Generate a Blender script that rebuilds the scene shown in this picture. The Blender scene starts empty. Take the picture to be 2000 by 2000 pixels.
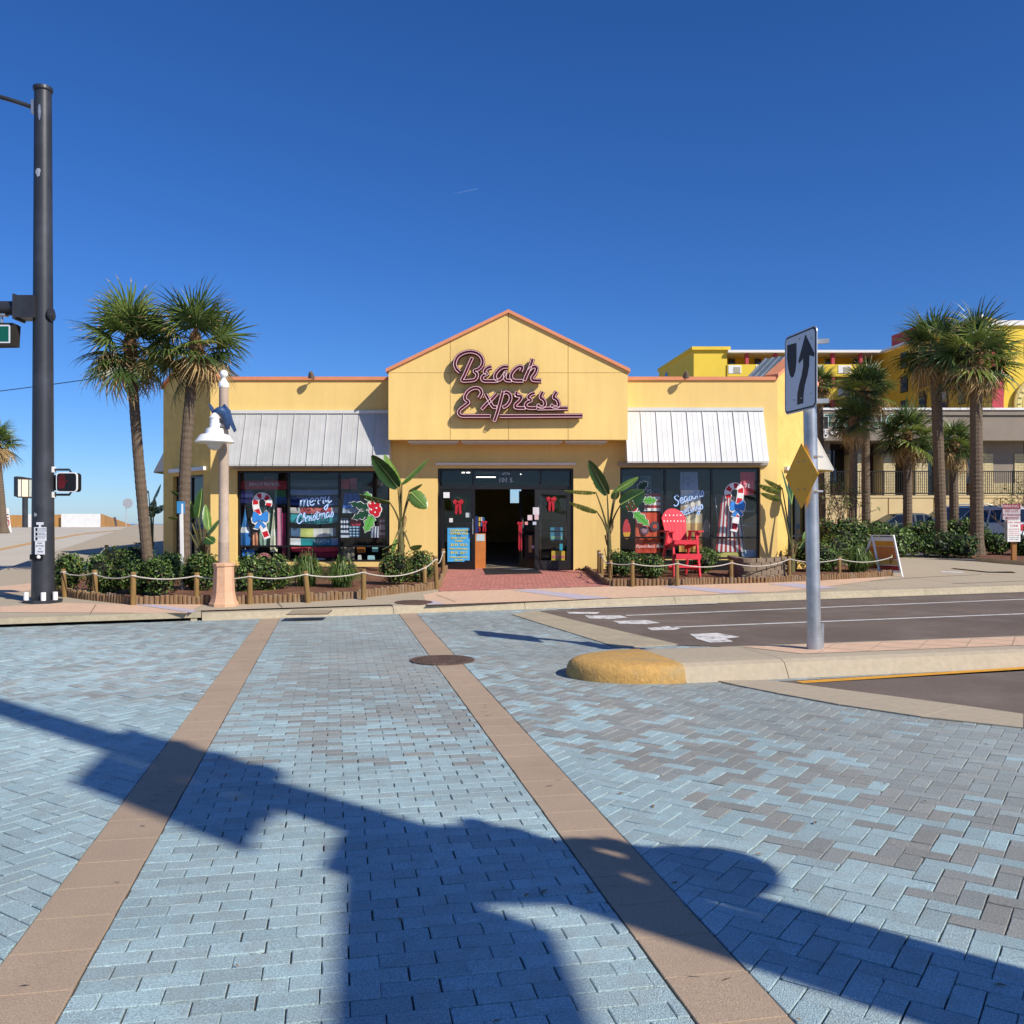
import bpy, math, random
from mathutils import Vector, Matrix
from math import sin, cos, tan, pi, radians as R, sqrt, atan2

random.seed(11)
sc = bpy.context.scene
COL = sc.collection

# ------------------------------------------------------------------ camera
EYE, F, HX, HY = 1.57, 1800.0, 1000.0, 1022.0
cam = bpy.data.objects.new('camera', bpy.data.cameras.new('camera'))
COL.objects.link(cam)
cam.location = (0, 0, EYE)
cam.rotation_euler = (R(90), 0, 0)
cam.data.sensor_width = 36
cam.data.lens = 36 * F / 2000
cam.data.shift_y = 22 / 2000
cam.data.clip_start = 0.05
cam.data.clip_end = 12000
sc.camera = cam

# ------------------------------------------------------------------ light
SUN_AZ, SUN_EL = R(50), R(37.4)          # behind the camera and to the right
world = bpy.data.worlds.new('World')
sc.world = world
world.use_nodes = True
wn = world.node_tree
bg = wn.nodes['Background']
sky = wn.nodes.new('ShaderNodeTexSky')
sky.sky_type = 'NISHITA'
sky.sun_disc = False
sky.sun_elevation = SUN_EL
sky.sun_rotation = pi - SUN_AZ
sky.altitude = 5
sky.air_density = 0.85
sky.dust_density = 0.35
sky.ozone_density = 10
bg.inputs['Strength'].default_value = 0.118
hs = wn.nodes.new('ShaderNodeHueSaturation')
hs.inputs['Saturation'].default_value = 1.12
hs.inputs['Hue'].default_value = 0.508
wn.links.new(sky.outputs[0], hs.inputs['Color'])
wn.links.new(hs.outputs[0], bg.inputs['Color'])
SUNV = Vector((sin(SUN_AZ) * cos(SUN_EL), -cos(SUN_AZ) * cos(SUN_EL), sin(SUN_EL)))
sl = bpy.data.lights.new('sun', 'SUN')
sl.energy = 4.9
sl.angle = R(0.55)
sl.color = (1.0, 0.93, 0.82)
so = bpy.data.objects.new('sun', sl)
COL.objects.link(so)
so.rotation_euler = SUNV.to_track_quat('Z', 'Y').to_euler()
so.location = SUNV * 60
sc.view_settings.view_transform = 'Standard'
sc.view_settings.look = 'None'
sc.view_settings.gamma = 1
sc.view_settings.exposure = 0.12
sc.view_settings.use_curve_mapping = False
sc.render.engine = 'CYCLES'
sc.cycles.max_bounces = 6
sc.cycles.transparent_max_bounces = 12

# ------------------------------------------------------------------ survey helpers
def W(px, py, d):
    """Point at depth d that the survey of the photograph puts at px, py."""
    return Vector(((px - HX) / F * d, d, EYE + (HY - py) / F * d))
def G(px, py, z=0.0):
    d = (EYE - z) * F / (py - HY)
    return Vector(((px - HX) / F * d, d, z))
SA, SBX, SBY = -0.2988, -0.00994, 0.02618        # the sloping pavement in front of the shop
def zs(x, y):
    return SA + SBX * x + SBY * y
def S(px, py, dz=0.0):
    dx, dd = (px - HX) / F, (HY - py) / F
    t = (SA + dz - EYE) / (dd - SBX * dx - SBY)
    return Vector((dx * t, t, EYE + dd * t))

# ------------------------------------------------------------------ objects
WM = {}
def link(o, parent=None, M=None):
    M = M or Matrix.Identity(4)
    if parent is not None:
        o.parent = parent
        o.matrix_parent_inverse = WM[parent.name].inverted()
    o.matrix_basis = M
    COL.objects.link(o)
    WM[o.name] = M.copy()
    return o
def tag(o, label=None, cat=None, group=None, kind=None):
    if label: o['label'] = label
    if cat: o['category'] = cat
    if group: o['group'] = group
    if kind: o['kind'] = kind
    return o
def thing(name, label, cat, loc=(0, 0, 0), group=None, rz=0):
    o = bpy.data.objects.new(name, None)
    o.empty_display_size = 0.2
    link(o, None, Matrix.Translation(Vector(loc)) @ Matrix.Rotation(rz, 4, 'Z'))
    return tag(o, label, cat, group)
def copy_tree(o, M, parent=None, label=None):
    """A copy of a thing with its parts and sub-parts; M moves the copy's root."""
    c = o.copy()
    COL.objects.link(c)
    if parent is not None:
        c.parent = parent
    else:
        c.matrix_basis = M
    if label: c['label'] = label
    for ch in list(o.children):
        copy_tree(ch, None, c)
    return c

class MB:
    def __init__(s):
        s.v, s.f, s.m, s.c = [], [], [], []
    def add(s, vs, fs, mi=0):
        n = len(s.v)
        s.v.extend(tuple(v) for v in vs)
        s.f.extend(tuple(i + n for i in f) for f in fs)
        s.m.extend([mi] * len(fs))
        return s
    def box(s, x0, x1, y0, y1, z0, z1, mi=0, M=None):
        vs = [Vector((x, y, z)) for z in (z0, z1) for y in (y0, y1) for x in (x0, x1)]
        if M is not None: vs = [M @ v for v in vs]
        return s.add(vs, [(0, 2, 3, 1), (4, 5, 7, 6), (0, 1, 5, 4), (2, 6, 7, 3), (0, 4, 6, 2), (1, 3, 7, 5)], mi)
    def bar(s, a, b, w, t, mi=0, up=(0, 0, 1)):
        """A square bar from a to b, w wide sideways and t thick."""
        a, b = Vector(a), Vector(b)
        d = (b - a).normalized()
        u = Vector(up)
        if abs(d.dot(u)) > 0.98: u = Vector((0, 1, 0))
        x = d.cross(u).normalized()
        y = x.cross(d)
        vs = [p + x * (i * w / 2) + y * (j * t / 2) for p in (a, b) for i, j in ((-1, -1), (1, -1), (1, 1), (-1, 1))]
        return s.add(vs, [(3, 2, 1, 0), (4, 5, 6, 7), (0, 1, 5, 4), (1, 2, 6, 5), (2, 3, 7, 6), (3, 0, 4, 7)], mi)
    def tube(s, pts, rad, n=8, mi=0, cap=True, sx=1.0):
        pts = [Vector(p) for p in pts]
        if not hasattr(rad, '__len__'): rad = [rad] * len(pts)
        vs, fs = [], []
        px = None
        for i, p in enumerate(pts):
            d = (pts[min(i + 1, len(pts) - 1)] - pts[max(i - 1, 0)]).normalized()
            if px is None:
                u = Vector((0, 0, 1)) if abs(d.z) < 0.9 else Vector((0, 1, 0))
                x = d.cross(u).normalized()
            else:
                x = (px - d * px.dot(d)).normalized()
            px = x
            y = d.cross(x)
            for k in range(n):
                a = 2 * pi * k / n
                vs.append(p + x * (cos(a) * rad[i] * sx) + y * (sin(a) * rad[i]))
        for i in range(len(pts) - 1):
            for k in range(n):
                a, b = i * n + k, i * n + (k + 1) % n
                fs.append((a, b, b + n, a + n))
        if cap:
            fs.append(tuple(range(n - 1, -1, -1)))
            fs.append(tuple(range((len(pts) - 1) * n, len(pts) * n)))
        return s.add(vs, fs, mi)
    def lathe(s, prof, c=(0, 0, 0), n=20, mi=0, M=None):
        vs, fs = [], []
        for r, z in prof:
            for k in range(n):
                a = 2 * pi * k / n
                v = Vector((c[0] + r * cos(a), c[1] + r * sin(a), c[2] + z))
                vs.append(M @ v if M is not None else v)
        for i in range(len(prof) - 1):
            for k in range(n):
                a, b = i * n + k, i * n + (k + 1) % n
                fs.append((a, b, b + n, a + n))
        fs.append(tuple(range(n - 1, -1, -1)))
        fs.append(tuple(range((len(prof) - 1) * n, len(prof) * n)))
        return s.add(vs, fs, mi)
    def prism(s, poly, vec, mi=0, mi_side=None):
        n = len(poly)
        vec = Vector(vec)
        vs = [Vector(p) for p in poly] + [Vector(p) + vec for p in poly]
        s.add(vs, [tuple(range(n - 1, -1, -1)), tuple(range(n, 2 * n))], mi)
        k = len(s.v) - 2 * n
        for i in range(n):
            j = (i + 1) % n
            s.f.append((k + i, k + j, k + j + n, k + i + n))
            s.m.append(mi if mi_side is None else mi_side)
        return s
    def sheet(s, poly, mi=0):
        return s.add(poly, [tuple(range(len(poly)))], mi)
    def sphere(s, c, r, n=12, m=8, mi=0, sz=1.0):
        prof = [(max(0.0005, r * sin(pi * i / m)), -r * cos(pi * i / m) * sz) for i in range(m + 1)]
        return s.lathe(prof, c, n, mi)
    def mesh(s, name, mats):
        me = bpy.data.meshes.new(name)
        me.from_pydata(s.v, [], s.f)
        for m in (mats if isinstance(mats, (list, tuple)) else [mats]):
            me.materials.append(m)
        if any(s.m): me.polygons.foreach_set('material_index', s.m)
        return me
    def build(s, name, mats, parent=None, smooth=False, M=None):
        me = s.mesh(name, mats)
        if smooth:
            me.polygons.foreach_set('use_smooth', [True] * len(me.polygons))
            try: me.set_sharp_from_angle(angle=R(40))
            except Exception: pass
        me.update()
        o = bpy.data.objects.new(name, me)
        return link(o, parent, M)
def fix(me):
    import bmesh
    b = bmesh.new(); b.from_mesh(me)
    bmesh.ops.recalc_face_normals(b, faces=b.faces)
    b.to_mesh(me); b.free()
def smooth_path(pts, k=5):
    """Catmull-Rom through the points."""
    pts = [Vector(p) for p in pts]
    if len(pts) < 3: 
        return [pts[0].lerp(pts[-1], i / k) for i in range(k + 1)]
    out = []
    for i in range(len(pts) - 1):
        p0, p1, p2, p3 = pts[max(i - 1, 0)], pts[i], pts[i + 1], pts[min(i + 2, len(pts) - 1)]
        for j in range(k):
            t = j / k
            out.append(0.5 * ((2 * p1) + (p2 - p0) * t + (2 * p0 - 5 * p1 + 4 * p2 - p3) * t * t + (3 * p1 - p0 - 3 * p2 + p3) * t ** 3))
    out.append(pts[-1])
    return out

# ------------------------------------------------------------------ materials
def lin(c):
    c = c.lstrip('#')
    o = []
    for i in (0, 2, 4):
        x = int(c[i:i + 2], 16) / 255
        o.append(x / 12.92 if x <= 0.04045 else ((x + 0.055) / 1.055) ** 2.4)
    return tuple(o)
def mat(name, col, rough=0.7, var=0.12, scale=6.0, bump=0.0, bscale=40.0, metal=0.0, spec=0.4, blotch=0.0, bsc=0.6,
        blotch_col=None, source=None, streak=None, blotch2=0.0, emit=None, coat=0.0, trans=0.0):
    """A procedural principled material: base colour, fine variation, large blotches of wear, bump."""
    if isinstance(col, str): col = lin(col)
    m = bpy.data.materials.new(name)
    m.use_nodes = True
    nt = m.node_tree
    N, L = nt.nodes, nt.links
    b = N['Principled BSDF']
    b.inputs['Roughness'].default_value = rough
    b.inputs['Metallic'].default_value = metal
    b.inputs['Specular IOR Level'].default_value = spec
    if coat: b.inputs['Coat Weight'].default_value = coat
    geo = N.new('ShaderNodeNewGeometry')
    pos = geo.outputs['Position']
    if streak:
        mp = N.new('ShaderNodeMapping'); mp.inputs['Scale'].default_value = streak
        L.new(pos, mp.inputs['Vector']); spos = mp.outputs[0]
    else:
        spos = pos
    if source == 'object':
        oi = N.new('ShaderNodeObjectInfo'); cur = oi.outputs['Color']
    elif source == 'attribute':
        at = N.new('ShaderNodeAttribute'); at.attribute_name = 'tint'; cur = at.outputs['Color']
    else:
        rgb = N.new('ShaderNodeRGB'); rgb.outputs[0].default_value = (*col, 1); cur = rgb.outputs[0]
    def mul(cur, fac_socket, lo, hi):
        mr = N.new('ShaderNodeMapRange')
        mr.inputs[1].default_value, mr.inputs[2].default_value = 0.3, 0.7
        mr.inputs[3].default_value, mr.inputs[4].default_value = lo, hi
        L.new(fac_socket, mr.inputs[0])
        mx = N.new('ShaderNodeVectorMath'); mx.operation = 'SCALE'
        L.new(cur, mx.inputs[0]); L.new(mr.outputs[0], mx.inputs['Scale'])
        return mx.outputs[0]
    n1 = None
    if var:
        n1 = N.new('ShaderNodeTexNoise'); n1.inputs['Scale'].default_value = scale; n1.inputs['Detail'].default_value = 3
        L.new(spos, n1.inputs['Vector'])
        cur = mul(cur, n1.outputs[0], 1 - var, 1 + var)
    if blotch:
        n2 = N.new('ShaderNodeTexNoise'); n2.inputs['Scale'].default_value = bsc; n2.inputs['Detail'].default_value = 6
        n2.inputs['Roughness'].default_value = 0.65
        L.new(pos, n2.inputs['Vector'])
        if blotch_col is None:
            cur = mul(cur, n2.outputs[0], 1 - blotch, 1 + blotch)
        else:
            mr = N.new('ShaderNodeMapRange')
            mr.inputs[1].default_value, mr.inputs[2].default_value = 0.48, 0.68
            mr.inputs[3].default_value, mr.inputs[4].default_value = 0, blotch
            L.new(n2.outputs[0], mr.inputs[0])
            mx = N.new('ShaderNodeMix'); mx.data_type = 'RGBA'
            L.new(mr.outputs[0], mx.inputs[0]); L.new(cur, mx.inputs[6])
            mx.inputs[7].default_value = (*(lin(blotch_col) if isinstance(blotch_col, str) else blotch_col), 1)
            cur = mx.outputs[2]
    if blotch2:
        n5 = N.new('ShaderNodeTexNoise'); n5.inputs['Scale'].default_value = 0.38; n5.inputs['Detail'].default_value = 7
        L.new(pos, n5.inputs['Vector'])
        cur = mul(cur, n5.outputs[0], 1 - blotch2 * 1.5, 1 + blotch2 * 1.5)
    L.new(cur, b.inputs['Base Color'])
    if bump:
        n3 = N.new('ShaderNodeTexNoise'); n3.inputs['Scale'].default_value = bscale; n3.inputs['Detail'].default_value = 4
        L.new(spos, n3.inputs['Vector'])
        bp = N.new('ShaderNodeBump'); bp.inputs['Strength'].default_value = bump; bp.inputs['Distance'].default_value = 0.02
        L.new(n3.outputs[0], bp.inputs['Height']); L.new(bp.outputs[0], b.inputs['Normal'])
    if emit:
        b.inputs['Emission Color'].default_value = (*(lin(emit[0])), 1)
        b.inputs['Emission Strength'].default_value = emit[1]
    if trans:
        b.inputs['Subsurface Weight'].default_value = 0
        tr = N.new('ShaderNodeBsdfTranslucent'); L.new(cur, tr.inputs['Color'])
        ms = N.new('ShaderNodeMixShader'); ms.inputs[0].default_value = trans
        L.new(b.outputs[0], ms.inputs[1]); L.new(tr.outputs[0], ms.inputs[2])
        L.new(ms.outputs[0], N['Material Output'].inputs['Surface'])
    return m
def glass_mat(name, tint=(0.82, 0.88, 0.9), refl=1.0, rough=0.0):
    m = bpy.data.materials.new(name); m.use_nodes = True
    nt = m.node_tree; N, L = nt.nodes, nt.links
    N.remove(N['Principled BSDF'])
    tr = N.new('ShaderNodeBsdfTransparent'); tr.inputs[0].default_value = (*tint, 1)
    gl = N.new('ShaderNodeBsdfGlossy'); gl.inputs['Roughness'].default_value = rough
    nz = N.new('ShaderNodeTexNoise'); nz.inputs['Scale'].default_value = 0.7
    bp = N.new('ShaderNodeBump'); bp.inputs['Strength'].default_value = 0.02; bp.inputs['Distance'].default_value = 0.05
    L.new(nz.outputs[0], bp.inputs['Height']); L.new(bp.outputs[0], gl.inputs['Normal'])
    lw = N.new('ShaderNodeLayerWeight'); lw.inputs[0].default_value = 0.5
    pw = N.new('ShaderNodeMath'); pw.operation = 'POWER'; pw.inputs[1].default_value = 4.0
    L.new(lw.outputs['Facing'], pw.inputs[0])
    ml = N.new('ShaderNodeMath'); ml.operation = 'MULTIPLY_ADD'; ml.inputs[1].default_value = 0.9; ml.inputs[2].default_value = 0.075 * refl
    L.new(pw.outputs[0], ml.inputs[0])
    mx = N.new('ShaderNodeMixShader')
    L.new(ml.outputs[0], mx.inputs[0]); L.new(tr.outputs[0], mx.inputs[1]); L.new(gl.outputs[0], mx.inputs[2])
    L.new(mx.outputs[0], N['Material Output'].inputs['Surface'])
    return m

M = {}
M['stucco'] = mat('yellow stucco', '#eecb7e', 0.85, 0.035, 3, 0.22, 42, blotch=0.045, bsc=0.5, streak=(1.6, 1.6, .14), blotch2=.05)
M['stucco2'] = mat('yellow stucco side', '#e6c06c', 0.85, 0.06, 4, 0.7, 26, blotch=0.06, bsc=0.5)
M['coping'] = mat('orange coping paint', '#dc9067', 0.6, 0.06, 5, 0.1, 30)
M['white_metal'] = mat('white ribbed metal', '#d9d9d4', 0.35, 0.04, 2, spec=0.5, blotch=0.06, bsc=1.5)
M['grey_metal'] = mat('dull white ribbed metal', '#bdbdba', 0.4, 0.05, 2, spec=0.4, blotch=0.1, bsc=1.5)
M['grey_trim'] = mat('grey shutter box', '#b3aca0', 0.5, 0.06, 4)
M['white'] = mat('white paint', '#e9e7e2', 0.5, 0.04, 5)
M['white_gloss'] = mat('white enamel', '#efefec', 0.25, 0.03, 4, spec=0.5)
M['black_frame'] = mat('dark bronze frame', '#1d1a18', 0.35, 0.15, 8, spec=0.5)
M['black'] = mat('black', '#0d0d0e', 0.5, 0.1, 8)
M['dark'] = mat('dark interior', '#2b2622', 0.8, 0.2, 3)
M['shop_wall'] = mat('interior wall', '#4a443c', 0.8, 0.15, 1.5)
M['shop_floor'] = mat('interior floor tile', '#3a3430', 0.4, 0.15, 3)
M['glass'] = glass_mat('shop glass', (.93, .96, .97), .75)
M['dark_glass'] = mat('dark window glass', '#10161c', 0.06, 0.1, 2, spec=0.8)
M['blue_glass'] = mat('sky window glass', '#33485a', 0.08, 0.15, 2, spec=0.8)
M['concrete'] = mat('kerb concrete', '#aea187', 0.85, 0.1, 14, 0.25, 90, blotch=0.5, bsc=1.6, blotch_col='#8f8573')
M['walk'] = mat('walk concrete', '#b0a28a', 0.85, 0.07, 16, 0.2, 90, blotch=0.3, bsc=0.9, blotch_col='#a29682')
M['ramp'] = mat('road concrete', '#c3b9a6', 0.85, 0.06, 9, 0.15, 60, blotch=0.3, bsc=0.25, blotch_col='#aba08c')
M['pink'] = mat('salmon stamped concrete', '#d5b294', 0.85, 0.09, 10, 0.2, 60, blotch=0.4, bsc=0.8, blotch_col='#c4ab91')
M['lilac'] = mat('lilac stain', '#b9b0ba', 0.85, 0.08, 10, 0.15, 60, blotch=0.4, bsc=1.5, blotch_col='#c0aaa0')
M['asphalt'] = mat('asphalt', '#6f6156', 0.9, 0.3, 160, 0.5, 260, blotch=0.6, bsc=1.3, blotch_col='#81776c', blotch2=.14)
M['lot'] = mat('old asphalt', '#5d5854', 0.9, 0.15, 60, 0.3, 160)
M['road_white'] = mat('road white paint', '#d2cfc8', 0.8, 0.12, 20, blotch=0.55, bsc=5, blotch_col='#8a8480')
M['worn_white'] = mat('worn white paint', '#d8d5cf', 0.8, 0.12, 20, blotch=1.0, bsc=6.5, blotch_col='#7a6e64')
M['road_yellow'] = mat('road yellow paint', '#dc9d2d', 0.8, 0.1, 20, blotch=0.5, bsc=6, blotch_col='#b9862f')
M['kerb_yellow'] = mat('worn yellow kerb paint', '#c59a56', 0.75, 0.12, 18, 0.45, 35, blotch=0.8, bsc=3.2, blotch_col='#ab9468', blotch2=.12)
M['joint'] = mat('joint sand', '#5a534a', 0.95, 0.25, 40, 0.3, 120)
M['slab'] = mat('tan concrete paver', '#ae9880', 0.85, 0.2, 150, 0.35, 220, blotch=0.4, bsc=1.3, blotch_col='#96806b', blotch2=.06)
M['paver_one'] = mat('single paver', '#808080', 0.8, 0.34, 130, 0.6, 200, blotch=0.5, bsc=8, blotch_col='#9aa09a', source='object', spec=0.3, blotch2=.10)
M['paver_many'] = mat('joined pavers', '#808080', 0.8, 0.34, 130, 0.6, 200, blotch=0.5, bsc=8, blotch_col='#9aa09a', source='attribute', spec=0.3, blotch2=.10)
M['red_brick'] = mat('red clay paver', '#b5766a', 0.85, 0.12, 20, 0.2, 90, source='attribute')
M['iron'] = mat('rusty cast iron', '#5d4a40', 0.7, 0.2, 30, 0.3, 90, blotch=0.4, bsc=6)
M['log'] = mat('weathered log', '#86694a', 0.9, 0.22, 22, 0.5, 60, streak=(1, 1, .15), blotch=.5, bsc=4, blotch_col='#8d8474')
M['log_end'] = mat('log end grain', '#a08c70', 0.9, 0.15, 40, 0.3, 60)
M['post'] = mat('rope post wood', '#84683c', 0.85, 0.2, 20, 0.4, 50, streak=(1, 1, .12))
M['rope'] = mat('grey rope', '#c4bbae', 0.9, 0.2, 60)
M['mulch'] = mat('bark mulch', '#6f4a36', 0.95, 0.4, 30, 1.0, 45, blotch=0.5, bsc=3, blotch_col='#a3754f')
M['pole_black'] = mat('weathered black steel', '#34363b', 0.42, 0.1, 3, 0.05, 40, metal=0.2, spec=0.5, streak=(3, 3, .4), blotch=0.35, bsc=1.2, blotch_col='#565a62')
M['galv'] = mat('galvanised steel', '#b9bbbd', 0.38, 0.08, 6, metal=0.75, blotch=0.2, bsc=3)
M['alu'] = mat('sign aluminium', '#c3c4c4', 0.4, 0.06, 6, metal=0.5)
M['sign_white'] = mat('reflective white', '#d4d8de', 0.45, 0.03, 8)
M['sign_black'] = mat('sign black', '#17171a', 0.5, 0.05, 8)
M['sign_yellow'] = mat('sign back yellow', '#f2ab12', 0.45, 0.05, 6)
M['sign_blue'] = mat('sign blue', '#2f7fb5', 0.5, 0.05, 6)
M['sign_green'] = mat('street sign green', '#0d5a4c', 0.4, 0.05, 6)
M['lamp_stone'] = mat('lamp shaft stone', '#b09c8a', 0.8, 0.12, 50, 0.3, 120, blotch=0.2, bsc=2)
M['lamp_base'] = mat('lamp base salmon', '#d3a684', 0.8, 0.08, 12, 0.25, 60, blotch=0.3, bsc=3, blotch_col='#bf9474')
M['globe'] = mat('frosted lamp globe', '#cfc9bd', 0.3, 0.03, 5, spec=0.5)
M['dolphin'] = mat('dark blue bracket paint', '#2f4a73', 0.45, 0.2, 10)
M['neon_pink'] = mat('pink glass tube', '#f8d4d6', 0.2, 0.05, 10, spec=0.5)
M['sign_red'] = mat('dark red sign metal', '#5a0f1a', 0.4, 0.12, 8)
M['leaf1'] = mat('shrub leaf mid', '#4d662a', 0.42, 0.25, 7, trans=0.18)
M['leaf2'] = mat('shrub leaf light', '#758f45', 0.4, 0.25, 7, trans=0.2)
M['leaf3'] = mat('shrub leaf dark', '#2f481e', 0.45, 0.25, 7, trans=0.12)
M['leaf_rust'] = mat('shrub leaf bronze', '#6a5228', 0.5, 0.25, 7, trans=0.15)
M['core'] = mat('shrub dark core', '#161c0d', 0.9, 0.3, 12)
M['blade1'] = mat('grass blade', '#4b642a', 0.4, 0.25, 9, trans=0.2)
M['blade2'] = mat('pale grass blade', '#76894a', 0.4, 0.25, 9, trans=0.2)
M['frond1'] = mat('palm leaf', '#66793c', 0.36, 0.2, 5, trans=0.3)
M['frond2'] = mat('palm leaf light', '#8f9f50', 0.36, 0.2, 5, trans=0.35)
M['frond3'] = mat('palm leaf dark', '#45592f', 0.38, 0.2, 5, trans=0.25)
M['frond_dry'] = mat('dry palm leaf', '#b39768', 0.7, 0.25, 6, trans=0.2)
M['trunk'] = mat('palm trunk', '#6b5c4c', 0.9, 0.2, 14, 0.6, 40, streak=(.6, .6, 3), blotch=0.4, bsc=1.6, blotch_col='#5d4f42')
M['boot'] = mat('palm boot fibre', '#7a5a3a', 0.9, 0.3, 16, 0.7, 30)
M['banana'] = mat('broad glossy leaf', '#678a40', 0.3, 0.15, 6, trans=0.25, spec=0.5)
M['banana2'] = mat('broad leaf dark', '#36592f', 0.3, 0.15, 6, trans=0.2, spec=0.5)
M['midrib'] = mat('leaf midrib', '#a3b565', 0.45, 0.1, 6)
M['stalk'] = mat('leaf stalk', '#5e5a33', 0.6, 0.2, 10)
M['dry_sheath'] = mat('dry leaf sheath', '#8b7250', 0.8, 0.25, 10)
M['twig'] = mat('grey twig', '#6a5a4c', 0.9, 0.2, 10)
M['chair_red'] = mat('red chair paint', '#d93a48', 0.6, 0.08, 8, blotch=0.12, bsc=3, spec=0.25)
M['block'] = mat('garden wall block', '#84725e', 0.9, 0.15, 15, 0.6, 50)
M['rubber'] = mat('ribbed rubber mat', '#2c2a2a', 0.8, 0.2, 60, 0.6, 120)
M['terracotta'] = mat('pink planter', '#d2937f', 0.7, 0.08, 9)
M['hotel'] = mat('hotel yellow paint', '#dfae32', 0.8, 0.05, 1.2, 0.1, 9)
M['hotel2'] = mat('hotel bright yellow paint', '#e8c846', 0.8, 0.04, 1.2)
M['hotel_red'] = mat('hotel pink red paint', '#c14a55', 0.8, 0.08, 1.5)
M['fascia'] = mat('taupe fascia', '#8f8375', 0.8, 0.05, 1.5)
M['tan_wall'] = mat('tan concrete wall', '#d8bf8c', 0.85, 0.06, 1.2, 0.1, 12)
M['pale_brick'] = mat('pale brick', '#cdbd92', 0.85, 0.12, 7, 0.2, 20)
M['roof'] = mat('roof membrane', '#6b6760', 0.9, 0.12, 2)
M['sky_panel'] = mat('skylight glazing', '#6e7c80', 0.25, 0.08, 3, spec=0.6)
M['wood_new'] = mat('cedar fence', '#b98a51', 0.85, 0.15, 3, streak=(2, 2, .2))
M['fence_white'] = mat('white fence', '#e6e6e4', 0.7, 0.04, 2)
M['sea'] = mat('sea', '#2f6d9a', 0.25, 0.1, .05, spec=0.5)
M['sand'] = mat('sandy soil', '#b0a084', 0.95, 0.12, 2, 0.2, 20)
M['red'] = mat('red cloth', '#b3202e', 0.6, 0.12, 12)
M['tyre'] = mat('tyre rubber', '#151515', 0.85, 0.1, 20)
M['tail_red'] = mat('tail lamp red', '#c8202a', 0.2, 0.05, 8, spec=0.6)
COLS = {}
def paint(hexc, rough=0.6, var=0.08):
    k = (hexc, rough)
    if k not in COLS:
        COLS[k] = mat('paint ' + hexc[1:], hexc, rough, var, 9)
    return COLS[k]
_tc = {}
def text_mesh(body, size, extrude=0.0, mat_=None, align='CENTER', res=2, shear=0.0, bold=0.0, space=1.0):
    key = (body, size, extrude, align, shear, bold, space)
    if key in _tc: return _tc[key]
    cu = bpy.data.curves.new('lettering', 'FONT')
    cu.body = body; cu.size = size; cu.extrude = extrude
    cu.align_x = align; cu.align_y = 'CENTER'
    cu.resolution_u = res; cu.shear = shear; cu.offset = bold; cu.space_character = space
    t = bpy.data.objects.new('lettering', cu)
    COL.objects.link(t)
    dg = bpy.context.evaluated_depsgraph_get()
    me = bpy.data.meshes.new_from_object(t.evaluated_get(dg))
    bpy.data.objects.remove(t); bpy.data.curves.remove(cu)
    me.materials.clear()
    if mat_: me.materials.append(mat_)
    _tc[key] = me
    return me
FACE = Matrix.Rotation(R(90), 4, 'X')        # text upright, facing the camera side (-Y)
def text(body, size, mat_, parent, P, yaw=0.0, extrude=0.002, name='lettering', align='CENTER', sx=1.0, pitch=0.0, roll=0.0, **kw):
    me = text_mesh(body, size, extrude, None, align, **kw).copy()
    me.materials.clear(); me.materials.append(mat_)
    o = bpy.data.objects.new(name, me)
    return link(o, parent, Matrix.Translation(Vector(P)) @ Matrix.Rotation(yaw, 4, 'Z') @ Matrix.Rotation(pitch, 4, 'X') @ FACE @ Matrix.Rotation(roll, 4, 'Z') @ Matrix.Diagonal((sx, 1, 1, 1)))
# ================================================================== THE GROUND
E1 = Vector((-sin(R(11)), cos(R(11)), 0))       # along the crosswalk
E2 = Vector((cos(R(11)), sin(R(11)), 0))        # across it
def UV(u, v, z=0.0): return E1 * u + E2 * v + Vector((0, 0, z))
KD = Vector((0.9349, 0.3550, 0)); KN = Vector((-0.3550, 0.9349, 0)); K0 = Vector((0, 16.76, 0))
def K(t, s, z=None):
    p = K0 + KD * t + KN * s
    p.z = zs(p.x, p.y) if z is None else z
    return p

mb = MB(); mb.sheet([(-260, -60, -.09), (260, -60, -.09), (260, 150, -.09), (-260, 150, -.09)])
tag(mb.build('ground', M['sand']), kind='structure')
mb = MB(); mb.sheet([(-6000, 150, -4), (6000, 150, -4), (6000, 9000, -4), (-6000, 9000, -4)])
tag(mb.build('sea', M['sea']), kind='structure')
# open ground behind the camera, where the near corner pavement lies
mb = MB(); mb.box(-40, 60, -40, -.9, -.4, .12)
tag(mb.build('corner_pavement', M['walk']), kind='structure')

# ---- paved intersection: a joint bed that carries every paver
mb = MB(); mb.sheet([(-60, -.9, -.009), (60, -.9, -.009), (60, 45, -.009), (-60, 19, -.009)])
bed = tag(mb.build('intersection_paving', M['joint']), kind='structure')
mb = MB(); mb.sheet([(-1, -1, -.007), (-1.001, -1, -.007), (-1, -1.001, -.007)])
GREY, BLUE = lin('#989993'), lin('#a9c3c6')
def clip(poly, a, b, c):
    """Keep the part of poly where a*x + b*y <= c."""
    out = []
    for i, p in enumerate(poly):
        q = poly[(i + 1) % len(poly)]
        dp, dq = a * p[0] + b * p[1] - c, a * q[0] + b * q[1] - c
        if dp <= 0: out.append(p)
        if (dp < 0 < dq) or (dq < 0 < dp):
            t = dp / (dp - dq)
            out.append((p[0] + (q[0] - p[0]) * t, p[1] + (q[1] - p[1]) * t))
    return out
def area(p):
    return abs(sum(p[i][0] * p[(i + 1) % len(p)][1] - p[(i + 1) % len(p)][0] * p[i][1] for i in range(len(p)))) / 2
rp = random.Random(5)
def hash2(a, b):
    return random.Random(int(a * 7919) * 104729 + int(b * 6151)).random()
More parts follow.
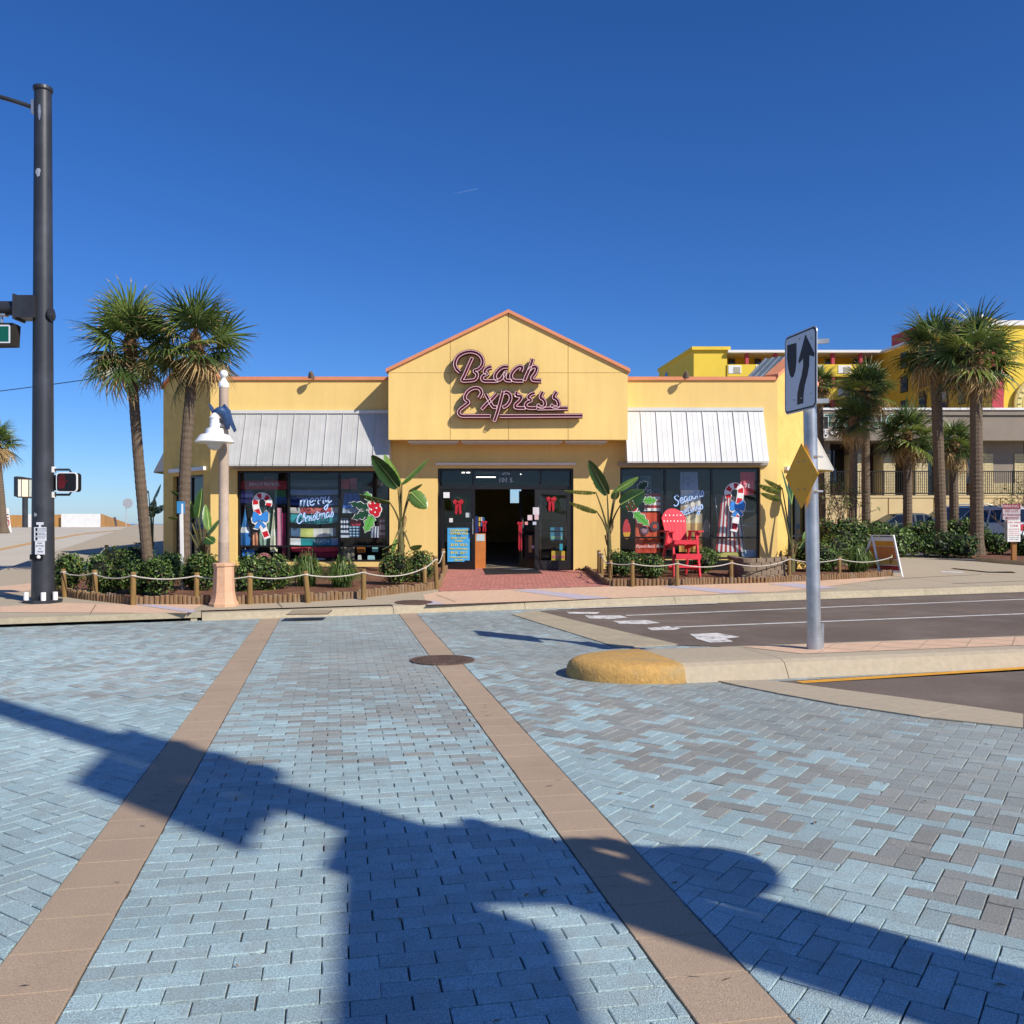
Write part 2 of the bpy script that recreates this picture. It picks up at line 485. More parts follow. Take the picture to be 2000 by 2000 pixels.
def worn(x, y, zone):
    """How likely a paver still carries its blue paint: worn off where the traffic runs."""
    if zone == 'walk':
        v = E2.x * x + E2.y * y
        if y < 6.0: return 1.0
        if v < -.55 and y < 12.5: return .62 if y < 9.5 else .8
        if y < 7.3: return .62 - .12 * (x > .2)
        if y < 8.8: return .42 - .2 * (v > .3)
        return .05
    if zone == 'west':
        v = E2.x * x + E2.y * y
        if y > 12.6: return .25
        if -3.2 < v and 8.2 < y < 12.6: return .45 if v > -2.4 else .7
        return 1.0
    lim = 6.6 - (x - .32) * 2.09
    k = y - lim
    if k < 0: return 1.0
    if k < 2.4: return .48
    if k < 3.6: return .22
    return .04
def paver_tint(x, y, zone):
    p = worn(x, y, zone)
    r = rp.random()
    j = rp.uniform(.88, 1.1)
    if r < p:
        f = rp.uniform(.72, 1.0) if y < 8 else rp.uniform(.5, .9)
    else:
        f = (rp.uniform(.0, .1) if y < 6.6 - (x - .32) * 2.09 + 3.0 else rp.uniform(.08, .34)) if zone == 'east' else rp.uniform(.05, .3)
        if y > 11: f = rp.uniform(.15, .4)
    if zone == 'west' and 8.5 < y < 13: j *= 1.12
    c = [GREY[i] * (1 - f) + BLUE[i] * f for i in range(3)]
    w = rp.uniform(-.03, .03)
    if f < .15: return (c[0] * j * (1 + w), c[1] * j, c[2] * j * (1 - w), 1)
    return (c[0] * j, c[1] * j, c[2] * j, 1)
def paver_shape(poly, gap=.0024, ch=.0032, top=0.0):
    """Vertices and faces of one paver: chamfered top and short sides."""
    n = len(poly)
    cx, cy = sum(p[0] for p in poly) / n, sum(p[1] for p in poly) / n
    def inset(d):
        # offset edges inwards by d (convex polygon)
        out = []
        ccw = sum(poly[i][0] * poly[(i + 1) % n][1] - poly[(i + 1) % n][0] * poly[i][1] for i in range(n)) > 0
        for i in range(n):
            p0, p1, p2 = poly[i - 1], poly[i], poly[(i + 1) % n]
            def nrm(a, b):
                dx, dy = b[0] - a[0], b[1] - a[1]
                l = sqrt(dx * dx + dy * dy) or 1e-6
                return ((-dy / l, dx / l) if ccw else (dy / l, -dx / l))
            n1, n2 = nrm(p0, p1), nrm(p1, p2)
            k = 1 + n1[0] * n2[0] + n1[1] * n2[1]
            k = max(k, .35)
            out.append((p1[0] + d * (n1[0] + n2[0]) / k, p1[1] + d * (n1[1] + n2[1]) / k))
        return out, ccw
    lo, ccw = inset(gap)
    hi, _ = inset(gap + ch)
    vs = [(*p, -.02) for p in lo] + [(*p, top - ch * .8) for p in lo] + [(*p, top) for p in hi]
    fs = []
    for r in (0, 1):
        for i in range(n):
            j = (i + 1) % n
            f = (r * n + i, r * n + j, (r + 1) * n + j, (r + 1) * n + i)
            fs.append(f if ccw else f[::-1])
    t = tuple(range(2 * n, 3 * n))
    fs.append(t if ccw else t[::-1])
    return vs, fs
L_, W_ = .2032, .1016
fields = {'walk': [], 'west': [], 'east': []}
def seen(x, y, m=3.2):
    return .9 < y < 18.6 and abs(x) < .556 * y + m
def behind_kerb(x, y):
    return (y - 16.76) * .9349 - x * .355 > .02
def rect(cx, cy, ang, l, w, jit=.0025):
    ang += rp.uniform(-.012, .012)
    cx += rp.uniform(-jit, jit); cy += rp.uniform(-jit, jit)
    c, s_ = cos(ang), sin(ang)
    return [(cx + c * a - s_ * b, cy + s_ * a + c * b) for a, b in ((-l / 2, -w / 2), (l / 2, -w / 2), (l / 2, w / 2), (-l / 2, w / 2))]
V0, V1, VS = -.855, 1.12, .308
# running bond between the two tan strips
row = 0
u = .79
while u < 18.5:
    off = (row % 2) * L_ / 2 + rp.uniform(-.006, .006)
    v = V0 - L_ + off
    while v < V1 + L_:
        c = UV(u, v)
        if seen(c.x, c.y) and not behind_kerb(c.x, c.y - .15):
            p = rect(c.x, c.y, R(11), L_, W_)
            p = clip(p, -E2.x, -E2.y, -V0); p = clip(p, E2.x, E2.y, V1)
            if len(p) > 2 and area(p) > .003: fields['walk'].append((c.x, c.y, p))
        v += L_
    u += W_; row += 1
# herringbone at 45 degrees on both sides
A45 = R(11 + 45)
ax = Vector((cos(A45), sin(A45), 0)); ay = Vector((-sin(A45), cos(A45), 0))
for i in range(-190, 260):
    for j in range(-190, 260):
        k = (i - j) % 4
        if k == 0: cx, cy, a = (i + 1) * W_, (j + .5) * W_, 0
        elif k == 2: cx, cy, a = (i + .5) * W_, (j + 0) * W_, pi / 2
        else: continue
        c = ax * cx + ay * cy
        if not seen(c.x, c.y) or behind_kerb(c.x, c.y - .15): continue
        v = E2.x * c.x + E2.y * c.y
        if v < V0 - VS + .14:
            zone = 'west'
        elif v > V1 + VS - .14:
            zone = 'east'
        else: continue
        p = rect(c.x, c.y, A45 + a, L_, W_, .0018)
        p = clip(p, E2.x, E2.y, V0 - VS) if zone == 'west' else clip(p, -E2.x, -E2.y, -(V1 + VS))
        if zone == 'east' and (c.y > 12.7 + (c.x - 2) * 0.2 and c.x > 1.5 + (16.2 - c.y) * .33): continue
        if zone == 'east' and c.x > 1.6 and 9.5 + (c.x - .9) * .27 < c.y < 10.1 + (c.x - .9) * .27: continue
        if zone == 'east' and c.x > 3.0 and c.y > 9.5 + (c.x - .9) * .27: continue
        if len(p) > 2 and area(p) > .003: fields[zone].append((c.x, c.y, p))
shared = {}
me_std = None
for zone, lst in fields.items():
    # the ones nearest the camera are parts of their own, as long as they fall inside the frame
    inside = [b for b in lst if abs(b[0]) < .556 * b[1] + .05 and b[1] > 2.75]
    inside.sort(key=lambda b: b[1] * b[1] + .25 * b[0] * b[0])
    ind = set(id(b) for b in inside[:98])
    st = MB(); tints = []
    for b in lst:
        x, y, p = b
        tint = paver_tint(x, y, zone)
        if rp.random() < (.10 if y < 7 else .03) and len(p) == 4:
            i_ = rp.randrange(4); q_ = p[i_]; a_, b_ = p[i_ - 1], p[(i_ + 1) % 4]
            k1, k2 = rp.uniform(.008, .03), rp.uniform(.006, .02)
            def tow(q, t, k):
                l = sqrt((t[0] - q[0]) ** 2 + (t[1] - q[1]) ** 2) or 1
                return (q[0] + (t[0] - q[0]) * min(.4, k / l), q[1] + (t[1] - q[1]) * min(.4, k / l))
            p = p[:i_] + [tow(q_, a_, k1), tow(q_, b_, k2)] + p[i_ + 1:]
        top = rp.uniform(-.0022, .0022)
        if zone == 'walk' and .45 < x < 1.0 and 3 < y < 8 and rp.random() < .25:
            top -= .004
        if id(b) in ind:
            full = len(p) == 4 and abs(area(p) - L_ * W_) < 1e-5
            if full:
                key = rp.randrange(4)
                if key not in shared:
                    q = rect(0, 0, 0, L_, W_, 0)
                    vs, fs = paver_shape(q)
                    m_ = MB().add(vs, fs); shared[key] = m_.mesh('brick', M['paver_one'])
                cx = sum(a[0] for a in p) / 4; cy = sum(a[1] for a in p) / 4
                an = atan2(p[1][1] - p[0][1], p[1][0] - p[0][0])
                o = bpy.data.objects.new('brick', shared[key])
                link(o, bed, Matrix.Translation((cx, cy, top)) @ Matrix.Rotation(an, 4, 'Z'))
            else:
                vs, fs = paver_shape(p, top=top)
                o = MB().add(vs, fs).build('brick', M['paver_one'], bed)
            o.color = tint
        else:
            vs, fs = paver_shape(p, top=top)
            st.add(vs, fs); tints += [tint] * len(fs)
    o = st.build('brick_field', M['paver_many'], bed)
    at = o.data.attributes.new('tint', 'FLOAT_COLOR', 'FACE')
    at.data.foreach_set('color', [c for t in tints for c in t])
    o['kind'] = 'stuff'
# tan strips of square pavers
for v0 in (V0 - VS, V1):
    u = .87
    while u < 17.0:
        a, b = UV(u, v0), UV(u + .305, v0 + VS)
        mid = UV(u + .15, v0 + .15)
        if seen(mid.x, mid.y, 3) and not behind_kerb(mid.x, mid.y - .1):
            p = [UV(u, v0 + .004), UV(u, v0 + VS - .004), UV(u + .305, v0 + VS - .004), UV(u + .305, v0 + .004)]
            vs, fs = paver_shape([(q.x + rp.uniform(-.002, .002), q.y) for q in p], gap=.0012, ch=.002, top=rp.uniform(.0005, .0025))
            MB().add(vs, fs).build('slab', M['slab'], bed)
        u += .307

# ---- asphalt lanes and concrete bands
mb = MB()
mb.sheet([G(1046, 1193, .008), (60, 39.2, .008), (60, 17.2, .008), (7.5, 10.6, .008), G(1326, 1260, .008)])
tag(mb.build('far_lanes', M['asphalt']), kind='structure')
band = [((1000, 1201), (1046, 1193)), ((1060, 1220), (1120, 1212)), ((1135, 1243), (1222, 1236)), ((1207, 1265.6), (1326, 1260))]
bandset = tag(MB().add([(0, 16, -.012), (.001, 16, -.012), (0, 16.001, -.012)], [(0, 1, 2)]).build('lane_edge_band', M['concrete']), kind='structure')
for i in range(3):
    a, b, c, d = G(*band[i][0]), G(*band[i][1]), G(*band[i + 1][1]), G(*band[i + 1][0])
    e = (d - a).normalized() * .006
    MB().prism([a + e, b + e, c - e, d - e], (0, 0, .011)).build('slab', M['concrete'], bandset)
# near right-hand lane, its band and the yellow line
nb = [((1395, 1330), (1500, 1331)), ((1440, 1340), (1545, 1336)), ((1520, 1356), (1620, 1346)), ((1640, 1378), (1735, 1361)), ((1800, 1402), (1880, 1380)), ((2000, 1424), (2000, 1397)), ((2250, 1455), (2200, 1415))]
mb = MB()
mb.sheet([G(*b[1], .009) for b in nb] + [(40, 22, .009), (40, 19.9, .009), G(2000, 1303, .009), G(1530, 1330, .009)])
tag(mb.build('near_lane', M['asphalt']), kind='structure')
nbs = tag(MB().add([(3, 8, -.012), (3.001, 8, -.012), (3, 8.001, -.012)], [(0, 1, 2)]).build('turn_lane_band', M['concrete']), kind='structure')
for i in range(len(nb) - 1):
    a, b, c, d = G(*nb[i][0]), G(*nb[i][1]), G(*nb[i + 1][1]), G(*nb[i + 1][0])
    e = (d - a).normalized() * .004
    MB().prism([a + e, b + e, c - e, d - e], (0, 0, .012)).build('slab', M['walk'], nbs)
def line(p, q, w, z, m, name, nseg=1):
    d = (q - p).normalized(); n = Vector((-d.y, d.x, 0)) * w / 2
    mb = MB(); mb.sheet([p - n, q - n, q + n, p + n])
    for v in range(len(mb.v)): mb.v[v] = (mb.v[v][0], mb.v[v][1], z)
    return tag(mb.build(name, m), kind='structure')
yl = G(1561, 1335); yr = yl + (G(2000, 1307) - yl) * 4
line(yl, yr, .12, .0135, M['road_yellow'], 'yellow_lane_line')
la, lb = G(1222.6, 1203.5), G(2000, 1171.4)
line(la, la + (lb - la) * 3, .11, .0125, M['road_white'], 'lane_line')
la, lb = G(1310.6, 1226.8), G(2000, 1200)
line(la, la + (lb - la) * 3, .11, .0125, M['road_white'], 'lane_line')
la, lb = G(1090, 1190.5), G(1400, 1179)
line(la, lb, .12, .0125, M['road_white'], 'lane_line')
for q in ([(1106, 1195), (1172, 1195.5), (1165, 1199), (1112, 1198.5)], [(1142, 1202), (1213, 1202), (1226, 1206), (1196, 1209), (1150, 1207.5)],
          [(1197, 1213), (1262, 1211), (1290, 1216.5), (1262, 1219), (1210, 1218)], [(1264, 1226), (1305, 1223), (1330, 1227), (1320, 1230), (1272, 1231)],
          [(1347, 1238), (1400, 1236), (1446, 1244), (1418, 1247), (1432, 1253), (1388, 1255), (1362, 1248)]):
    mb = MB(); mb.sheet([G(*p, .0125) for p in q][::-1])
    tag(mb.build('worn_crosswalk_mark', M['worn_white']), kind='structure')

# ---- kerb along the far side, with the storm inlet on the left
kerb = tag(MB().add([K(0, .3, -.05), K(.001, .3, -.05), K(0, .301, -.05)], [(0, 1, 2)]).build('kerb', M['concrete']), kind='structure')
def kerb_piece(t0, t1, h0=0.0, drop=1.0, lift=0.0):
    """One kerb stone: rounded top edge, sloping face."""
    prof = [(-.035, 0.0), (.0, .07), (.012, .112), (.035, .132), (.07, .139), (.20, .1445)]
    mb = MB()
    g = .004
    vs = []
    for t in (t0 + g, t1 - g):
        for s_, z in prof + [(.2, -.08), (-.035, -.08)]:
            p = K0 + KD * t + KN * s_
            base = zs(p.x, p.y) - .14 if s_ > 0 else 0
            vs.append((p.x, p.y, z * drop + max(lift, 0) * (z > .1) if z > 0 else z))
    n = len(prof) + 2
    fs = [(i, i + 1, i + 1 + n, i + n) for i in range(n - 1)] + [(n - 1, 0, n, 2 * n - 1), tuple(range(n - 1, -1, -1)), tuple(range(n, 2 * n))]
    mb.add(vs, fs)
    o = mb.build('kerb_stone', M['concrete'], kerb)
    fix(o.data)
for t0, t1 in ((-2.2, .25), (.25, 3.4), (3.4, 6.55), (6.55, 9.7), (9.7, 12.85), (12.85, 16), (16, 19.1), (19.1, 22.2), (22.2, 25.3), (25.3, 28.4), (28.4, 31.5), (31.5, 34.6)):
    kerb_piece(t0, t1)
kerb_piece(-5.35, -2.2, drop=.86)
# storm inlet: thick slab over a dark slot
mb = MB()
a, b, c, d = K(-24, -.02), K(-5.36, -.02), K(-5.36, .55), K(-24, .55)
mb.prism([Vector((p.x, p.y, .052)) for p in (a, b, c, d)], (0, 0, .094))
MBt = mb.build('inlet_slab', M['concrete'], kerb)
mb = MB(); a, b, c, d = K(-24, .33), K(-5.36, .33), K(-5.36, .36), K(-24, .36)
mb.prism([Vector((p.x, p.y, -.05)) for p in (a, b, c, d)], (0, 0, .1)); mb.build('inlet_back', M['dark'], kerb)
for t in (-5.42, -9.4, -13.5):
    a, b, c, d = K(t - .1, .0), K(t, .0), K(t, .32), K(t - .1, .32)
    MB().prism([Vector((p.x, p.y, -.05)) for p in (a, b, c, d)], (0, 0, .101)).build('inlet_pier', M['concrete'], kerb)

# ---- sloping pavement behind the kerb
def plane_sheet(name, m, pts, dz, kind='structure', thick=0):
    mb = MB(); mb.sheet([Vector((p.x, p.y, zs(p.x, p.y) + dz)) for p in pts])
    return tag(mb.build(name, m), kind=kind)
plane_sheet('pavement', M['walk'], [K(-9.5, .2), K(60, .2), K(60, 12), Vector((26, 60, 0)), Vector((-24.5, 60, 0)), Vector((-12.2, 21.5, 0)), K(-9.5, 2.2)], 0)
pk = 0.004
plane_sheet('salmon_paving', M['pink'], [S(0, 1196), S(366, 1198), S(396, 1181), S(262, 1180.5), S(130, 1178), S(0, 1185)], pk)
plane_sheet('salmon_paving', M['pink'], [S(-40, 1150), S(63, 1139), S(63, 1153), S(-40, 1170)], pk)
plane_sheet('salmon_paving', M['pink'], [S(834, 1182), S(1139, 1171), S(1520, 1156), S(1600, 1148), S(1752, 1127), S(1190, 1146), S(856, 1156), S(826, 1162)], pk)
for q in ([(262, 1181.2), (300, 1181.5), (387, 1193), (372, 1197.5)], [(835, 1182), (870, 1180.5), (845, 1174), (829, 1174)],
          [(1000, 1153.3), (1040, 1152), (1196, 1168.5), (1130, 1171)], [(1290, 1145.5), (1330, 1144.5), (1480, 1157), (1415, 1159.5)], [(1500, 1141), (1550, 1139.5), (1640, 1148.5), (1590, 1151.5)]):
    plane_sheet('lilac_band', M['lilac'], [S(*p) for p in q][::-1], .008)
line(K(-9.6, 1.6), K(-9.6, 3.1), .01, .15, M['concrete'], 'walk_joint')
for t in (-7.0, -4.05, -1.0, 8.6, 11.5, 14.5, 17.5):
    a, b = K(t, .22), K(t, 1.5 if t < 8 else 4.2)
    n = KD * .006
    mb = MB(); mb.sheet([p + Vector((0, 0, .0095)) for p in (a - n, a + n, b + n, b - n)])
    tag(mb.build('walk_joint', M['joint']), kind='structure')
# red clay pavers in front of the entrance
ap = [S(857, 1155.5), S(1191, 1145), S(1132, 1111), S(857, 1111)]
base_ap = plane_sheet('entrance_apron', M['joint'], ap, .006)
pl = [(p.x, p.y) for p in ap]
ccw = sum(pl[i][0] * pl[(i + 1) % 4][1] - pl[(i + 1) % 4][0] * pl[i][1] for i in range(4)) > 0
st = MB(); tints = []
RB = lin('#b5766a')
for i in range(-10, 60):
    for j in range(-10, 80):
        k = (i - j) % 4
        if k == 0: cx, cy, a = (i + 1) * .1016, (j + .5) * .1016, 0
        elif k == 2: cx, cy, a = (i + .5) * .1016, j * .1016, pi / 2
        else: continue
        p = rect(-2.2 + cx, 18.6 + cy, a, .2032, .1016, 0)
        for e in range(4):
            p0, p1 = pl[e], pl[(e + 1) % 4]
            nx, ny = p1[1] - p0[1], -(p1[0] - p0[0])
            if not ccw: nx, ny = -nx, -ny
            p = clip(p, nx, ny, nx * p0[0] + ny * p0[1])
            if len(p) < 3: break
        if len(p) < 3 or area(p) < .004: continue
        vs, fs = paver_shape(p, gap=.003, ch=.003)
        st.add([(v[0], v[1], v[2] * .5 + zs(v[0], v[1]) + .011) for v in vs], fs)
        jj = rp.uniform(.85, 1.12)
        tints += [(RB[0] * jj, RB[1] * jj, RB[2] * jj, 1)] * len(fs)
o = st.build('brick_field', M['red_brick'], base_ap)
o.data.attributes.new('tint', 'FLOAT_COLOR', 'FACE').data.foreach_set('color', [c for t in tints for c in t])
o['kind'] = 'stuff'

# ---- cross street climbing to the beach
RK = [(15.2, -.02), (16.2, .0), (20, .13), (27, .36), (34, .57), (42, .80), (50, .98), (60, 1.07), (70, 1.12), (85, 1.15), (104, 1.17)]
def rz(y):
    for (a, za), (b, zb) in zip(RK, RK[1:]):
        if y <= b: return za + (zb - za) * (y - a) / (b - a)
    return RK[-1][1]
def RP(px, py):
    a, b = 16.0, 104.0
    for _ in range(40):
        m = (a + b) / 2
        if EYE + (HY - py) / F * m > rz(m): a = m
        else: b = m
    return Vector(((px - HX) / F * a, a, rz(a)))
mb = MB()
for i in range(len(RK) - 1):
    y0, y1 = RK[i][0], RK[i + 1][0]
    r0, r1 = -8.0 - (y0 - 16) * .21, -8.0 - (y1 - 16) * .21
    if y0 < 16: r0 = -6
    mb.add([(-60, y0, RK[i][1] + .004), (r0, y0, RK[i][1] + .004), (r1, y1, RK[i + 1][1] + .004), (-60, y1, RK[i + 1][1] + .004)], [(0, 1, 2, 3)])
tag(mb.build('beach_road', M['ramp'], smooth=False), kind='structure')
mb = MB()
for i in range(3, len(RK) - 1):
    y0, y1 = RK[i][0], RK[i + 1][0]
    mb.add([(-8.0 - (y0 - 16) * .21 - .01, y0, RK[i][1] - .0), (40, y0, RK[i][1] - .3), (40, y1, RK[i + 1][1] - .3), (-8.0 - (y1 - 16) * .21 - .01, y1, RK[i + 1][1])], [(0, 1, 2, 3)])
tag(mb.build('sand_slope', M['sand']), kind='structure')
# double yellow centre line, laid on the climbing road
c0, c1 = RP(-60, 1086), RP(150, 1045)
dirn = (c1 - c0); dirn.z = 0; dirn.normalize()
for off in (-.11, .11):
    mb = MB()
    nrm = Vector((-dirn.y, dirn.x, 0))
    prev = None
    k = -4.0
    while k < 62:
        p = c0 + dirn * k + nrm * off
        a, b = p - nrm * .055, p + nrm * .055
        a.z = rz(a.y) + .012; b.z = rz(b.y) + .012
        if prev: mb.add([prev[0], a, b, prev[1]], [(0, 1, 2, 3)])
        prev = (a, b); k += 2.0
    tag(mb.build('yellow_lane_line', M['road_yellow']), kind='structure')
# kerb of the cross street, running back from the corner
mb = MB()
prev = None
for y in (16.4, 18, 20, 24, 28, 34, 42, 52):
    x = -8.25 - (y - 16) * .21
    z = max(rz(y), 0) + .0
    sec = [(x - .16, y, z), (x - .14, y, z + .13), (x + .02, y, z + .14), (x + .02, y, z - .1)]
    if prev: 
        n = len(mb.v); mb.v += prev + sec
        for i in range(3): mb.f.append((n + i, n + i + 1, n + i + 5, n + i + 4)); mb.m.append(0)
    prev = sec
o = mb.build('side_kerb', M['concrete']); fix(o.data); tag(o, kind='structure')

# ---- median island
near_a, near_b = Vector((1.71, 9.03, 0)), Vector((5.57, 10.02, 0))
ID = (near_b - near_a).normalized(); INn = Vector((-ID.y, ID.x, 0))
def I(t, s, z): return near_a + ID * t + INn * s + Vector((0, 0, z))
island = thing('median_island', 'concrete median island with a worn yellow nose and salmon paving on top', 'traffic island', I(0, .6, 0))
IW = 1.32
def island_body(t0, t1, name, m):
    prof = [(0, 0), (.05, .09), (.09, .15), (.16, .178), (.3, .186), (IW - .3, .186), (IW - .16, .178), (IW - .09, .15), (IW - .04, .08), (IW, 0)]
    vs = []
    for t in (t0, t1):
        for s_, z in prof: vs.append(I(t, s_, z))
    n = len(prof)
    fs = [(i, i + 1, i + 1 + n, i + n) for i in range(n - 1)] + [tuple(range(n - 1, -1, -1)), tuple(range(n, 2 * n))]
    o = MB().add(vs, fs).build(name, m, island); fix(o.data); return o
island_body(.0, 1.12, 'kerb_block', M['walk'])
island_body(1.128, 4.2, 'kerb_block', M['walk'])
island_body(4.21, 7.3, 'kerb_block', M['walk'])
island_body(7.31, 14, 'kerb_block', M['walk'])
island_body(14.01, 24, 'kerb_block', M['walk'])
# rounded nose
vs, fs = [], []
rings = [(1.0, 0), (.992, .08), (.965, .14), (.91, .172), (.82, .184), (.4, .188)]
na = 15
for r, z in rings:
    for k in range(na):
        a = pi / 2 + pi * k / (na - 1)
        vs.append(I(-.008 + cos(a) * r * 1.0, IW / 2 + sin(a) * r * IW / 2, z))
for i in range(len(rings) - 1):
    for k in range(na - 1):
        fs.append((i * na + k, i * na + k + 1, (i + 1) * na + k + 1, (i + 1) * na + k))
fs.append(tuple((len(rings) - 1) * na + k for k in range(na)))
fs.append(tuple(i * na for i in range(len(rings))) + tuple(i * na + na - 1 for i in range(len(rings) - 1, -1, -1)))
o = MB().add(vs, fs).build('nose', M['kerb_yellow'], island, smooth=True); fix(o.data)
MB().sheet([I(1.5, .36, .1905), I(24, .36, .1905), I(24, IW - .3, .1905), I(1.15, IW - .3, .1905)]).build('paving_inset', M['pink'], island)
mb = MB()
for k in range(40):
    t = 1.7 + k * .62
    for sg in (1, -1):
        a, b = I(t, .38 if sg > 0 else IW - .32, .192), I(t + .62, IW - .32 if sg > 0 else .38, .192)
        n = Vector((-(b - a).y, (b - a).x, 0)).normalized() * .006
        mb.sheet([a - n, b - n, b + n, a + n])
o = mb.build('score_lines', M['slab'], island); o['kind'] = 'stuff'

# ---- iron covers
def cover(px, py, r, P, label, n=28):
    t = thing('manhole_cover', label, 'manhole cover', P)
    nrm = Vector((-SBX, -SBY, 1)).normalized() if P.z > .05 else Vector((0, 0, 1))
    Mx = Matrix.Translation(P) @ nrm.to_track_quat('Z', 'Y').to_matrix().to_4x4()
    MB().lathe([(r, -.02), (r, .012), (r - .05, .014), (r - .055, .010)], n=n, M=Mx).build('rim', M['iron'], t)
    mb = MB()
    mb.lathe([(r - .06, .0), (r - .06, .0125), (r - .064, .014)], n=n, M=Mx)
    k = int(r / .05)
    for i in range(-k, k):
        for j in range(-k, k):
            x, y = i * .05 + .025, j * .05 + .025
            if x * x + y * y < (r - .09) ** 2:
                mb.box(x - .015, x + .015, y - .015, y + .015, .0135, .0185, M=Mx)
    mb.build('lid', M['iron'], t)
cover(864, 1290, .37, G(864, 1290, .001), 'large round iron manhole cover set in the road beside the tan strip')
cover(808, 1177, .34, S(808, 1177), 'round iron utility cover in the pavement near the entrance')
gp = [S(559, 1200), S(640, 1199), S(649, 1191.5), S(570, 1192.5)]
t = thing('drain_grate', 'flat slotted iron drain grate in the plain concrete by the kerb', 'drain grate', gp[0])
MB().prism([p - Vector((0, 0, .01)) for p in gp], (0, 0, .014)).build('frame', M['iron'], t)
for i in range(14):
    a, b = gp[0].lerp(gp[1], (i + .25) / 14), gp[0].lerp(gp[1], (i + .75) / 14)
    c, d = gp[3].lerp(gp[2], (i + .75) / 14), gp[3].lerp(gp[2], (i + .25) / 14)
    MB().prism([p + Vector((0, 0, .0045)) for p in (a, b, c, d)], (0, 0, .009)).build('bar', M['concrete'], t)

# ---- scuffs and windblown scraps on the paving
mb = MB()
for k in range(26):
    u, v = rp.uniform(2.2, 9), rp.choice((V0 - VS * rp.uniform(.2, .8), V1 + VS * rp.uniform(.2, .8)))
    p = UV(u, v, .0065); a = rp.uniform(-.3, .5); l = rp.uniform(.01, .045); w_ = rp.uniform(.002, .005)
    d = Vector((cos(a), sin(a), 0)); n = Vector((-d.y, d.x, 0))
    mb.sheet([p - d * l - n * w_ * .3, p - n * w_, p + d * l, p + n * w_])
tag(mb.build('scuff_marks', M['joint']), kind='stuff')
mb = MB()
for k in range(60):
    y_ = rp.uniform(2.8, 13); x_ = rp.uniform(-.55, .55) * y_
    p = Vector((x_, y_, .005)); a = rp.uniform(0, 6.3); l = rp.uniform(.01, .03)
    d = Vector((cos(a), sin(a), 0)); n = Vector((-d.y, d.x, 0))
    mb.sheet([p - d * l, p - n * l * .3 + Vector((0, 0, .006)), p + d * l + Vector((0, 0, .003)), p + n * l * .3 + Vector((0, 0, .006))])
tag(mb.build('leaf_litter', M['dry_sheath']), kind='stuff')
# ================================================================== THE SHOP
YF, YB = 24.3, 23.5                    # facade plane, face of the projecting gable
XL, XR, ZP = -7.95, 7.0, 5.43
FLOOR = 0.345
shop = thing('shop_building', 'yellow stucco beach shop with a gabled entrance, white awnings and wide display windows', 'building', (0, YF, .3))
def wall_holes(name, m, P0, P1, z0, z1, holes, th=.28, parent=shop, mi_reveal=None):
    """An upright wall from P0 to P1 with rectangular openings (u0, u1, z0, z1); th is its thickness, away from the viewer."""
    P0, P1 = Vector((*P0, 0)), Vector((*P1, 0))
    d = (P1 - P0); Lw = d.length; d.normalize()
    n = Vector((-d.y, d.x, 0))
    us = sorted({0, Lw, *[h[0] for h in holes], *[h[1] for h in holes]})
    zz = sorted({z0, z1, *[h[2] for h in holes], *[h[3] for h in holes]})
    def solid(i, j):
        if i < 0 or j < 0 or i >= len(us) - 1 or j >= len(zz) - 1: return False
        cu, cz = (us[i] + us[i + 1]) / 2, (zz[j] + zz[j + 1]) / 2
        return not any(h[0] < cu < h[1] and h[2] < cz < h[3] for h in holes)
    mb = MB()
    def P(u, z, k): return P0 + d * u + n * (th * k) + Vector((0, 0, z))
    for i in range(len(us) - 1):
        for j in range(len(zz) - 1):
            if not solid(i, j): continue
            a, b, c, e = us[i], us[i + 1], zz[j], zz[j + 1]
            mb.add([P(a, c, 0), P(b, c, 0), P(b, e, 0), P(a, e, 0)], [(0, 1, 2, 3)])
            mb.add([P(a, c, 1), P(b, c, 1), P(b, e, 1), P(a, e, 1)], [(3, 2, 1, 0)])
            if not solid(i - 1, j): mb.add([P(a, c, 0), P(a, e, 0), P(a, e, 1), P(a, c, 1)], [(0, 1, 2, 3)])
            if not solid(i + 1, j): mb.add([P(b, c, 0), P(b, c, 1), P(b, e, 1), P(b, e, 0)], [(0, 1, 2, 3)])
            if not solid(i, j - 1): mb.add([P(a, c, 0), P(a, c, 1), P(b, c, 1), P(b, c, 0)], [(0, 1, 2, 3)])
            if not solid(i, j + 1): mb.add([P(a, e, 0), P(b, e, 0), P(b, e, 1), P(a, e, 1)], [(0, 1, 2, 3)])
    return mb.build(name, m, parent)
WL = (-7.26, -3.23, .55, 2.96); WR = (2.85, 6.55, .62, 3.05); DO = (-1.96, 1.62, .2, 3.02)
wall_holes('facade_wall', M['stucco'], (XL, YF), (XR, YF), -.1, ZP - .09,
           [(w[0] - XL, w[1] - XL, w[2], w[3]) for w in (WL, WR, DO)])
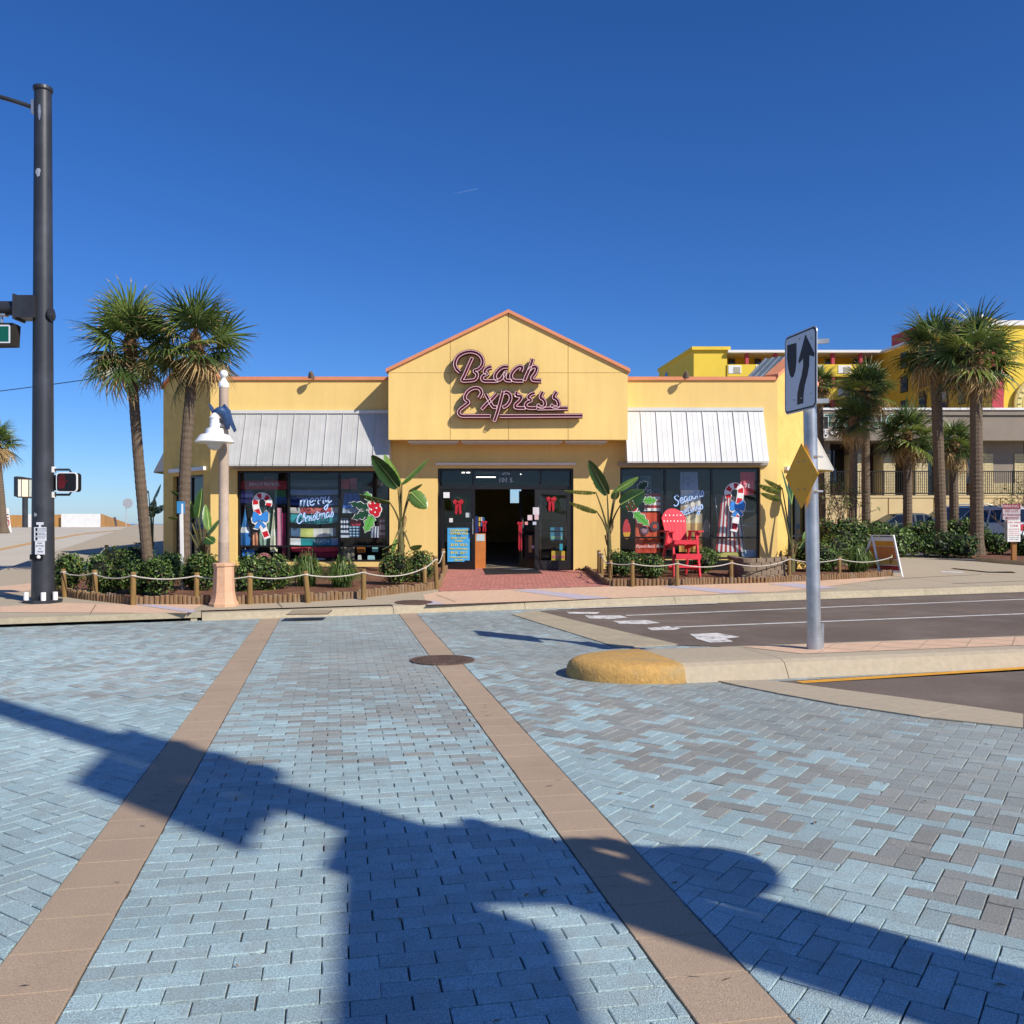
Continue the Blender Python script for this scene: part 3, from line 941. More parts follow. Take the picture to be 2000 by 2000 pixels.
# the angled corner walls with little gables
AL, AR = 2.0, 1.5
def corner(P0, P1, hole, peak_u, name):
    P0, P1 = Vector(P0), Vector(P1)
    Lw = (P1 - P0).length
    w = wall_holes(name, M['stucco2'], P0, P1, -.1, ZP - .09, [hole])
    d = (P1 - P0).normalized(); n = Vector((-d.y, d.x))
    def P(u, z, k): return Vector((P0.x + d.x * u + n.x * k, P0.y + d.y * u + n.y * k, z))
    pk = ZP + .72
    mb = MB(); mb.prism([P(0, ZP - .09, 0), P(Lw, ZP - .09, 0), P(Lw, ZP - .02, 0), P(peak_u, pk - .09, 0), P(0, ZP - .02, 0)], (n.x * .28, n.y * .28, 0))
    o = mb.build('gable_wall', M['stucco2'], shop); fix(o.data)
    for a, b in ((0, peak_u), (Lw, peak_u)):
        e = -.07 if a == 0 else .07
        mb = MB(); mb.prism([P(a + e, ZP - .03, -.06), P(b, pk - .09, -.06), P(b, pk + .01, -.06), P(a + e, ZP + .07, -.06)], (n.x * .4, n.y * .4, 0))
        o = mb.build('coping', M['coping'], shop); fix(o.data)
    # short roof behind the gable, glazed in metal frames
    back = .6
    for a, b in ((-.02, peak_u), (Lw + .02, peak_u)):
        p = [P(a, ZP - .03, .34), P(b, pk - .03, .34), P(b, pk - .03, .34 + back), P(a, ZP - .03, .34 + back)]
        nn = (p[1] - p[0]).cross(p[3] - p[0]).normalized() * .04
        mb = MB(); mb.prism(p, nn); o = mb.build('skylight_panel', M['sky_panel'], shop); fix(o.data)
        for k in (0, .33, .66, 1):
            q0, q1 = p[0].lerp(p[3], k), p[1].lerp(p[2], k)
            up = Vector((0, 0, .045))
            MB().bar(q0 + up, q1 + up, .04, .04).build('skylight_bar', M['galv'], shop)
    return P, Lw
PL, LL = corner((XL - AL, YF + AL), (XL, YF), (LL0 := .62, 2.42, .2, 2.88), 1.41, 'corner_wall')
PR, LR = corner((XR, YF), (XR + AR, YF + AR), (.55, 1.75, .55, 2.95), 1.06, 'corner_wall')
# side and back walls, roof, interior
mb = MB(); mb.box(-9.94, -9.66, 26.32, 40, -.1, ZP - .1); mb.build('side_wall', M['stucco2'], shop)
mb = MB(); mb.box(8.2, 8.48, 25.82, 40, -.1, ZP - .1); mb.build('side_wall', M['stucco2'], shop)
wall_holes('rear_wall', M['stucco2'], (-9.95, 40), (8.49, 40), -.1, ZP - .1, [(9.87, 10.35, 2.45, 3.05)])
mb = MB(); mb.sheet([(-7.7, YF + .3, ZP - .5), (6.9, YF + .3, ZP - .5), (8.3, 26, ZP - .5), (8.3, 40, ZP - .5), (-9.7, 40, ZP - .5), (-9.7, 26.4, ZP - .5)])
mb.build('roof', M['roof'], shop)
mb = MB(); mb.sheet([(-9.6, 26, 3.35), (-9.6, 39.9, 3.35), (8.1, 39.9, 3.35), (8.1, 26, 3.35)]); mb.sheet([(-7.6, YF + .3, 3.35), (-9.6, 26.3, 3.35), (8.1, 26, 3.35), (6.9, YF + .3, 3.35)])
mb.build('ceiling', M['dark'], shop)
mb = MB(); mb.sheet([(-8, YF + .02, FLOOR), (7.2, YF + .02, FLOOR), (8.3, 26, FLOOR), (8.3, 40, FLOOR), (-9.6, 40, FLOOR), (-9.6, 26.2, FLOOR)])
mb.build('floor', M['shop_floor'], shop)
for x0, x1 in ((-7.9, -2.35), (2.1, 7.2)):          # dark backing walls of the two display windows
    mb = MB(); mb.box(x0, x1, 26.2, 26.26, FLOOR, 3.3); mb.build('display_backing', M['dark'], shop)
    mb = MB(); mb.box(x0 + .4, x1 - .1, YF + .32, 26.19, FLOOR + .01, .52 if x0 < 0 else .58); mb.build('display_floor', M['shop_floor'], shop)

# parapet coping
mb = MB(); mb.box(XL + .02, -3.2, YF - .05, YF + .32, ZP - .09, ZP); mb.build('coping', M['coping'], shop)
mb = MB(); mb.box(3.0, XR - .02, YF - .05, YF + .32, ZP - .09, ZP); mb.build('coping', M['coping'], shop)
mb = MB(); mb.box(XL + .02, -3.2, YF + .33, YF + .42, ZP - .03, ZP + .03); mb.box(3.0, XR - .5, YF + .33, YF + .42, ZP - .03, ZP + .03); mb.build('roof_flashing', M['white'], shop)

# ---- projecting gable: backing, stucco panels with reveal joints, coping, soffit
GX0, GX1, GXP, GZ0, GZE, GZP = -3.15, 2.95, -.09, 3.70, 5.45, 6.93
mb = MB()
mb.prism([(GX0 + .01, YB + .03, GZ0 + .01), (GX1 - .01, YB + .03, GZ0 + .01), (GX1 - .01, YB + .03, GZE - .02), (GXP, YB + .03, GZP - .03), (GX0 + .01, YB + .03, GZE - .02)], (0, YF - YB - .032, 0))
o = mb.build('gable_body', M['stucco2'], shop); fix(o.data)
def gz(x): return GZE + (GZP - GZE) * ((x - GX0) / (GXP - GX0) if x < GXP else (GX1 - x) / (GX1 - GXP))
cols = [GX0, -1.575, GXP, 1.43, GX1]
ZM = 1.57 + (1022 - 728) / F * YB
for i in range(4):
    a, b = cols[i] + (.006 if i else 0), cols[i + 1] - (.006 if i < 3 else 0)
    for lower in (True, False):
        if lower:
            poly = [(a, YB, GZ0), (b, YB, GZ0), (b, YB, min(ZM - .005, gz(b) - .002)), (a, YB, min(ZM - .005, gz(a) - .002))]
        else:
            za, zb = gz(a), gz(b)
            poly = [(a, YB, ZM + .005), (b, YB, ZM + .005), (b, YB, zb), (a, YB, za)]
            if za <= ZM + .006: 
                poly = [(a + (b - a) * .03, YB, ZM + .005), (b, YB, ZM + .005), (b, YB, zb)]
            if zb <= ZM + .006:
                poly = [(a, YB, ZM + .005), (b - (b - a) * .03, YB, ZM + .005), (a, YB, za)]
        o = MB().prism(poly, (0, .028, 0)).build('gable_panel', M['stucco'], shop); fix(o.data)
for a, b in ((GX0 - .06, GXP), (GX1 + .06, GXP)):
    za, zb = GZE - .03, GZP
    p = [(a, YB - .06, za), (b, YB - .06, zb), (b, YB - .06, zb + .085), (a, YB - .06, za + .085)]
    o = MB().prism(p, (0, 1.6, 0)).build('coping', M['coping'], shop); fix(o.data)
# fluorescent fixtures under the gable
for x0, x1 in ((-2.68, -1.37), (-1.31, 1.30), (1.36, 2.45)):
    fx = MB().box(x0, x1, YB + .22, YB + .38, GZ0 - .05, GZ0 - .001).build('light_fixture', M['white'], shop)
    MB().tube([(x0 + .05, YB + .3, GZ0 - .075), (x1 - .05, YB + .3, GZ0 - .075)], .02, 8).build('tube', M['globe'], fx)
# roll-shutter boxes over the openings
def shutter_box(x0, x1, z0, z1, m='grey_trim', y=YF):
    mb = MB()
    mb.prism([(x0, y - .002, z0), (x0, y - .09, z0 + .015), (x0, y - .11, z1 - .01), (x0, y - .002, z1)], (x1 - x0, 0, 0))
    o = mb.build('shutter_box', M[m], shop); fix(o.data)
shutter_box(-7.33, -3.2, 2.985, 3.06); shutter_box(2.8, 6.72, 3.075, 3.17); shutter_box(-2.02, 1.69, 3.09, 3.165, 'white')
for (P, L, u0, u1) in ((PL, LL, .55, 2.62), (PR, LR, .35, 1.9)):
    za = 2.98
    a, b = P(u0, za, -.1), P(u1, za, -.1)
    n = (P(0, 0, 1) - P(0, 0, 0))
    o = MB().prism([a, b, b + Vector((0, 0, .1)), a + Vector((0, 0, .1))], n * .098).build('shutter_box', M['white'], shop); fix(o.data)

# ---- awnings
def awning(x0, x1, n, ztop, zbot, proj, parent=shop, Mx=Matrix.Identity(4), m='white_metal'):
    root = bpy.data.objects.new('awning', None); link(root, parent, Mx)
    y0, y1 = -.02, -proj
    aw = MB()
    aw.prism([(x0, y0, ztop), (x1, y0, ztop), (x1, y0 - .045, ztop), (x0, y0 - .045, ztop)], (0, 0, .085))
    aw.build('header', M['white_metal'], root, M=Mx)
    w = (x1 - x0) / n
    L = sqrt((ztop - zbot) ** 2 + (y0 - y1) ** 2)
    if (w, L) not in shared:
        m_ = MB()
        # one pan in its own plane: x across, y down the slope, z out of the face
        prof = [(0, 0), (0, .028), (.012, .028), (.014, .003), (w * .34, .003), (w * .35, .009), (w * .37, .009), (w * .38, .003), (w * .66, .003), (w * .67, .009), (w * .69, .009), (w * .70, .003), (w - .002, .003), (w - .002, 0)]
        vs = [(x, 0, z) for x, z in prof] + [(x, L, z) for x, z in prof]
        k = len(prof)
        m_.add(vs, [(i, (i + 1) % k, (i + 1) % k + k, i + k) for i in range(k)] + [tuple(range(k - 1, -1, -1)), tuple(range(k, 2 * k))])
        me = m_.mesh('awning_panel', M[m]); fix(me)
        shared[(w, L)] = me
    me = shared[(w, L)]
    down = Vector((0, y1 - y0, zbot - ztop)).normalized()
    out = Vector((1, 0, 0)).cross(down) * -1
    if out.y > 0: out = -out
    for i in range(n):
        Mp = Matrix(((1, down.x, out.x, x0 + i * w), (0, down.y, out.y, y0), (0, down.z, out.z, ztop), (0, 0, 0, 1)))
        o = bpy.data.objects.new('awning_panel', me); link(o, root, Mx @ Mp)
    for x in (x0 + .004, x1 - .012):
        o = MB().prism([(x, y0, ztop - .01), (x, y0 + .0, zbot + .04), (x, y1, zbot + .0)], (.008, 0, 0)).build('end_panel', M['white_metal'], root, M=Mx); fix(o.data)
    MB().bar((x0, y1 + .02, zbot - .012), (x1, y1 + .02, zbot - .012), .03, .03).build('front_rail', M['white_metal'], root, M=Mx)
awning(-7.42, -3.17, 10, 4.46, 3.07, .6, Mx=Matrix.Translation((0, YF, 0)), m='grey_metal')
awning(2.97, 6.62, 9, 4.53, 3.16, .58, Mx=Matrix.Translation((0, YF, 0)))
awning(-3, 3, 14, 4.5, 3.1, .75, Mx=Matrix.Translation((-9.95, 30.5, 0)) @ Matrix.Rotation(R(-90), 4, 'Z'))
awning(-3, 3, 14, 4.5, 3.1, .75, Mx=Matrix.Translation((8.49, 29.5, 0)) @ Matrix.Rotation(R(90), 4, 'Z'))

# ---- windows
def window(x0, x1, z0, z1, xs, zt, y=YF + .1, name='display_window', parent=shop):
    fr = MB()
    t = .055
    fr.box(x0, x1, y, y + .09, z1 - t, z1); fr.box(x0, x1, y, y + .09, z0, z0 + t)
    fr.box(x0, x0 + t, y, y + .09, z0 + t, z1 - t); fr.box(x1 - t, x1, y, y + .09, z0 + t, z1 - t)
    for x in xs: fr.box(x - t / 2, x + t / 2, y, y + .09, z0 + t, z1 - t)
    w = fr.build(name, M['black_frame'], parent)
    e = [x0 + t / 2] + list(xs) + [x1 - t / 2]
    for a, b in zip(e, e[1:]):
        if zt: MB().box(a + t / 2, b - t / 2, y + .004, y + .08, zt - .025, zt + .025).build('rail', M['black_frame'], w)
        for c, d in ((z0 + t, zt - .025), (zt + .025, z1 - t)) if zt else ((z0 + t, z1 - t),):
            MB().sheet([(a + t / 2, y + .045, c), (b - t / 2, y + .045, c), (b - t / 2, y + .045, d), (a + t / 2, y + .045, d)]).build('pane', M['glass'], w)
    return w
XW = lambda px, d=YF + .1: (px - HX) / F * d
ZW = lambda py, d=YF + .1: EYE + (HY - py) / F * d
window(*WL, [XW(563.6), XW(662.5)], .96)
window(*WR, [XW(1299), XW(1390)], 1.19)
# corner openings
def corner_window(P, u0, u1, z0, z1, m):
    fr = MB()
    def box(a, b, c, d): fr.prism([P(a, c, .1), P(b, c, .1), P(b, d, .1), P(a, d, .1)], (P(0, 0, .07) - P(0, 0, 0)))
    box(u0, u1, z1 - .06, z1); box(u0, u1, z0, z0 + .06); box(u0, u0 + .06, z0 + .06, z1 - .06); box(u1 - .06, u1, z0 + .06, z1 - .06)
    box((u0 + u1) / 2 - .03, (u0 + u1) / 2 + .03, z0 + .06, z1 - .06)
    box(u0 + .06, (u0 + u1) / 2 - .03, 1.2, 1.25); box((u0 + u1) / 2 + .03, u1 - .06, 1.2, 1.25)
    w = fr.build('corner_window', M['black_frame'], shop)
    o = MB().sheet([P(u0, z0, .14), P(u1, z0, .14), P(u1, z1, .14), P(u0, z1, .14)]).build('pane', m, w)
corner_window(PL, .62, 2.42, .2, 2.88, M['glass']); corner_window(PR, .55, 1.75, .55, 2.95, M['glass'])
# right-hand base course under the window
MB().box(2.86, 7.02, YF - .02, YF - .001, .2, .6).build('base_course', M['black'], shop)

# ---- entrance: transom, fixed side light, double doors standing open
y = YF + .12
t = .06
fr = MB()
fr.box(DO[0], DO[1], y, y + .1, DO[3] - t, DO[3]); fr.box(DO[0], DO[0] + t, y, y + .1, FLOOR, DO[3] - t); fr.box(DO[1] - t, DO[1], y, y + .1, FLOOR, DO[3] - t)
fr.box(DO[0] + t, DO[1] - t, y, y + .1, 2.47, 2.55)
for px in (923.5, 1056): fr.box(XW(px) - .03, XW(px) + .03, y, y + .1, 2.55, DO[3] - t)
ent = fr.build('entrance_frame', M['black_frame'], shop)
e = [DO[0] + t, XW(923.5) , XW(1056), DO[1] - t]
for a, b in zip(e, e[1:]):
    MB().sheet([(a + .03, y + .05, 2.55), (b - .03, y + .05, 2.55), (b - .03, y + .05, DO[3] - t), (a + .03, y + .05, DO[3] - t)]).build('transom_pane', M['glass'], ent)
text('101 S.', .17, paint('#dfe3e6'), ent, (XW(988.5), y - .004, ZW(938)), extrude=.002)
mb = MB()       # little palm emblem above the number
for k in range(6):
    a = R(-10 + k * 40)
    p = Vector((XW(988.5), y - .004, ZW(926)))
    mb.bar(p, p + Vector((.11 * cos(a), 0, .055 * sin(a))), .004, .022)
mb.bar((XW(988.5), y - .004, ZW(932)), (XW(988.5), y - .004, ZW(926)), .004, .018)
mb.build('emblem', paint('#aeb6bb'), ent)
MB().box(XW(945), XW(1060), YF - .12, YF + .3, FLOOR - .02, FLOOR + .02).build('threshold', M['alu'], ent)
def door_leaf(w, h, M4, name='door', rail=1.02):
    """A narrow-stile glass leaf hinged at its local origin, reaching along +x."""
    f = MB()
    f.box(0, .1, -.022, .022, .02, h); f.box(w - .1, w, -.022, .022, .02, h)
    f.box(.1, w - .1, -.022, .022, h - .11, h); f.box(.1, w - .1, -.022, .022, .02, .26)
    f.box(.1, w - .1, -.02, .02, rail - .02, rail + .02)
    d = f.build(name, M['black_frame'], shop, M=M4)
    for a, b in ((.26, rail - .02), (rail + .02, h - .11)):
        MB().sheet([(.1, 0, a), (w - .1, 0, a), (w - .1, 0, b), (.1, 0, b)]).build('pane', M['glass'], d, M=M4)
    MB().tube([(w - .05, -.075, .95), (w - .05, -.075, 1.35)], .014).add([], []).build('handle', M['galv'], d, M=M4)
    return d, M4
dl, ML = door_leaf(.92, 2.12, Matrix.Translation((DO[0] + .08, YF - .03, FLOOR - .01)) @ Matrix.Rotation(R(-7), 4, 'Z'))
d2, M2 = door_leaf(.9, 2.1, Matrix.Translation((XW(1056), YF + .1, FLOOR)) @ Matrix.Rotation(R(128), 4, 'Z'))
d3, M3 = door_leaf(.96, 2.12, Matrix.Translation((DO[1] - .08, YF - .03, FLOOR - .01)) @ Matrix.Rotation(R(180 + 9), 4, 'Z'))
# door stickers
for px, py, w_, h_, c in ((872, 967, 12, 11, '#e8e8e6'), (881, 1016, 7, 8, '#dcdcd8'), (914, 1006, 9, 9, '#cfd6d2')):
    p = W(px, py, YF - .1); w2, h2 = w_ / F * YF / 2, h_ / F * YF / 2
    MB().box(p.x - w2, p.x + w2, p.y - .0, p.y + .004, p.z - h2, p.z + h2).build('sticker', paint(c), dl)
for px, py, w_, h_, c in ((1047, 998, 12, 14, '#d8d2d4'), (1035, 1011, 9, 10, '#e0c8c8'), (1048, 1010, 8, 10, '#d8b8b8'), (1028, 1022, 6, 6, '#d89a94'), (1044, 1022, 7, 6, '#bfc8d8'), (1041, 1068, 5, 5, '#b89494')):
    p = W(px, py, YF - .28); w2, h2 = w_ / F * YF / 2, h_ / F * YF / 2
    MB().box(p.x - w2, p.x + w2, p.y, p.y + .004, p.z - h2, p.z + h2).build('sticker', paint(c), d2)

# ---- floodlights on the parapet
for px, lab in ((612, 'small parapet floodlight over the shaded end of the facade beside the lamp post'), (1339, 'small parapet floodlight over the sunlit white awning')):
    p = W(px, 742, YF - .1)
    fl = thing('floodlight', lab, 'floodlight', p, 'floodlights on the parapet')
    MB().tube([(p.x, YF - .06, ZP - .06), (p.x - .02, YF - .26, ZP - .0)], .014).build('arm', M['dark'], fl)
    q = Vector((p.x - .02, YF - .28, ZP + .01))
    MB().lathe([(.03, .09), (.05, .06), (.085, -.05), (.09, -.07)], (0, 0, 0), 12, M=Matrix.Translation(q) @ Matrix.Rotation(R(35), 4, 'X')).build('lamp_head', paint('#6a5a4c'), fl)

# ---- script sign: channel letters with glass tubing
sign = thing('neon_sign', 'dark red script channel sign reading Beach Express on the gable', 'sign', (0, YB - .2, 4.3))
ZO = (850, 660, 6.0375)
YS = YB - .19
def sp(x, z): return W(ZO[0] + x / ZO[2], ZO[1] + z / ZO[2], YS)
letters = {
 'letter_b': [[(292, 405), (250, 365), (232, 300), (262, 228), (325, 183), (410, 163), (485, 178), (538, 218), (560, 280), (545, 335), (508, 372), (462, 392), (492, 425), (488, 465), (462, 495), (405, 505), (318, 503), (345, 440), (390, 335), (436, 235)]],
 'letter_e': [[(665, 342), (628, 350), (590, 378), (582, 408), (612, 425), (570, 445), (550, 478), (572, 506), (640, 510), (738, 510)], ],
 'letter_a': [[(862, 343), (800, 346), (742, 385), (706, 442), (716, 488), (756, 498), (802, 450), (832, 402), (820, 460), (836, 500), (900, 506)]],
 'letter_c': [[(1008, 398), (1026, 348), (985, 342), (930, 382), (896, 440), (906, 490), (950, 507), (1036, 508)]],
 'letter_h': [[(1148, 245), (1128, 318), (1090, 410), (1050, 503)], [(1100, 388), (1150, 345), (1195, 352), (1182, 410), (1142, 470), (1158, 500), (1252, 506)]],
 'letter_capital_e': [[(514, 712), (546, 650), (520, 600), (460, 592), (398, 622), (358, 672), (352, 722), (392, 762), (345, 805), (292, 848), (277, 888), (312, 920), (400, 922), (650, 922)]],
 'letter_x': [[(592, 662), (620, 712), (650, 770), (688, 818), (724, 812)], [(728, 658), (664, 728), (602, 782), (548, 842)]],
 'letter_p': [[(800, 625), (762, 770), (725, 900), (694, 985)], [(800, 655), (850, 645), (886, 685), (880, 745), (842, 798), (798, 822)]],
 'letter_r': [[(966, 632), (955, 680), (1012, 692), (1000, 735), (950, 785), (944, 818), (985, 828), (1060, 828)]],
 'letter_s': [[(1175, 652), (1130, 665), (1096, 702), (1130, 735), (1080, 765), (1066, 800), (1100, 826), (1196, 828)],
              [(1270, 632), (1240, 700), (1275, 728), (1296, 778), (1272, 815), (1232, 812), (1206, 785)],
              [(1432, 632), (1396, 700), (1432, 728), (1456, 778), (1440, 814), (1392, 812), (1364, 788)], [(1205, 836), (1562, 830)]],
 'underline_bar': [[(762, 924), (1240, 921), (1738, 918)]],
}
def ribbon(pts, hw, depth=0, off=0.0):
    """Left and right edges of a stroke in the plane of the sign."""
    out = []
    n = len(pts)
    for i, p in enumerate(pts):
        d = (pts[min(i + 1, n - 1)] - pts[max(i - 1, 0)]); d.y = 0; d.normalize()
        nn = Vector((-d.z, 0, d.x))
        out.append((p + nn * hw, p - nn * hw))
    return out
kk = 0
for nm, strokes in letters.items():
    body, tubes = MB(), MB()
    for st_ in strokes:
        pts = smooth_path([sp(*q) for q in st_], 5)
        ed = ribbon(pts, .062, .1)
        dz = Vector((0, .0012 * (kk % 7), 0)); kk += 1
        D = Vector((0, .13, 0))
        vs = []
        for a, b in ed: vs += [a + dz, b + dz, b + dz + D, a + dz + D]
        n = len(ed)
        fs = []
        for i in range(n - 1):
            for j in range(4):
                fs.append((i * 4 + j, i * 4 + (j + 1) % 4, i * 4 + 4 + (j + 1) % 4, i * 4 + 4 + j))
        fs += [(0, 1, 2, 3), ((n - 1) * 4 + 3, (n - 1) * 4 + 2, (n - 1) * 4 + 1, (n - 1) * 4)]
        body.add(vs, fs)
        e2 = ribbon(pts, .036, 0)
        y_ = Vector((0, -.022, 0))
        loop = [a + y_ for a, b in e2] + [b + y_ for a, b in reversed(e2)]
        tubes.tube(loop, .0085, 5)
    o = body.build(nm, M['sign_red'], sign); fix(o.data)
    tubes.build('glass_tube', M['neon_pink'], o, smooth=True)
# stand-offs behind the letters
mb = MB()
for q in ((300, 500), (520, 250), (900, 508), (1240, 506), (350, 920), (1000, 920), (1600, 918), (1100, 828)):
    p = sp(*q); mb.tube([p + Vector((0, .12, 0)), p + Vector((0, .19, 0))], .015, 6)
o = mb.build('standoff', M['dark'], sign)
# ================================================================== WINDOW PAINTINGS AND GOODS
YG = YF + .125            # just in front of the panes
rg = random.Random(21)
def flat(name, pts, m, parent, y, th=.004):
    """A thin flat piece, its outline given by survey points, at depth y."""
    o = MB().prism([W(a, b, y) for a, b in pts], (0, th, 0)).build(name, m, parent); fix(o.data); return o
def swell(pts, k):
    cx = sum(p[0] for p in pts) / len(pts); cy = sum(p[1] for p in pts) / len(pts)
    out = []
    for x, z in pts:
        d = sqrt((x - cx) ** 2 + (z - cy) ** 2) or 1
        out.append((x + (x - cx) / d * k, z + (z - cy) / d * k))
    return out
WP = YF + .135
WHITEP, REDP, GREENP, BLUEP, INK = paint('#f2f2f0', .5), paint('#c8202c', .5), paint('#62b04e', .5), paint('#3d8de0', .5), paint('#12131a', .5)
DGREEN = paint('#1f4a34', .5)
def stroke(pts, hw, y, name, m, parent, th=.004, k=4):
    pts3 = smooth_path([W(a, b, y) for a, b in pts], k)
    ed = ribbon(pts3, hw)
    vs = []
    for a, b in ed: vs += [a, b, b + Vector((0, th, 0)), a + Vector((0, th, 0))]
    n = len(ed); fs = []
    for i in range(n - 1):
        for j in range(4): fs.append((i * 4 + j, i * 4 + (j + 1) % 4, i * 4 + 4 + (j + 1) % 4, i * 4 + 4 + j))
    fs += [(0, 1, 2, 3), ((n - 1) * 4 + 3, (n - 1) * 4 + 2, (n - 1) * 4 + 1, (n - 1) * 4)]
    o = MB().add(vs, fs).build(name, m, parent); fix(o.data); return o, ed
def candy_cane(path, bow, label, flip=1):
    """Painted on the pane: white outline, striped cane, blue bow."""
    t = thing('candy_cane_painting', label, 'window painting', W(*path[len(path) // 2], WP), 'Christmas paintings on the shop windows')
    out = [(path[0][0], path[0][1])] + path[1:]
    stroke(out, .09, WP, 'outline', WHITEP, t)
    pts3 = smooth_path([W(a, b, WP - .003) for a, b in path], 6)
    ed = ribbon(pts3, .07)
    wm, rm = MB(), MB()
    n = len(ed)
    for i in range(n - 1):
        b_ = rm if (i % 8) < 4 else wm
        sh = 1 if flip > 0 else 0
        (a0, b0), (a1, b1) = ed[i], ed[i + 1]
        b_.sheet([a0, b0, b1, a1])
    o = wm.build('white_stripes', WHITEP, t); o['kind'] = 'stuff'
    o = rm.build('red_stripes', REDP, t); o['kind'] = 'stuff'
    cx, cy, s_ = bow
    def bp(l): return [(cx + x * s_, cy + z * s_) for x, z in l]
    loops = {'bow_loop': [[(0, -2), (-6, -9), (-13, -12), (-15, -4), (-15, 6), (-11, 10), (-4, 6)], [(0, -2), (6, -9), (13, -13), (16, -6), (15, 5), (12, 9), (4, 6)]],
             'bow_tail': [[(-2, 5), (-7, 13), (-12, 20), (-8, 20), (-4, 22), (1, 12)], [(2, 5), (6, 11), (12, 17), (9, 18), (7, 21), (0, 11)]]}
    allp = [(-15, -4), (-13, -14), (-6, -10), (0, -5), (6, -10), (13, -15), (18, -6), (17, 7), (12, 13), (14, 19), (6, 23), (0, 17), (-4, 24), (-14, 22), (-9, 14), (-16, 10), (-18, 2)]
    flat('outline', bp(allp), WHITEP, t, WP - .006, .002)
    for nm, ls in loops.items():
        for l in ls:
            flat('bow_edge', bp(swell(l, .9)), INK, t, WP - .0085, .002)
            flat(nm, bp(l), BLUEP, t, WP - .011, .002)
    flat('bow_knot', bp([(-3, -4), (3, -4), (4, 0), (3, 5), (-3, 5), (-4, 0)]), BLUEP, t, WP - .0135, .002)
    return t
candy_cane([(524, 988), (525, 979), (518, 970), (507, 969), (500, 977), (500, 990), (505, 1005), (511, 1022), (517, 1038), (522, 1052)], (508, 1011, 1.0),
           'red and white candy cane with a blue bow painted near the lamp post')
candy_cane([(1424, 972), (1421, 962), (1427, 952), (1437, 949), (1446, 954), (1446, 968), (1443, 984), (1439, 1003), (1436, 1022), (1433, 1038)], (1440, 989, .92),
           'candy cane with a blue bow painted on the sunlit window', -1)
def holly(leaves, berries, label):
    t = thing('holly_painting', label, 'window painting', W(*berries[0][:2], WP), 'Christmas paintings on the shop windows')
    for l, m in leaves:
        (x0, z0), (x1, z1), w = l
        d = Vector((x1 - x0, z1 - z0)); L = d.length; d.normalize(); n = Vector((-d.y, d.x))
        def pt(u, v): return (x0 + d.x * u * L + n.x * v * w, z0 + d.y * u * L + n.y * v * w)
        prof = [(0, .15), (.12, .45), (.2, .95), (.33, .62), (.48, 1.05), (.62, .55), (.75, .75), (.86, .3), (1, 0)]
        out = [pt(u, v) for u, v in prof] + [pt(u, -v) for u, v in reversed(prof[:-1])]
        flat('outline', swell(out, 1.6), WHITEP, t, WP, .003)
        flat('leaf_edge', swell(out, .5), INK, t, WP - .003, .002)
        flat('leaf', out, m, t, WP - .0055, .002)
        flat('leaf_vein', [pt(.05, .04), pt(.85, .015), pt(.85, -.015), pt(.05, -.04)], INK, t, WP - .008, .002)
    for k, (x, z, r) in enumerate(berries):
        ring = lambda q: [(x + q * cos(a * pi / 7), z + q * sin(a * pi / 7)) for a in range(14)]
        flat('outline', ring(r + 1.6), WHITEP, t, WP - .009 - .0006 * k, .002)
    for k, (x, z, r) in enumerate(berries):
        ring = lambda q, dx=0, dz=0: [(x + dx + q * cos(a * pi / 7), z + dz + q * sin(a * pi / 7)) for a in range(14)]
        flat('berry', ring(r), REDP, t, WP - .016 - .0006 * k, .002)
        flat('berry_glint', ring(r * .25, -r * .4, -r * .4), WHITEP, t, WP - .021, .001)
holly([(((722, 992), (682, 982), 7), DGREEN), (((722, 1000), (688, 1013), 8), DGREEN), (((726, 980), (712, 960), 7), GREENP), (((728, 1006), (713, 1040), 10), GREENP)],
      [(726, 986, 7), (735, 985, 7), (738, 995, 7), (728, 998, 7), (735, 1003, 6.5)], 'red berried holly painted on the window nearest the sale poster')
holly([(((1247, 955), (1265, 942), 8), DGREEN), (((1257, 978), (1283, 977), 8), GREENP), (((1238, 1000), (1268, 1027), 9), GREENP)],
      [(1231, 984, 7), (1238, 992, 7), (1229, 992, 6)], 'red berried holly painted on the window above the orange towel')
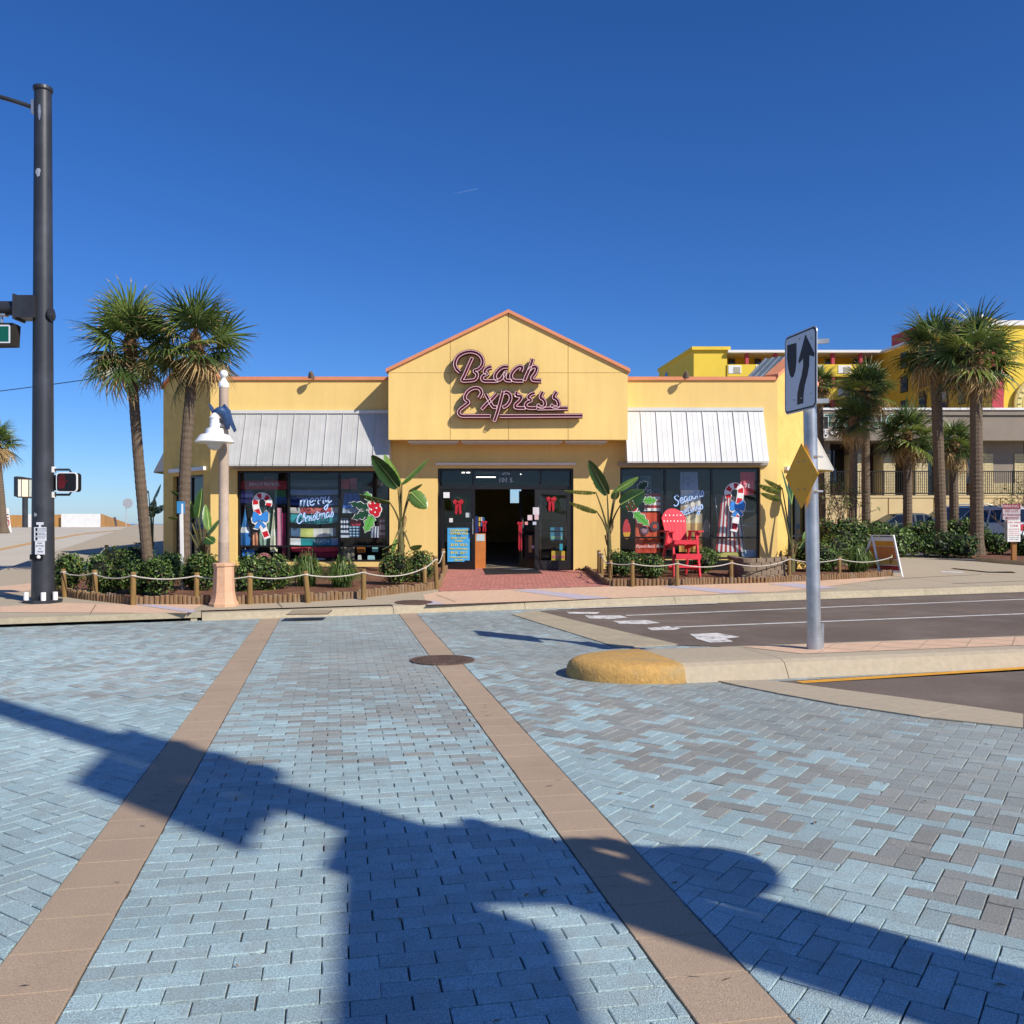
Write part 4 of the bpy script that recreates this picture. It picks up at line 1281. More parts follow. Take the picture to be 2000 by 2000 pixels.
# script greetings: a small stroke alphabet (x to the right, z up, one unit is the x-height)
SC = {
 'M': ([[(0, 0), (.12, 1.5), (.5, .35), (.9, 1.5), (1.0, 0)]], 1.2), 'm': ([[(0, 1), (.05, 0), (.1, .75), (.3, 1), (.42, .8), (.42, 0), (.5, .75), (.7, 1), (.82, .8), (.85, .1), (1, 0)]], 1.05),
 'e': ([[(.0, .4), (.35, .55), (.45, .85), (.25, 1), (.05, .7), (.1, .2), (.35, 0), (.6, .2)]], .62), 'r': ([[(0, .5), (.15, 1.05), (.2, .85), (.4, .85), (.38, .2), (.55, .05)]], .58),
 'y': ([[(0, 1), (.05, .4), (.25, .3), (.45, 1), (.4, -.3), (.2, -.9), (0, -.6), (.3, -.2), (.8, .3)]], .7), 'C': ([[(.7, 1.35), (.5, 1.65), (.15, 1.2), (0, .5), (.15, 0), (.45, -.1), (.8, .25)]], .85),
 'h': ([[(0, .2), (.3, 1.4), (.22, 1.7), (.1, 1.2), (.1, 0), (.2, .7), (.4, .9), (.45, .2), (.6, 0)]], .62), 'i': ([[(0, .4), (.12, .9), (.12, .15), (.3, .05)], [(.14, 1.25), (.17, 1.3)]], .34),
 's': ([[(0, .2), (.25, 1.0), (.4, .5), (.3, .05), (.0, .1)], ], .5), 't': ([[(.15, 1.6), (.12, .3), (.25, 0), (.45, .2)], [(-.15, 1.15), (.5, 1.25)]], .5),
 'a': ([[(.45, .85), (.2, 1), (0, .5), (.15, .05), (.4, .4), (.5, .95), (.48, .2), (.65, .05)]], .68), 'S': ([[(.75, 1.35), (.5, 1.75), (.15, 1.4), (.35, .95), (.65, .5), (.5, 0), (.15, -.1), (-.05, .25)]], .85),
 'o': ([[(.3, 1), (.05, .7), (.1, .15), (.4, .1), (.5, .7), (.3, 1), (.65, .9)]], .64), 'n': ([[(0, .9), (.05, 0), (.15, .75), (.35, .95), (.42, .2), (.6, .05)]], .62),
 'G': ([[(.75, 1.4), (.5, 1.7), (.1, 1.1), (.1, .3), (.4, 0), (.75, .5), (.5, .6)], [(.75, .6), (.72, -.3)]], .95), 'g': ([[(.4, .9), (.1, .9), (.05, .35), (.35, .3), (.45, .95), (.42, -.5), (.2, -.9), (.0, -.6), (.6, .1)]], .62),
}
NEON = paint('#d9ecff', .4); NEONB = mat('light blue window paint', '#2f8fe8', .5, .05, 9)
def script(word, x0, z0, x1, z1, xh, label, y=WP - .001, hw=.011):
    """Painted greeting between two baseline points, xh is the x-height in metres."""
    A, B = W(x0, z0, y), W(x1, z1, y)
    tot = sum(SC[c][1] for c in word)
    k = (B - A).length / tot
    d = (B - A).normalized(); up = Vector((-d.z, 0, d.x)); slant = d * .22
    t = thing('window_greeting', label, 'window lettering', A, 'painted greetings on the shop windows')
    cur = 0
    for c in word:
        for s_ in SC[c][0]:
            pts = [A + d * (cur + x) * k + (up + slant) * z * xh for x, z in s_]
            pts = smooth_path(pts, 4) if len(pts) > 2 else pts
            for h_, dy, m, nm in ((hw * 1.85, 0, NEONB, 'blue_halo'), (hw, -.004, NEON, 'letter_stroke')):
                ed = ribbon(pts, h_)
                vs = [];
                for a, b in ed: vs += [a + Vector((0, dy, 0)), b + Vector((0, dy, 0))]
                o = MB().add(vs, [(2 * i, 2 * i + 1, 2 * i + 3, 2 * i + 2) for i in range(len(ed) - 1)]).build(nm, m, t)
        cur += SC[c][1]
    return t
script('merry', 586, 990, 646, 982, .185, 'blue and white painted script reading Merry on the shaded window')
script('Christmas', 580, 1022, 652, 1009, .14, 'blue and white painted script reading Christmas under the word Merry', hw=.010)
script('Seasons', 1317, 988, 1376, 968, .145, 'blue and white painted script reading Seasons on the window behind the red chair', hw=.010)
script('Greetings', 1310, 1015, 1374, 993, .12, 'blue and white painted script reading Greetings partly behind the red chair back', hw=.009)

# ---- goods behind the glass
def cloth(name, label, cat, px0, px1, z0, z1, cols, y=YF + .24, axis='z', fold=.02, group=None, taper=0.0, sag=0.0, n=10, waves=3.0, body='cloth'):
    """A hanging piece of cloth with folds, coloured in bands along an axis; survey corners at depth y."""
    A, B = W(px0, z0, y), W(px1, z1, y)
    t = thing(name, label, cat, Vector(((A.x + B.x) / 2, y, B.z)), group)
    nu, nv = n, 8
    vs, fs, mi = [], [], []
    ph = rg.random() * 6
    for k in (0, 1):
        for j in range(nv + 1):
            for i in range(nu + 1):
                u, v = i / nu, j / nv
                w = 1 - taper * (1 - v)
                x = A.x + (B.x - A.x) * (.5 + (u - .5) * w)
                z = A.z + (B.z - A.z) * v - sag * sin(pi * u) * (.6 + .4 * v)
                yy = y + fold * sin(u * pi * 2 * waves + ph + v) + fold * .4 * sin(v * 5 + ph) + k * .012
                vs.append((x, yy, z))
    N = (nu + 1) * (nv + 1)
    mats = [paint(c, .75) for c in cols]
    for j in range(nv):
        for i in range(nu):
            a = j * (nu + 1) + i
            c = int((j / nv if axis == 'z' else i / nu) * len(cols))
            fs.append((a, a + 1, a + nu + 2, a + nu + 1)); mi.append(min(c, len(cols) - 1))
            fs.append((N + a, N + a + nu + 1, N + a + nu + 2, N + a + 1)); mi.append(min(c, len(cols) - 1))
    mb = MB(); mb.v, mb.f, mb.m = vs, fs, mi
    mb.build(body, mats, t, smooth=True)
    return t
def block(name, label, cat, px0, px1, z0, z1, col, y=YF + .26, dep=.12, group=None, band=None):
    A, B = W(px0, z0, y), W(px1, z1, y)
    t = thing(name, label, cat, Vector(((A.x + B.x) / 2, y, B.z)), group)
    mb = MB()
    b = min(.015, (B.x - A.x) * .15)
    pr = [(A.x + b, B.z), (B.x - b, B.z), (B.x, B.z + b), (B.x, A.z - b), (B.x - b, A.z), (A.x + b, A.z), (A.x, A.z - b), (A.x, B.z + b)]
    mb.prism([(x, y, z) for x, z in pr], (0, dep, 0)); o = mb.build('body', paint(col), t); fix(o.data)
    if band:
        c, k0, k1 = band
        H = A.z - B.z
        MB().box(A.x + b * 1.2, B.x - b * 1.2, y - .006, y - .001, B.z + H * k0, B.z + H * k1).build('band', paint(c), t)
    return t
def umbrella(px, z0, z1, w, cols, label, y=YF + .34):
    A, B = W(px, z0, y), W(px, z1, y); hw = w / F * y / 2
    t = thing('folded_umbrella', label, 'umbrella', Vector((A.x, y, B.z)), 'folded beach umbrellas in the window')
    H = A.z - B.z
    n = 15
    for k in range(3):
        vs, fs = [], []
        z_ = [(.0, .85), (.12, 1.0), (.35, .85), (.5, .62), (.8, .22), (1, .06)]
        sel = [z_[0:3], z_[2:4], z_[3:6]][k]
        for f_, r_ in sel:
            for i in range(n):
                a = 2 * pi * i / n
                rr = hw * r_ * (1 + .22 * (i % 3 == 0) - .12 * (i % 3 == 1))
                vs.append((A.x + rr * cos(a), y + rr * sin(a), B.z + H * f_))
        for j in range(len(sel) - 1):
            for i in range(n): fs.append((j * n + i, j * n + (i + 1) % n, (j + 1) * n + (i + 1) % n, (j + 1) * n + i))
        MB().add(vs, fs).build('canopy_fold', paint(cols[k % len(cols)]), t, smooth=True)
    MB().tube([(A.x, y, B.z - .1), (A.x, y, A.z + .08)], .012, 6).build('pole', paint('#c9c9c4'), t)
    return t
# first pane
t = cloth('beach_towel', 'dark red beach towel lettered BEACH PATROL hung across the top of the pane', 'towel', 467, 560, 939, 956, ['#8e2430', '#a32c38'], group='towels in the display windows', fold=.008)
text('BEACH PATROL', .115, paint('#d8c9c9'), t, W(517, 946, YF + .205), extrude=.001)
cloth('hanging_hat', 'purple striped sun hat hanging beside the window edge', 'hat', 469, 498, 958, 985, ['#4a4488', '#8884c8', '#463f80', '#7a76b8', '#3a3566'], taper=.25, group='hats in the display windows')
cloth('hanging_bag', 'green and blue beach bag hanging next to the candy cane', 'bag', 535, 561, 957, 984, ['#3f7a4c', '#3c7650', '#2b5f8f', '#264f7a'], taper=.2)
umbrella(479, 993, 1066, 19, ['#2c6fb4', '#d7dfe8', '#3f83c4'], 'folded blue and white beach umbrella at the edge of the shaded window')
cloth('beach_towel', 'peach coloured towel hanging low next to the blue umbrella', 'towel', 494, 503.5, 1040, 1067, ['#d9936f', '#c98562'], group='towels in the display windows', n=4)
cloth('beach_towel', 'grey green cover-up hanging behind the candy cane', 'clothing', 505, 528, 990, 1067, ['#7f9a8a', '#9cb5a8', '#6d8a79'], axis='x', group='clothes in the display windows', y=YF + .4)
umbrella(535, 988, 1078, 13, ['#dfe3c4', '#e9ecd8', '#d3d9b4'], 'folded cream beach umbrella beside the candy cane')
cloth('pool_float', 'pale pink folded pool float standing in the window', 'pool float', 542, 550, 992, 1066, ['#d391a4', '#e0a6b6'], axis='x', n=4, fold=.012)
cloth('beach_bag', 'deep magenta mesh beach bag hanging by the window bar', 'bag', 551, 559, 1002, 1088, ['#9a2458', '#84204c'], n=4)
cloth('beach_towel', 'bright blue bundled towel under the blue umbrella', 'towel', 474, 497, 1073, 1086, ['#1f6cc0', '#2b80d8'], group='towels in the display windows', fold=.03, n=5)
p = W(516, 1096, YF + .22)
t = thing('surf_sign', 'round black sign lettered PANAMA above the shrubs', 'sign', p)
MB().lathe([(.24, -.012), (.24, .012)], n=26, M=Matrix.Translation(p) @ Matrix.Rotation(R(90), 4, 'X')).build('disc', INK, t)
ring_v, ring_f = [], []
for k in range(17):
    a = pi * k / 16
    for r_ in (.15, .225): ring_v.append((p.x + r_ * cos(a), p.y - .016, p.z + r_ * sin(a)))
for k in range(16): ring_f.append((2 * k, 2 * k + 1, 2 * k + 3, 2 * k + 2))
MB().add(ring_v, ring_f).build('arc_band', paint('#d98d88'), t)
for k, c in enumerate('PANAMA'):
    a = R(158 - k * 27)
    text(c, .085, INK, t, (p.x + .187 * cos(a), p.y - .02, p.z + .187 * sin(a)), roll=a - pi / 2, extrude=.001)
text('Jack', .15, paint('#dfe8ea'), t, (p.x + .06, p.y - .02, p.z + .0), extrude=.001, shear=.35)
# second pane: towels draped one above the other
for px0, px1, z0, z1, cols, lab, sg in (
    (567, 660, 937, 952, ['#39424f', '#4f5b68', '#2f3743'], 'dark slate printed towel, topmost of the draped stack', .03),
    (567, 660, 956, 966, ['#6b7fa6', '#7488b0'], 'dusty blue towel draped above the word Merry', .02),
    (567, 660, 969, 986, ['#27427a', '#1f3768', '#38589a'], 'deep blue towel draped behind the word Merry', .03),
    (567, 660, 991, 1002, ['#c8c4be', '#b34444', '#c86a62', '#b84444', '#bdb8b4'], 'white and red printed towel draped between the two painted words', .02),
    (568, 660, 1004, 1020, ['#2f9aa0', '#39aab0', '#227f88'], 'teal towel draped behind the word Christmas', .05),
    (568, 656, 1031, 1047, ['#4b6b8c', '#b9c46a', '#c8d074', '#d9d9cf', '#b8b8b2', '#7f8a96'], 'lime and white printed towel draped below the greeting', .03),
    (567, 660, 1051, 1064, ['#dfe3e2', '#1f9c9c', '#1c8f94', '#2a86a4', '#8ea6c4'], 'teal and white towel lettered BEACH above the window bar', .02),
    (569, 662, 1068, 1078, ['#e05462', '#d24456', '#a02440'], 'coral red towel draped just under the window bar', .015),
    (585, 662, 1079, 1089, ['#8e1c34', '#7a182e'], 'dark red towel at the bottom of the draped stack', .015)):
    ax_ = 'x' if len(cols) > 3 else 'z'
    t = cloth('draped_towel', lab, 'towel', px0, px1, z0, z1, cols, axis=ax_, sag=sg, fold=.018, waves=2, group='towels draped in the middle pane', n=14)
    if 'BEACH' in lab: text('BEACH', .13, paint('#cfe6e6'), t, W(628, 1058, YF + .195), extrude=.001)
block('carton', 'plain white carton on the floor of the display behind the grass clumps', 'box', 590, 634, 1086, 1103, '#dcdad2')
# third pane
cloth('flip_flops', 'red flip-flops hanging at the top of the third pane', 'footwear', 667, 681, 936, 955, ['#9c2c2c', '#b33a34'], fold=.006, n=4, taper=-.2)
cloth('flip_flops', 'dusty pink flip-flops hanging next to the red pair', 'footwear', 684, 696, 934, 956, ['#9c4a58', '#8a3f4e'], fold=.006, n=4, taper=-.2)
cloth('hung_shirt', 'blue shirt hanging behind the holly painting', 'shirt', 669, 706, 963, 1002, ['#1f4f9c', '#2a62b4', '#9aa9bd'], taper=.2, group='clothes in the display windows')
for px0, px1, z0, z1, lab, cols in ((666, 682, 1012, 1050, 'navy and white striped shorts hanging by the window bar', ['#1d2c48', '#c4ccd8'] * 4), (683, 703, 1028, 1050, 'pale blue and navy striped shorts next to the red spotted cloth', ['#8fb4cc', '#1d2c48'] * 4)):
    cloth('striped_shorts', lab, 'shorts', px0, px1, z0, z1, cols, group='clothes in the display windows', n=6)
cloth('spotted_cloth', 'dark red spotted cloth above the striped shorts', 'cloth', 684, 704, 1012, 1027, ['#8e1a30', '#a3203a'], n=5)
cloth('checked_cloth', 'small grey checked cloth under the holly painting', 'cloth', 724, 741, 1028, 1050, ['#b8bcc8', '#7a8296'] * 4, axis='x', n=16)
cloth('striped_cloth', 'burgundy finely striped cloth at the end of the shaded window', 'cloth', 742, 752, 1010, 1050, ['#7a2a34', '#b39a9c'] * 5, n=4)
block('gift_jar', 'brown glass jar with amber lights on the lower shelf', 'jar', 697, 712, 1066, 1080, '#a8641c')
block('gift_box', 'small pale turquoise box on the lower display shelf', 'box', 727, 738, 1067, 1078, '#8fd0cc')
block('gift_box', 'pale blue tilted box near the bottom of the shaded window', 'box', 718, 731, 1085, 1096, '#a8d4d8')
block('gift_tin', 'narrow white tin low down in the third pane', 'tin', 699, 705, 1084, 1094, '#d8d8cc')
cloth('beach_towel', 'sage grey towel hanging low beside the window bar', 'towel', 666, 692, 1068, 1098, ['#7f7a68', '#6e6a5c'], group='towels in the display windows')
# sunlit window
t = cloth('flag_towel', 'stars and stripes towel hanging behind the holly in the sunlit window', 'towel', 1258, 1290, 953, 998, ['#20284a', '#20284a', '#b3202e', '#e6e2dc', '#b3202e', '#e6e2dc', '#b3202e', '#e6e2dc'], group='towels in the display windows')
st = MB()
for k in range(16):
    q = W(1260 + rg.random() * 13, 955 + rg.random() * 12, YF + .205); st.lathe([(.012, -.002), (.012, .002)], n=5, M=Matrix.Translation(q) @ Matrix.Rotation(R(90), 4, 'X'))
o = st.build('stars', WHITEP, t); o['kind'] = 'stuff'
t = cloth('souvenir_towel', 'orange souvenir towel lettered Daytona Beach Florida beside the red chair', 'towel', 1241, 1289, 1001, 1080, ['#d8583c', '#d9603c', '#c84c34'], fold=.015, group='towels in the display windows')
for px, z, r_, c in ((1259, 1036, .12, '#6a5a66'), (1279, 1028, .13, '#54505c'), (1279, 1028, .06, '#d8583c'), (1259, 1036, .07, '#b08a90')):
    q = W(px, z, YF + .205 - (.004 if r_ < .1 else 0)); MB().lathe([(r_, -.002), (r_, .002)], n=18, M=Matrix.Translation(q) @ Matrix.Rotation(R(90), 4, 'X')).build('print_disc', paint(c), t)
text('Daytona Beach, Florida', .11, paint('#f3ece4'), t, W(1270, 1067, YF + .2), shear=.35, extrude=.001, sx=.75)
for px, cols, lab in ((1224, '#c8323a', 'red and yellow wooden skim board leaning at the window edge'), (1380, '#8c7a70', 'grey and tan wooden skim board leaning by the middle window bar')):
    A, B = W(px, 1014, YF + .24), W(px, 1053, YF + .24)
    t = thing('skim_board', lab, 'skim board', B, 'skim boards in the sunlit window')
    out = []
    for k in range(20):
        a = 2 * pi * k / 20
        out.append(Vector((A.x + .105 * cos(a) * (1 if sin(a) < .3 else .9), A.y, (A.z + B.z) / 2 + .27 * sin(a))))
    o = MB().prism(out, (0, .02, 0)).build('deck', paint(cols), t); fix(o.data)
    half = [q + Vector((0, -.005, 0)) for q in out if q.z < (A.z + B.z) / 2 - .02]
    o = MB().prism(half, (0, .004, 0)).build('lower_print', paint('#e0a52a' if px < 1300 else '#54464a'), t); fix(o.data)
t = cloth('hung_shirt', 'grey blue sleeveless shirt with a diamond print hanging in the middle pane', 'shirt', 1328, 1364, 922, 957, ['#7d8cac', '#8493b4', '#8a98b8'], taper=.08, group='clothes in the display windows')
c_ = W(1343, 939, YF + .2)
mb = MB(); dd = [c_ + Vector((-.13, 0, 0)), c_ + Vector((0, 0, .09)), c_ + Vector((.13, 0, 0)), c_ + Vector((0, 0, -.09))]
for a, b in zip(dd, dd[1:] + dd[:1]): mb.bar(a, b, .004, .012)
o = mb.build('diamond_print', paint('#4a5674'), t); o['kind'] = 'stuff'
cloth('lace_top', 'white lace top hanging behind the painted greeting', 'shirt', 1329, 1369, 957, 1000, ['#e8e4dc', '#f0ede6', '#d9cfc0', '#c8a880'], taper=.05, group='clothes in the display windows')
cloth('golden_towel', 'golden tan towel with a white sunburst print behind the chair arm', 'towel', 1326, 1371, 1003, 1078, ['#d8c9a4', '#cfa86c', '#d09a54', '#c88c48'], fold=.03, group='towels in the display windows')
t = cloth('hung_shirt', 'red and white shirt numbered 76 hanging at the top corner of the window', 'shirt', 1447, 1474, 922, 967, ['#c83c4c', '#e05a68', '#d84a58'], taper=-.1, group='clothes in the display windows')
text('76', .17, paint('#f2dede'), t, W(1460, 949, YF + .2), extrude=.001)
t = cloth('beach_chair', 'red and white striped canvas beach chair in the sunlit window', 'beach chair', 1397, 1452, 970, 1078, ['#a81e30', '#e3dfdb'] * 6, axis='x', fold=.02, taper=.45, n=24, waves=1)
MB().tube([W(1397, 972, YF + .5), W(1409, 1078, YF + .5)], .012, 6).build('leg', WHITEP, t)
MB().tube([W(1447, 985, YF + .5), W(1454, 1078, YF + .5)], .012, 6).build('leg', WHITEP, t)
block('display_plinth', 'pale yellow display plinth under the striped beach chair', 'plinth', 1396, 1442, 1079, 1094, '#c9c06a', dep=.3)
t = block('printed_cushion', 'printed blue and white cushion at the bottom corner of the window', 'cushion', 1449, 1477, 1074, 1094, '#b3c4cc', band=('#9fc0a8', .05, .25))
for z in (999, 1026):
    A, B = W(1448, z, YF + .6), W(1474, z, YF + .6)
    t = thing('glass_shelf', 'white edged shelf with shells in the sunlit window' if z < 1010 else 'lower white edged shelf beside the striped chair', 'shelf', A)
    MB().box(A.x, B.x, A.y - .1, A.y + .15, A.z - .012, A.z).build('board', WHITEP, t)
    mb = MB()
    for k in range(5): mb.sphere((A.x + .05 + k * .07, A.y, A.z + .03), .03, 7, 5, sz=rg.uniform(.6, 1.2))
    o = mb.build('shells', paint('#cfc7b8'), t); o['kind'] = 'stuff'
# more stock hanging deeper inside, seen as dim shapes
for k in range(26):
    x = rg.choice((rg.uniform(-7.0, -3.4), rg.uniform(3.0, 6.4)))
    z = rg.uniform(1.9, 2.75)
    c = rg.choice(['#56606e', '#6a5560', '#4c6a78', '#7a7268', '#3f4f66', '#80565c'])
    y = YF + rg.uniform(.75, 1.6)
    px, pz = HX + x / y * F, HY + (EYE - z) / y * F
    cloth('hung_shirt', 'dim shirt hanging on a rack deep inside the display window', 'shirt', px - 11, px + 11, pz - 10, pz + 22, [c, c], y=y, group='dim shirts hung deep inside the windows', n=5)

# ---- entrance goods
A, B = W(926, 1042, YF + .3), W(948, 1110, YF + .3)
t = thing('orange_cabinet', 'orange display cabinet standing inside the open doorway', 'cabinet', B)
MB().box(A.x, B.x, A.y, A.y + .3, FLOOR + .003, A.z).build('body', paint('#cc7a3a'), t)
MB().box(A.x + .06, B.x - .02, A.y - .006, A.y - .001, A.z - .2, A.z - .02).build('notice', paint('#bfd0d2'), t)
block('blue_poster', 'navy blue brochure stand on the orange cabinet', 'brochure stand', 927, 934, 1008, 1041, '#1c2f6e', y=YF + .36)
for k in range(7):
    block('gift_tin', 'small colourful tin on the shelves just inside the doorway', 'tin', 935 + (k % 3) * 4, 938 + (k % 3) * 4, 1010 + k // 3 * 10, 1018 + k // 3 * 10, rg.choice(['#c9c4b8', '#2f5f9c', '#b33a3a', '#d0b040']), y=YF + .5, group='tins on the shelf inside the doorway')
def bow(px, z, w, h, label, y, long=False):
    """A red ribbon bow: two loops, a knot and hanging tails."""
    c = W(px, z, y); k = F / y
    t = thing('ribbon_bow', label, 'ribbon bow', c, 'red ribbon bows at the entrance')
    a, b = w / k / 2, h / k
    for s_ in (-1, 1):
        m_ = MB(); m_.prism([c + Vector((0, 0, .02)), c + Vector((s_ * a * .55, 0, a * .55)), c + Vector((s_ * a, 0, a * .3)), c + Vector((s_ * a * .85, 0, -a * .35)), c + Vector((s_ * a * .3, 0, -.04))], (0, .05, 0))
        o = m_.build('loop', M['red'], t); fix(o.data)
        m_ = MB(); m_.prism([c + Vector((0, .01, -.02)), c + Vector((s_ * a * .55, .01, -a * .3)), c + Vector((s_ * a * .6, .01, -b * .9)), c + Vector((s_ * a * .2, .01, -b))], (0, .03, 0))
        o = m_.build('tail', M['red'], t); fix(o.data)
    MB().sphere(c + Vector((0, .0, .0)), a * .22, 8, 6).build('knot', M['red'], t)
    return t
bow(895, 981, 21, 24, 'large red ribbon bow on the open door above the sale poster', YF - .16)
bow(1077, 975, 20, 24, 'red ribbon bow on the door standing open by the pot', YF - .2)
bow(946, 1020, 11, 20, 'narrow red ribbon bow beside the orange cabinet', YF + .28)
bow(1016, 1022, 12, 55, 'red ribbon with one long tail on the inner door', YF - .3)
def wreath(px, z, r, label, y):
    c = W(px, z, y)
    t = thing('wreath', label, 'wreath', c, 'green wreaths on the doors')
    mb = MB()
    for k in range(150):
        a = rg.random() * 2 * pi; rr = r + rg.uniform(-.05, .05)
        p = c + Vector((rr * cos(a), rg.uniform(0, .05), rr * sin(a)))
        q = p + Vector((rg.uniform(-.06, .06), rg.uniform(-.04, .02), rg.uniform(-.06, .06)))
        mb.bar(p, q, .014, .004)
    o = mb.build('foliage', M['leaf3'], t); o['kind'] = 'stuff'
wreath(897, 987, .17, 'small green wreath behind the large red bow', YF - .1)
wreath(1081, 985, .17, 'small green wreath on the far open door', YF - .14)
# sale poster
A, B = W(874, 1031, YF - .13), W(917.5, 1097, YF - .13)
t = thing('sale_poster', 'light blue poster with yellow lettering for a summer sale on the open door', 'poster', Vector(((A.x + B.x) / 2, A.y, B.z)))
MB().box(A.x, B.x, A.y, A.y + .006, B.z, A.z).build('sheet', paint('#4aa8dc'), t)
rows = [('CLEARANCE', 1036, .085), ('SUMMER SALE', 1042, .075), ('MENS T-SHIRT', 1051, .066), ('TANKS', 1056.5, .066), ('$5.99  2/$10', 1064, .085), ('MENS SWIMWEAR', 1072, .058), ('$9.99  2/$17', 1079.5, .085), ('LADIES SWIMWEAR', 1088.5, .055), ('50% OFF', 1094, .06)]
for s_, z, k in rows:
    text(s_, k, paint('#e3d64a'), t, W(896, z, YF - .14), extrude=.001, bold=.0015)
for z in (1046.5, 1084):
    p = W(896, z, YF - .134); MB().box(p.x - .06, p.x + .06, p.y - .002, p.y + .002, p.z - .008, p.z + .008).build('rule', INK, t)
# right-hand door goods: tea box, picture, surf toy
block('picture_box', 'blue green picture box on the shelf behind the far door', 'box', 1075, 1099, 1030, 1055, '#2f7f9c', y=YF + .2, band=('#7fb48a', .1, .3))
t = block('striped_gift_box', 'yellow and pink striped gift box on the floor behind the far door', 'box', 1077, 1104, 1076, 1098, '#c9a83c', y=YF + .18, dep=.25, band=('#d86a7a', .4, .58))
block('bottle_stand', 'dim amber bottles on a rack beside the picture box', 'bottle', 1105, 1110, 1024, 1054, '#9a5a44', y=YF + .22)
block('small_toy', 'turquoise toy standing on the striped gift box', 'toy', 1093, 1099, 1062, 1075, '#1f9ab0', y=YF + .22)
block('counter', 'dark brown sales counter just inside the entrance', 'counter', 1025, 1053, 1046, 1105, '#4f2a1c', y=YF + .9, dep=.8)
for k in range(9):
    x0 = -1.8 + (k % 3) * 1.25
    y0 = 27.5 + (k // 3) * 3.1
    t = thing('display_rack', 'dark stock rack standing deep inside the shop', 'rack', (x0, y0, FLOOR), 'stock racks inside the shop')
    if k % 3 == 1: x0 += .9
    MB().box(x0, x0 + .9, y0, y0 + .4, FLOOR + .003, 1.7).build('body', M['dark'], t)
    for j in range(3):
        MB().box(x0 + .05, x0 + .85, y0 - .06, y0 - .01, .6 + j * .38, .85 + j * .38).build('goods', paint(rg.choice(['#55483f', '#4a5560', '#6a4a48', '#5c5a44'])), t)
for k, (px0, px1, z, d_) in enumerate(((902, 908, 953, 30), (911, 918, 953, 30), (930, 968, 955, 33), (1016, 1018, 957, 31))):
    A, B = W(px0, z, d_), W(px1, z, d_)
    A.z = B.z = 3.22
    t = thing('ceiling_tube', ['lit tube on the shop ceiling over the open door', 'short lit tube next to the first ceiling tube', 'long row of lit tubes on the ceiling deep in the shop', 'tiny lit tube far back beside the bright rear opening'][k], 'ceiling light', A)
    MB().tube([A, B], .02, 6).build('tube', mat('lit tube', '#ffffff', .5, 0, emit=('#fff4e6', 3.0)), t)
# door mat, planter
q = [S(949, 1123.5), S(1060, 1121), S(1046, 1111.5), S(943, 1111.5)]
t = thing('door_mat', 'black ribbed rubber mat lying on the red brick apron', 'door mat', q[0])
o = MB().prism([p + Vector((0, 0, .012)) for p in q], (0, 0, .012)).build('mat', M['rubber'], t); fix(o.data)
mb = MB()
for k in range(1, 24):
    a, b = q[0].lerp(q[1], k / 24), q[3].lerp(q[2], k / 24)
    mb.bar(a + Vector((0, 0, .027)), b + Vector((0, 0, .027)), .02, .006)
o = mb.build('ribs', M['rubber'], t); o['kind'] = 'stuff'
c = S(1131, 1112.5)
t = thing('planter_pot', 'square pink planter standing beside the doorway', 'planter', c)
mb = MB(); mb.lathe([(.20, 0), (.235, .24), (.25, .24), (.25, .3), (.22, .3), (.21, .24)], n=4, M=Matrix.Translation(c) @ Matrix.Rotation(R(45), 4, 'Z'))
mb.build('pot', M['terracotta'], t)
MB().lathe([(.2, .25), (.19, .28)], n=4, M=Matrix.Translation(c) @ Matrix.Rotation(R(45), 4, 'Z')).build('soil', M['mulch'], t)
cab = thing('black_cable', 'black cable trailing from the planter across the apron', 'cable', c)
MB().tube(smooth_path([c + Vector((.15, .05, .3)), c + Vector((-.05, -.24, .12)), c + Vector((.05, -.5, .02)), c + Vector((.35, -.7, .01)), c + Vector((.75, -1.0, .012))], 5), .011, 5).build('cable', INK, cab)
# ================================================================== PLANTING
rl = random.Random(33)
# ---- beds of bark mulch
LOGS_L = [S(108, 1160), S(150, 1168.5), S(205, 1175), S(262, 1180.5), S(330, 1180), S(400, 1180.5), S(470, 1179.5), S(540, 1177.5), S(620, 1174), S(700, 1168), S(780, 1159), S(853, 1149.5)]
LOGS_R = [S(1136, 1107), S(1150, 1120), S(1170, 1134), S(1192, 1144.5), S(1290, 1144), S(1400, 1141), S(1500, 1138), S(1600, 1134), S(1690, 1128.5), S(1744, 1124.5)]
def bed(name, pts, rise=.05):
    mb = MB(); mb.sheet([Vector((p.x, p.y, zs(p.x, p.y) + rise)) for p in pts])
    tag(mb.build(name, M['mulch']), kind='structure')
bed('planting_bed', LOGS_L + [Vector((-1.72, 24.28, 0)), Vector((-7.9, 24.28, 0)), Vector((-9.9, 26.2, 0)), Vector((-11.2, 27, 0)), Vector((-9.4, 19, 0))])
bed('planting_bed', LOGS_R + [Vector((10.6, 25.5, 0)), Vector((9.5, 27, 0)), Vector((8.4, 25.7, 0)), Vector((7, 24.28, 0)), Vector((1.68, 24.28, 0))])
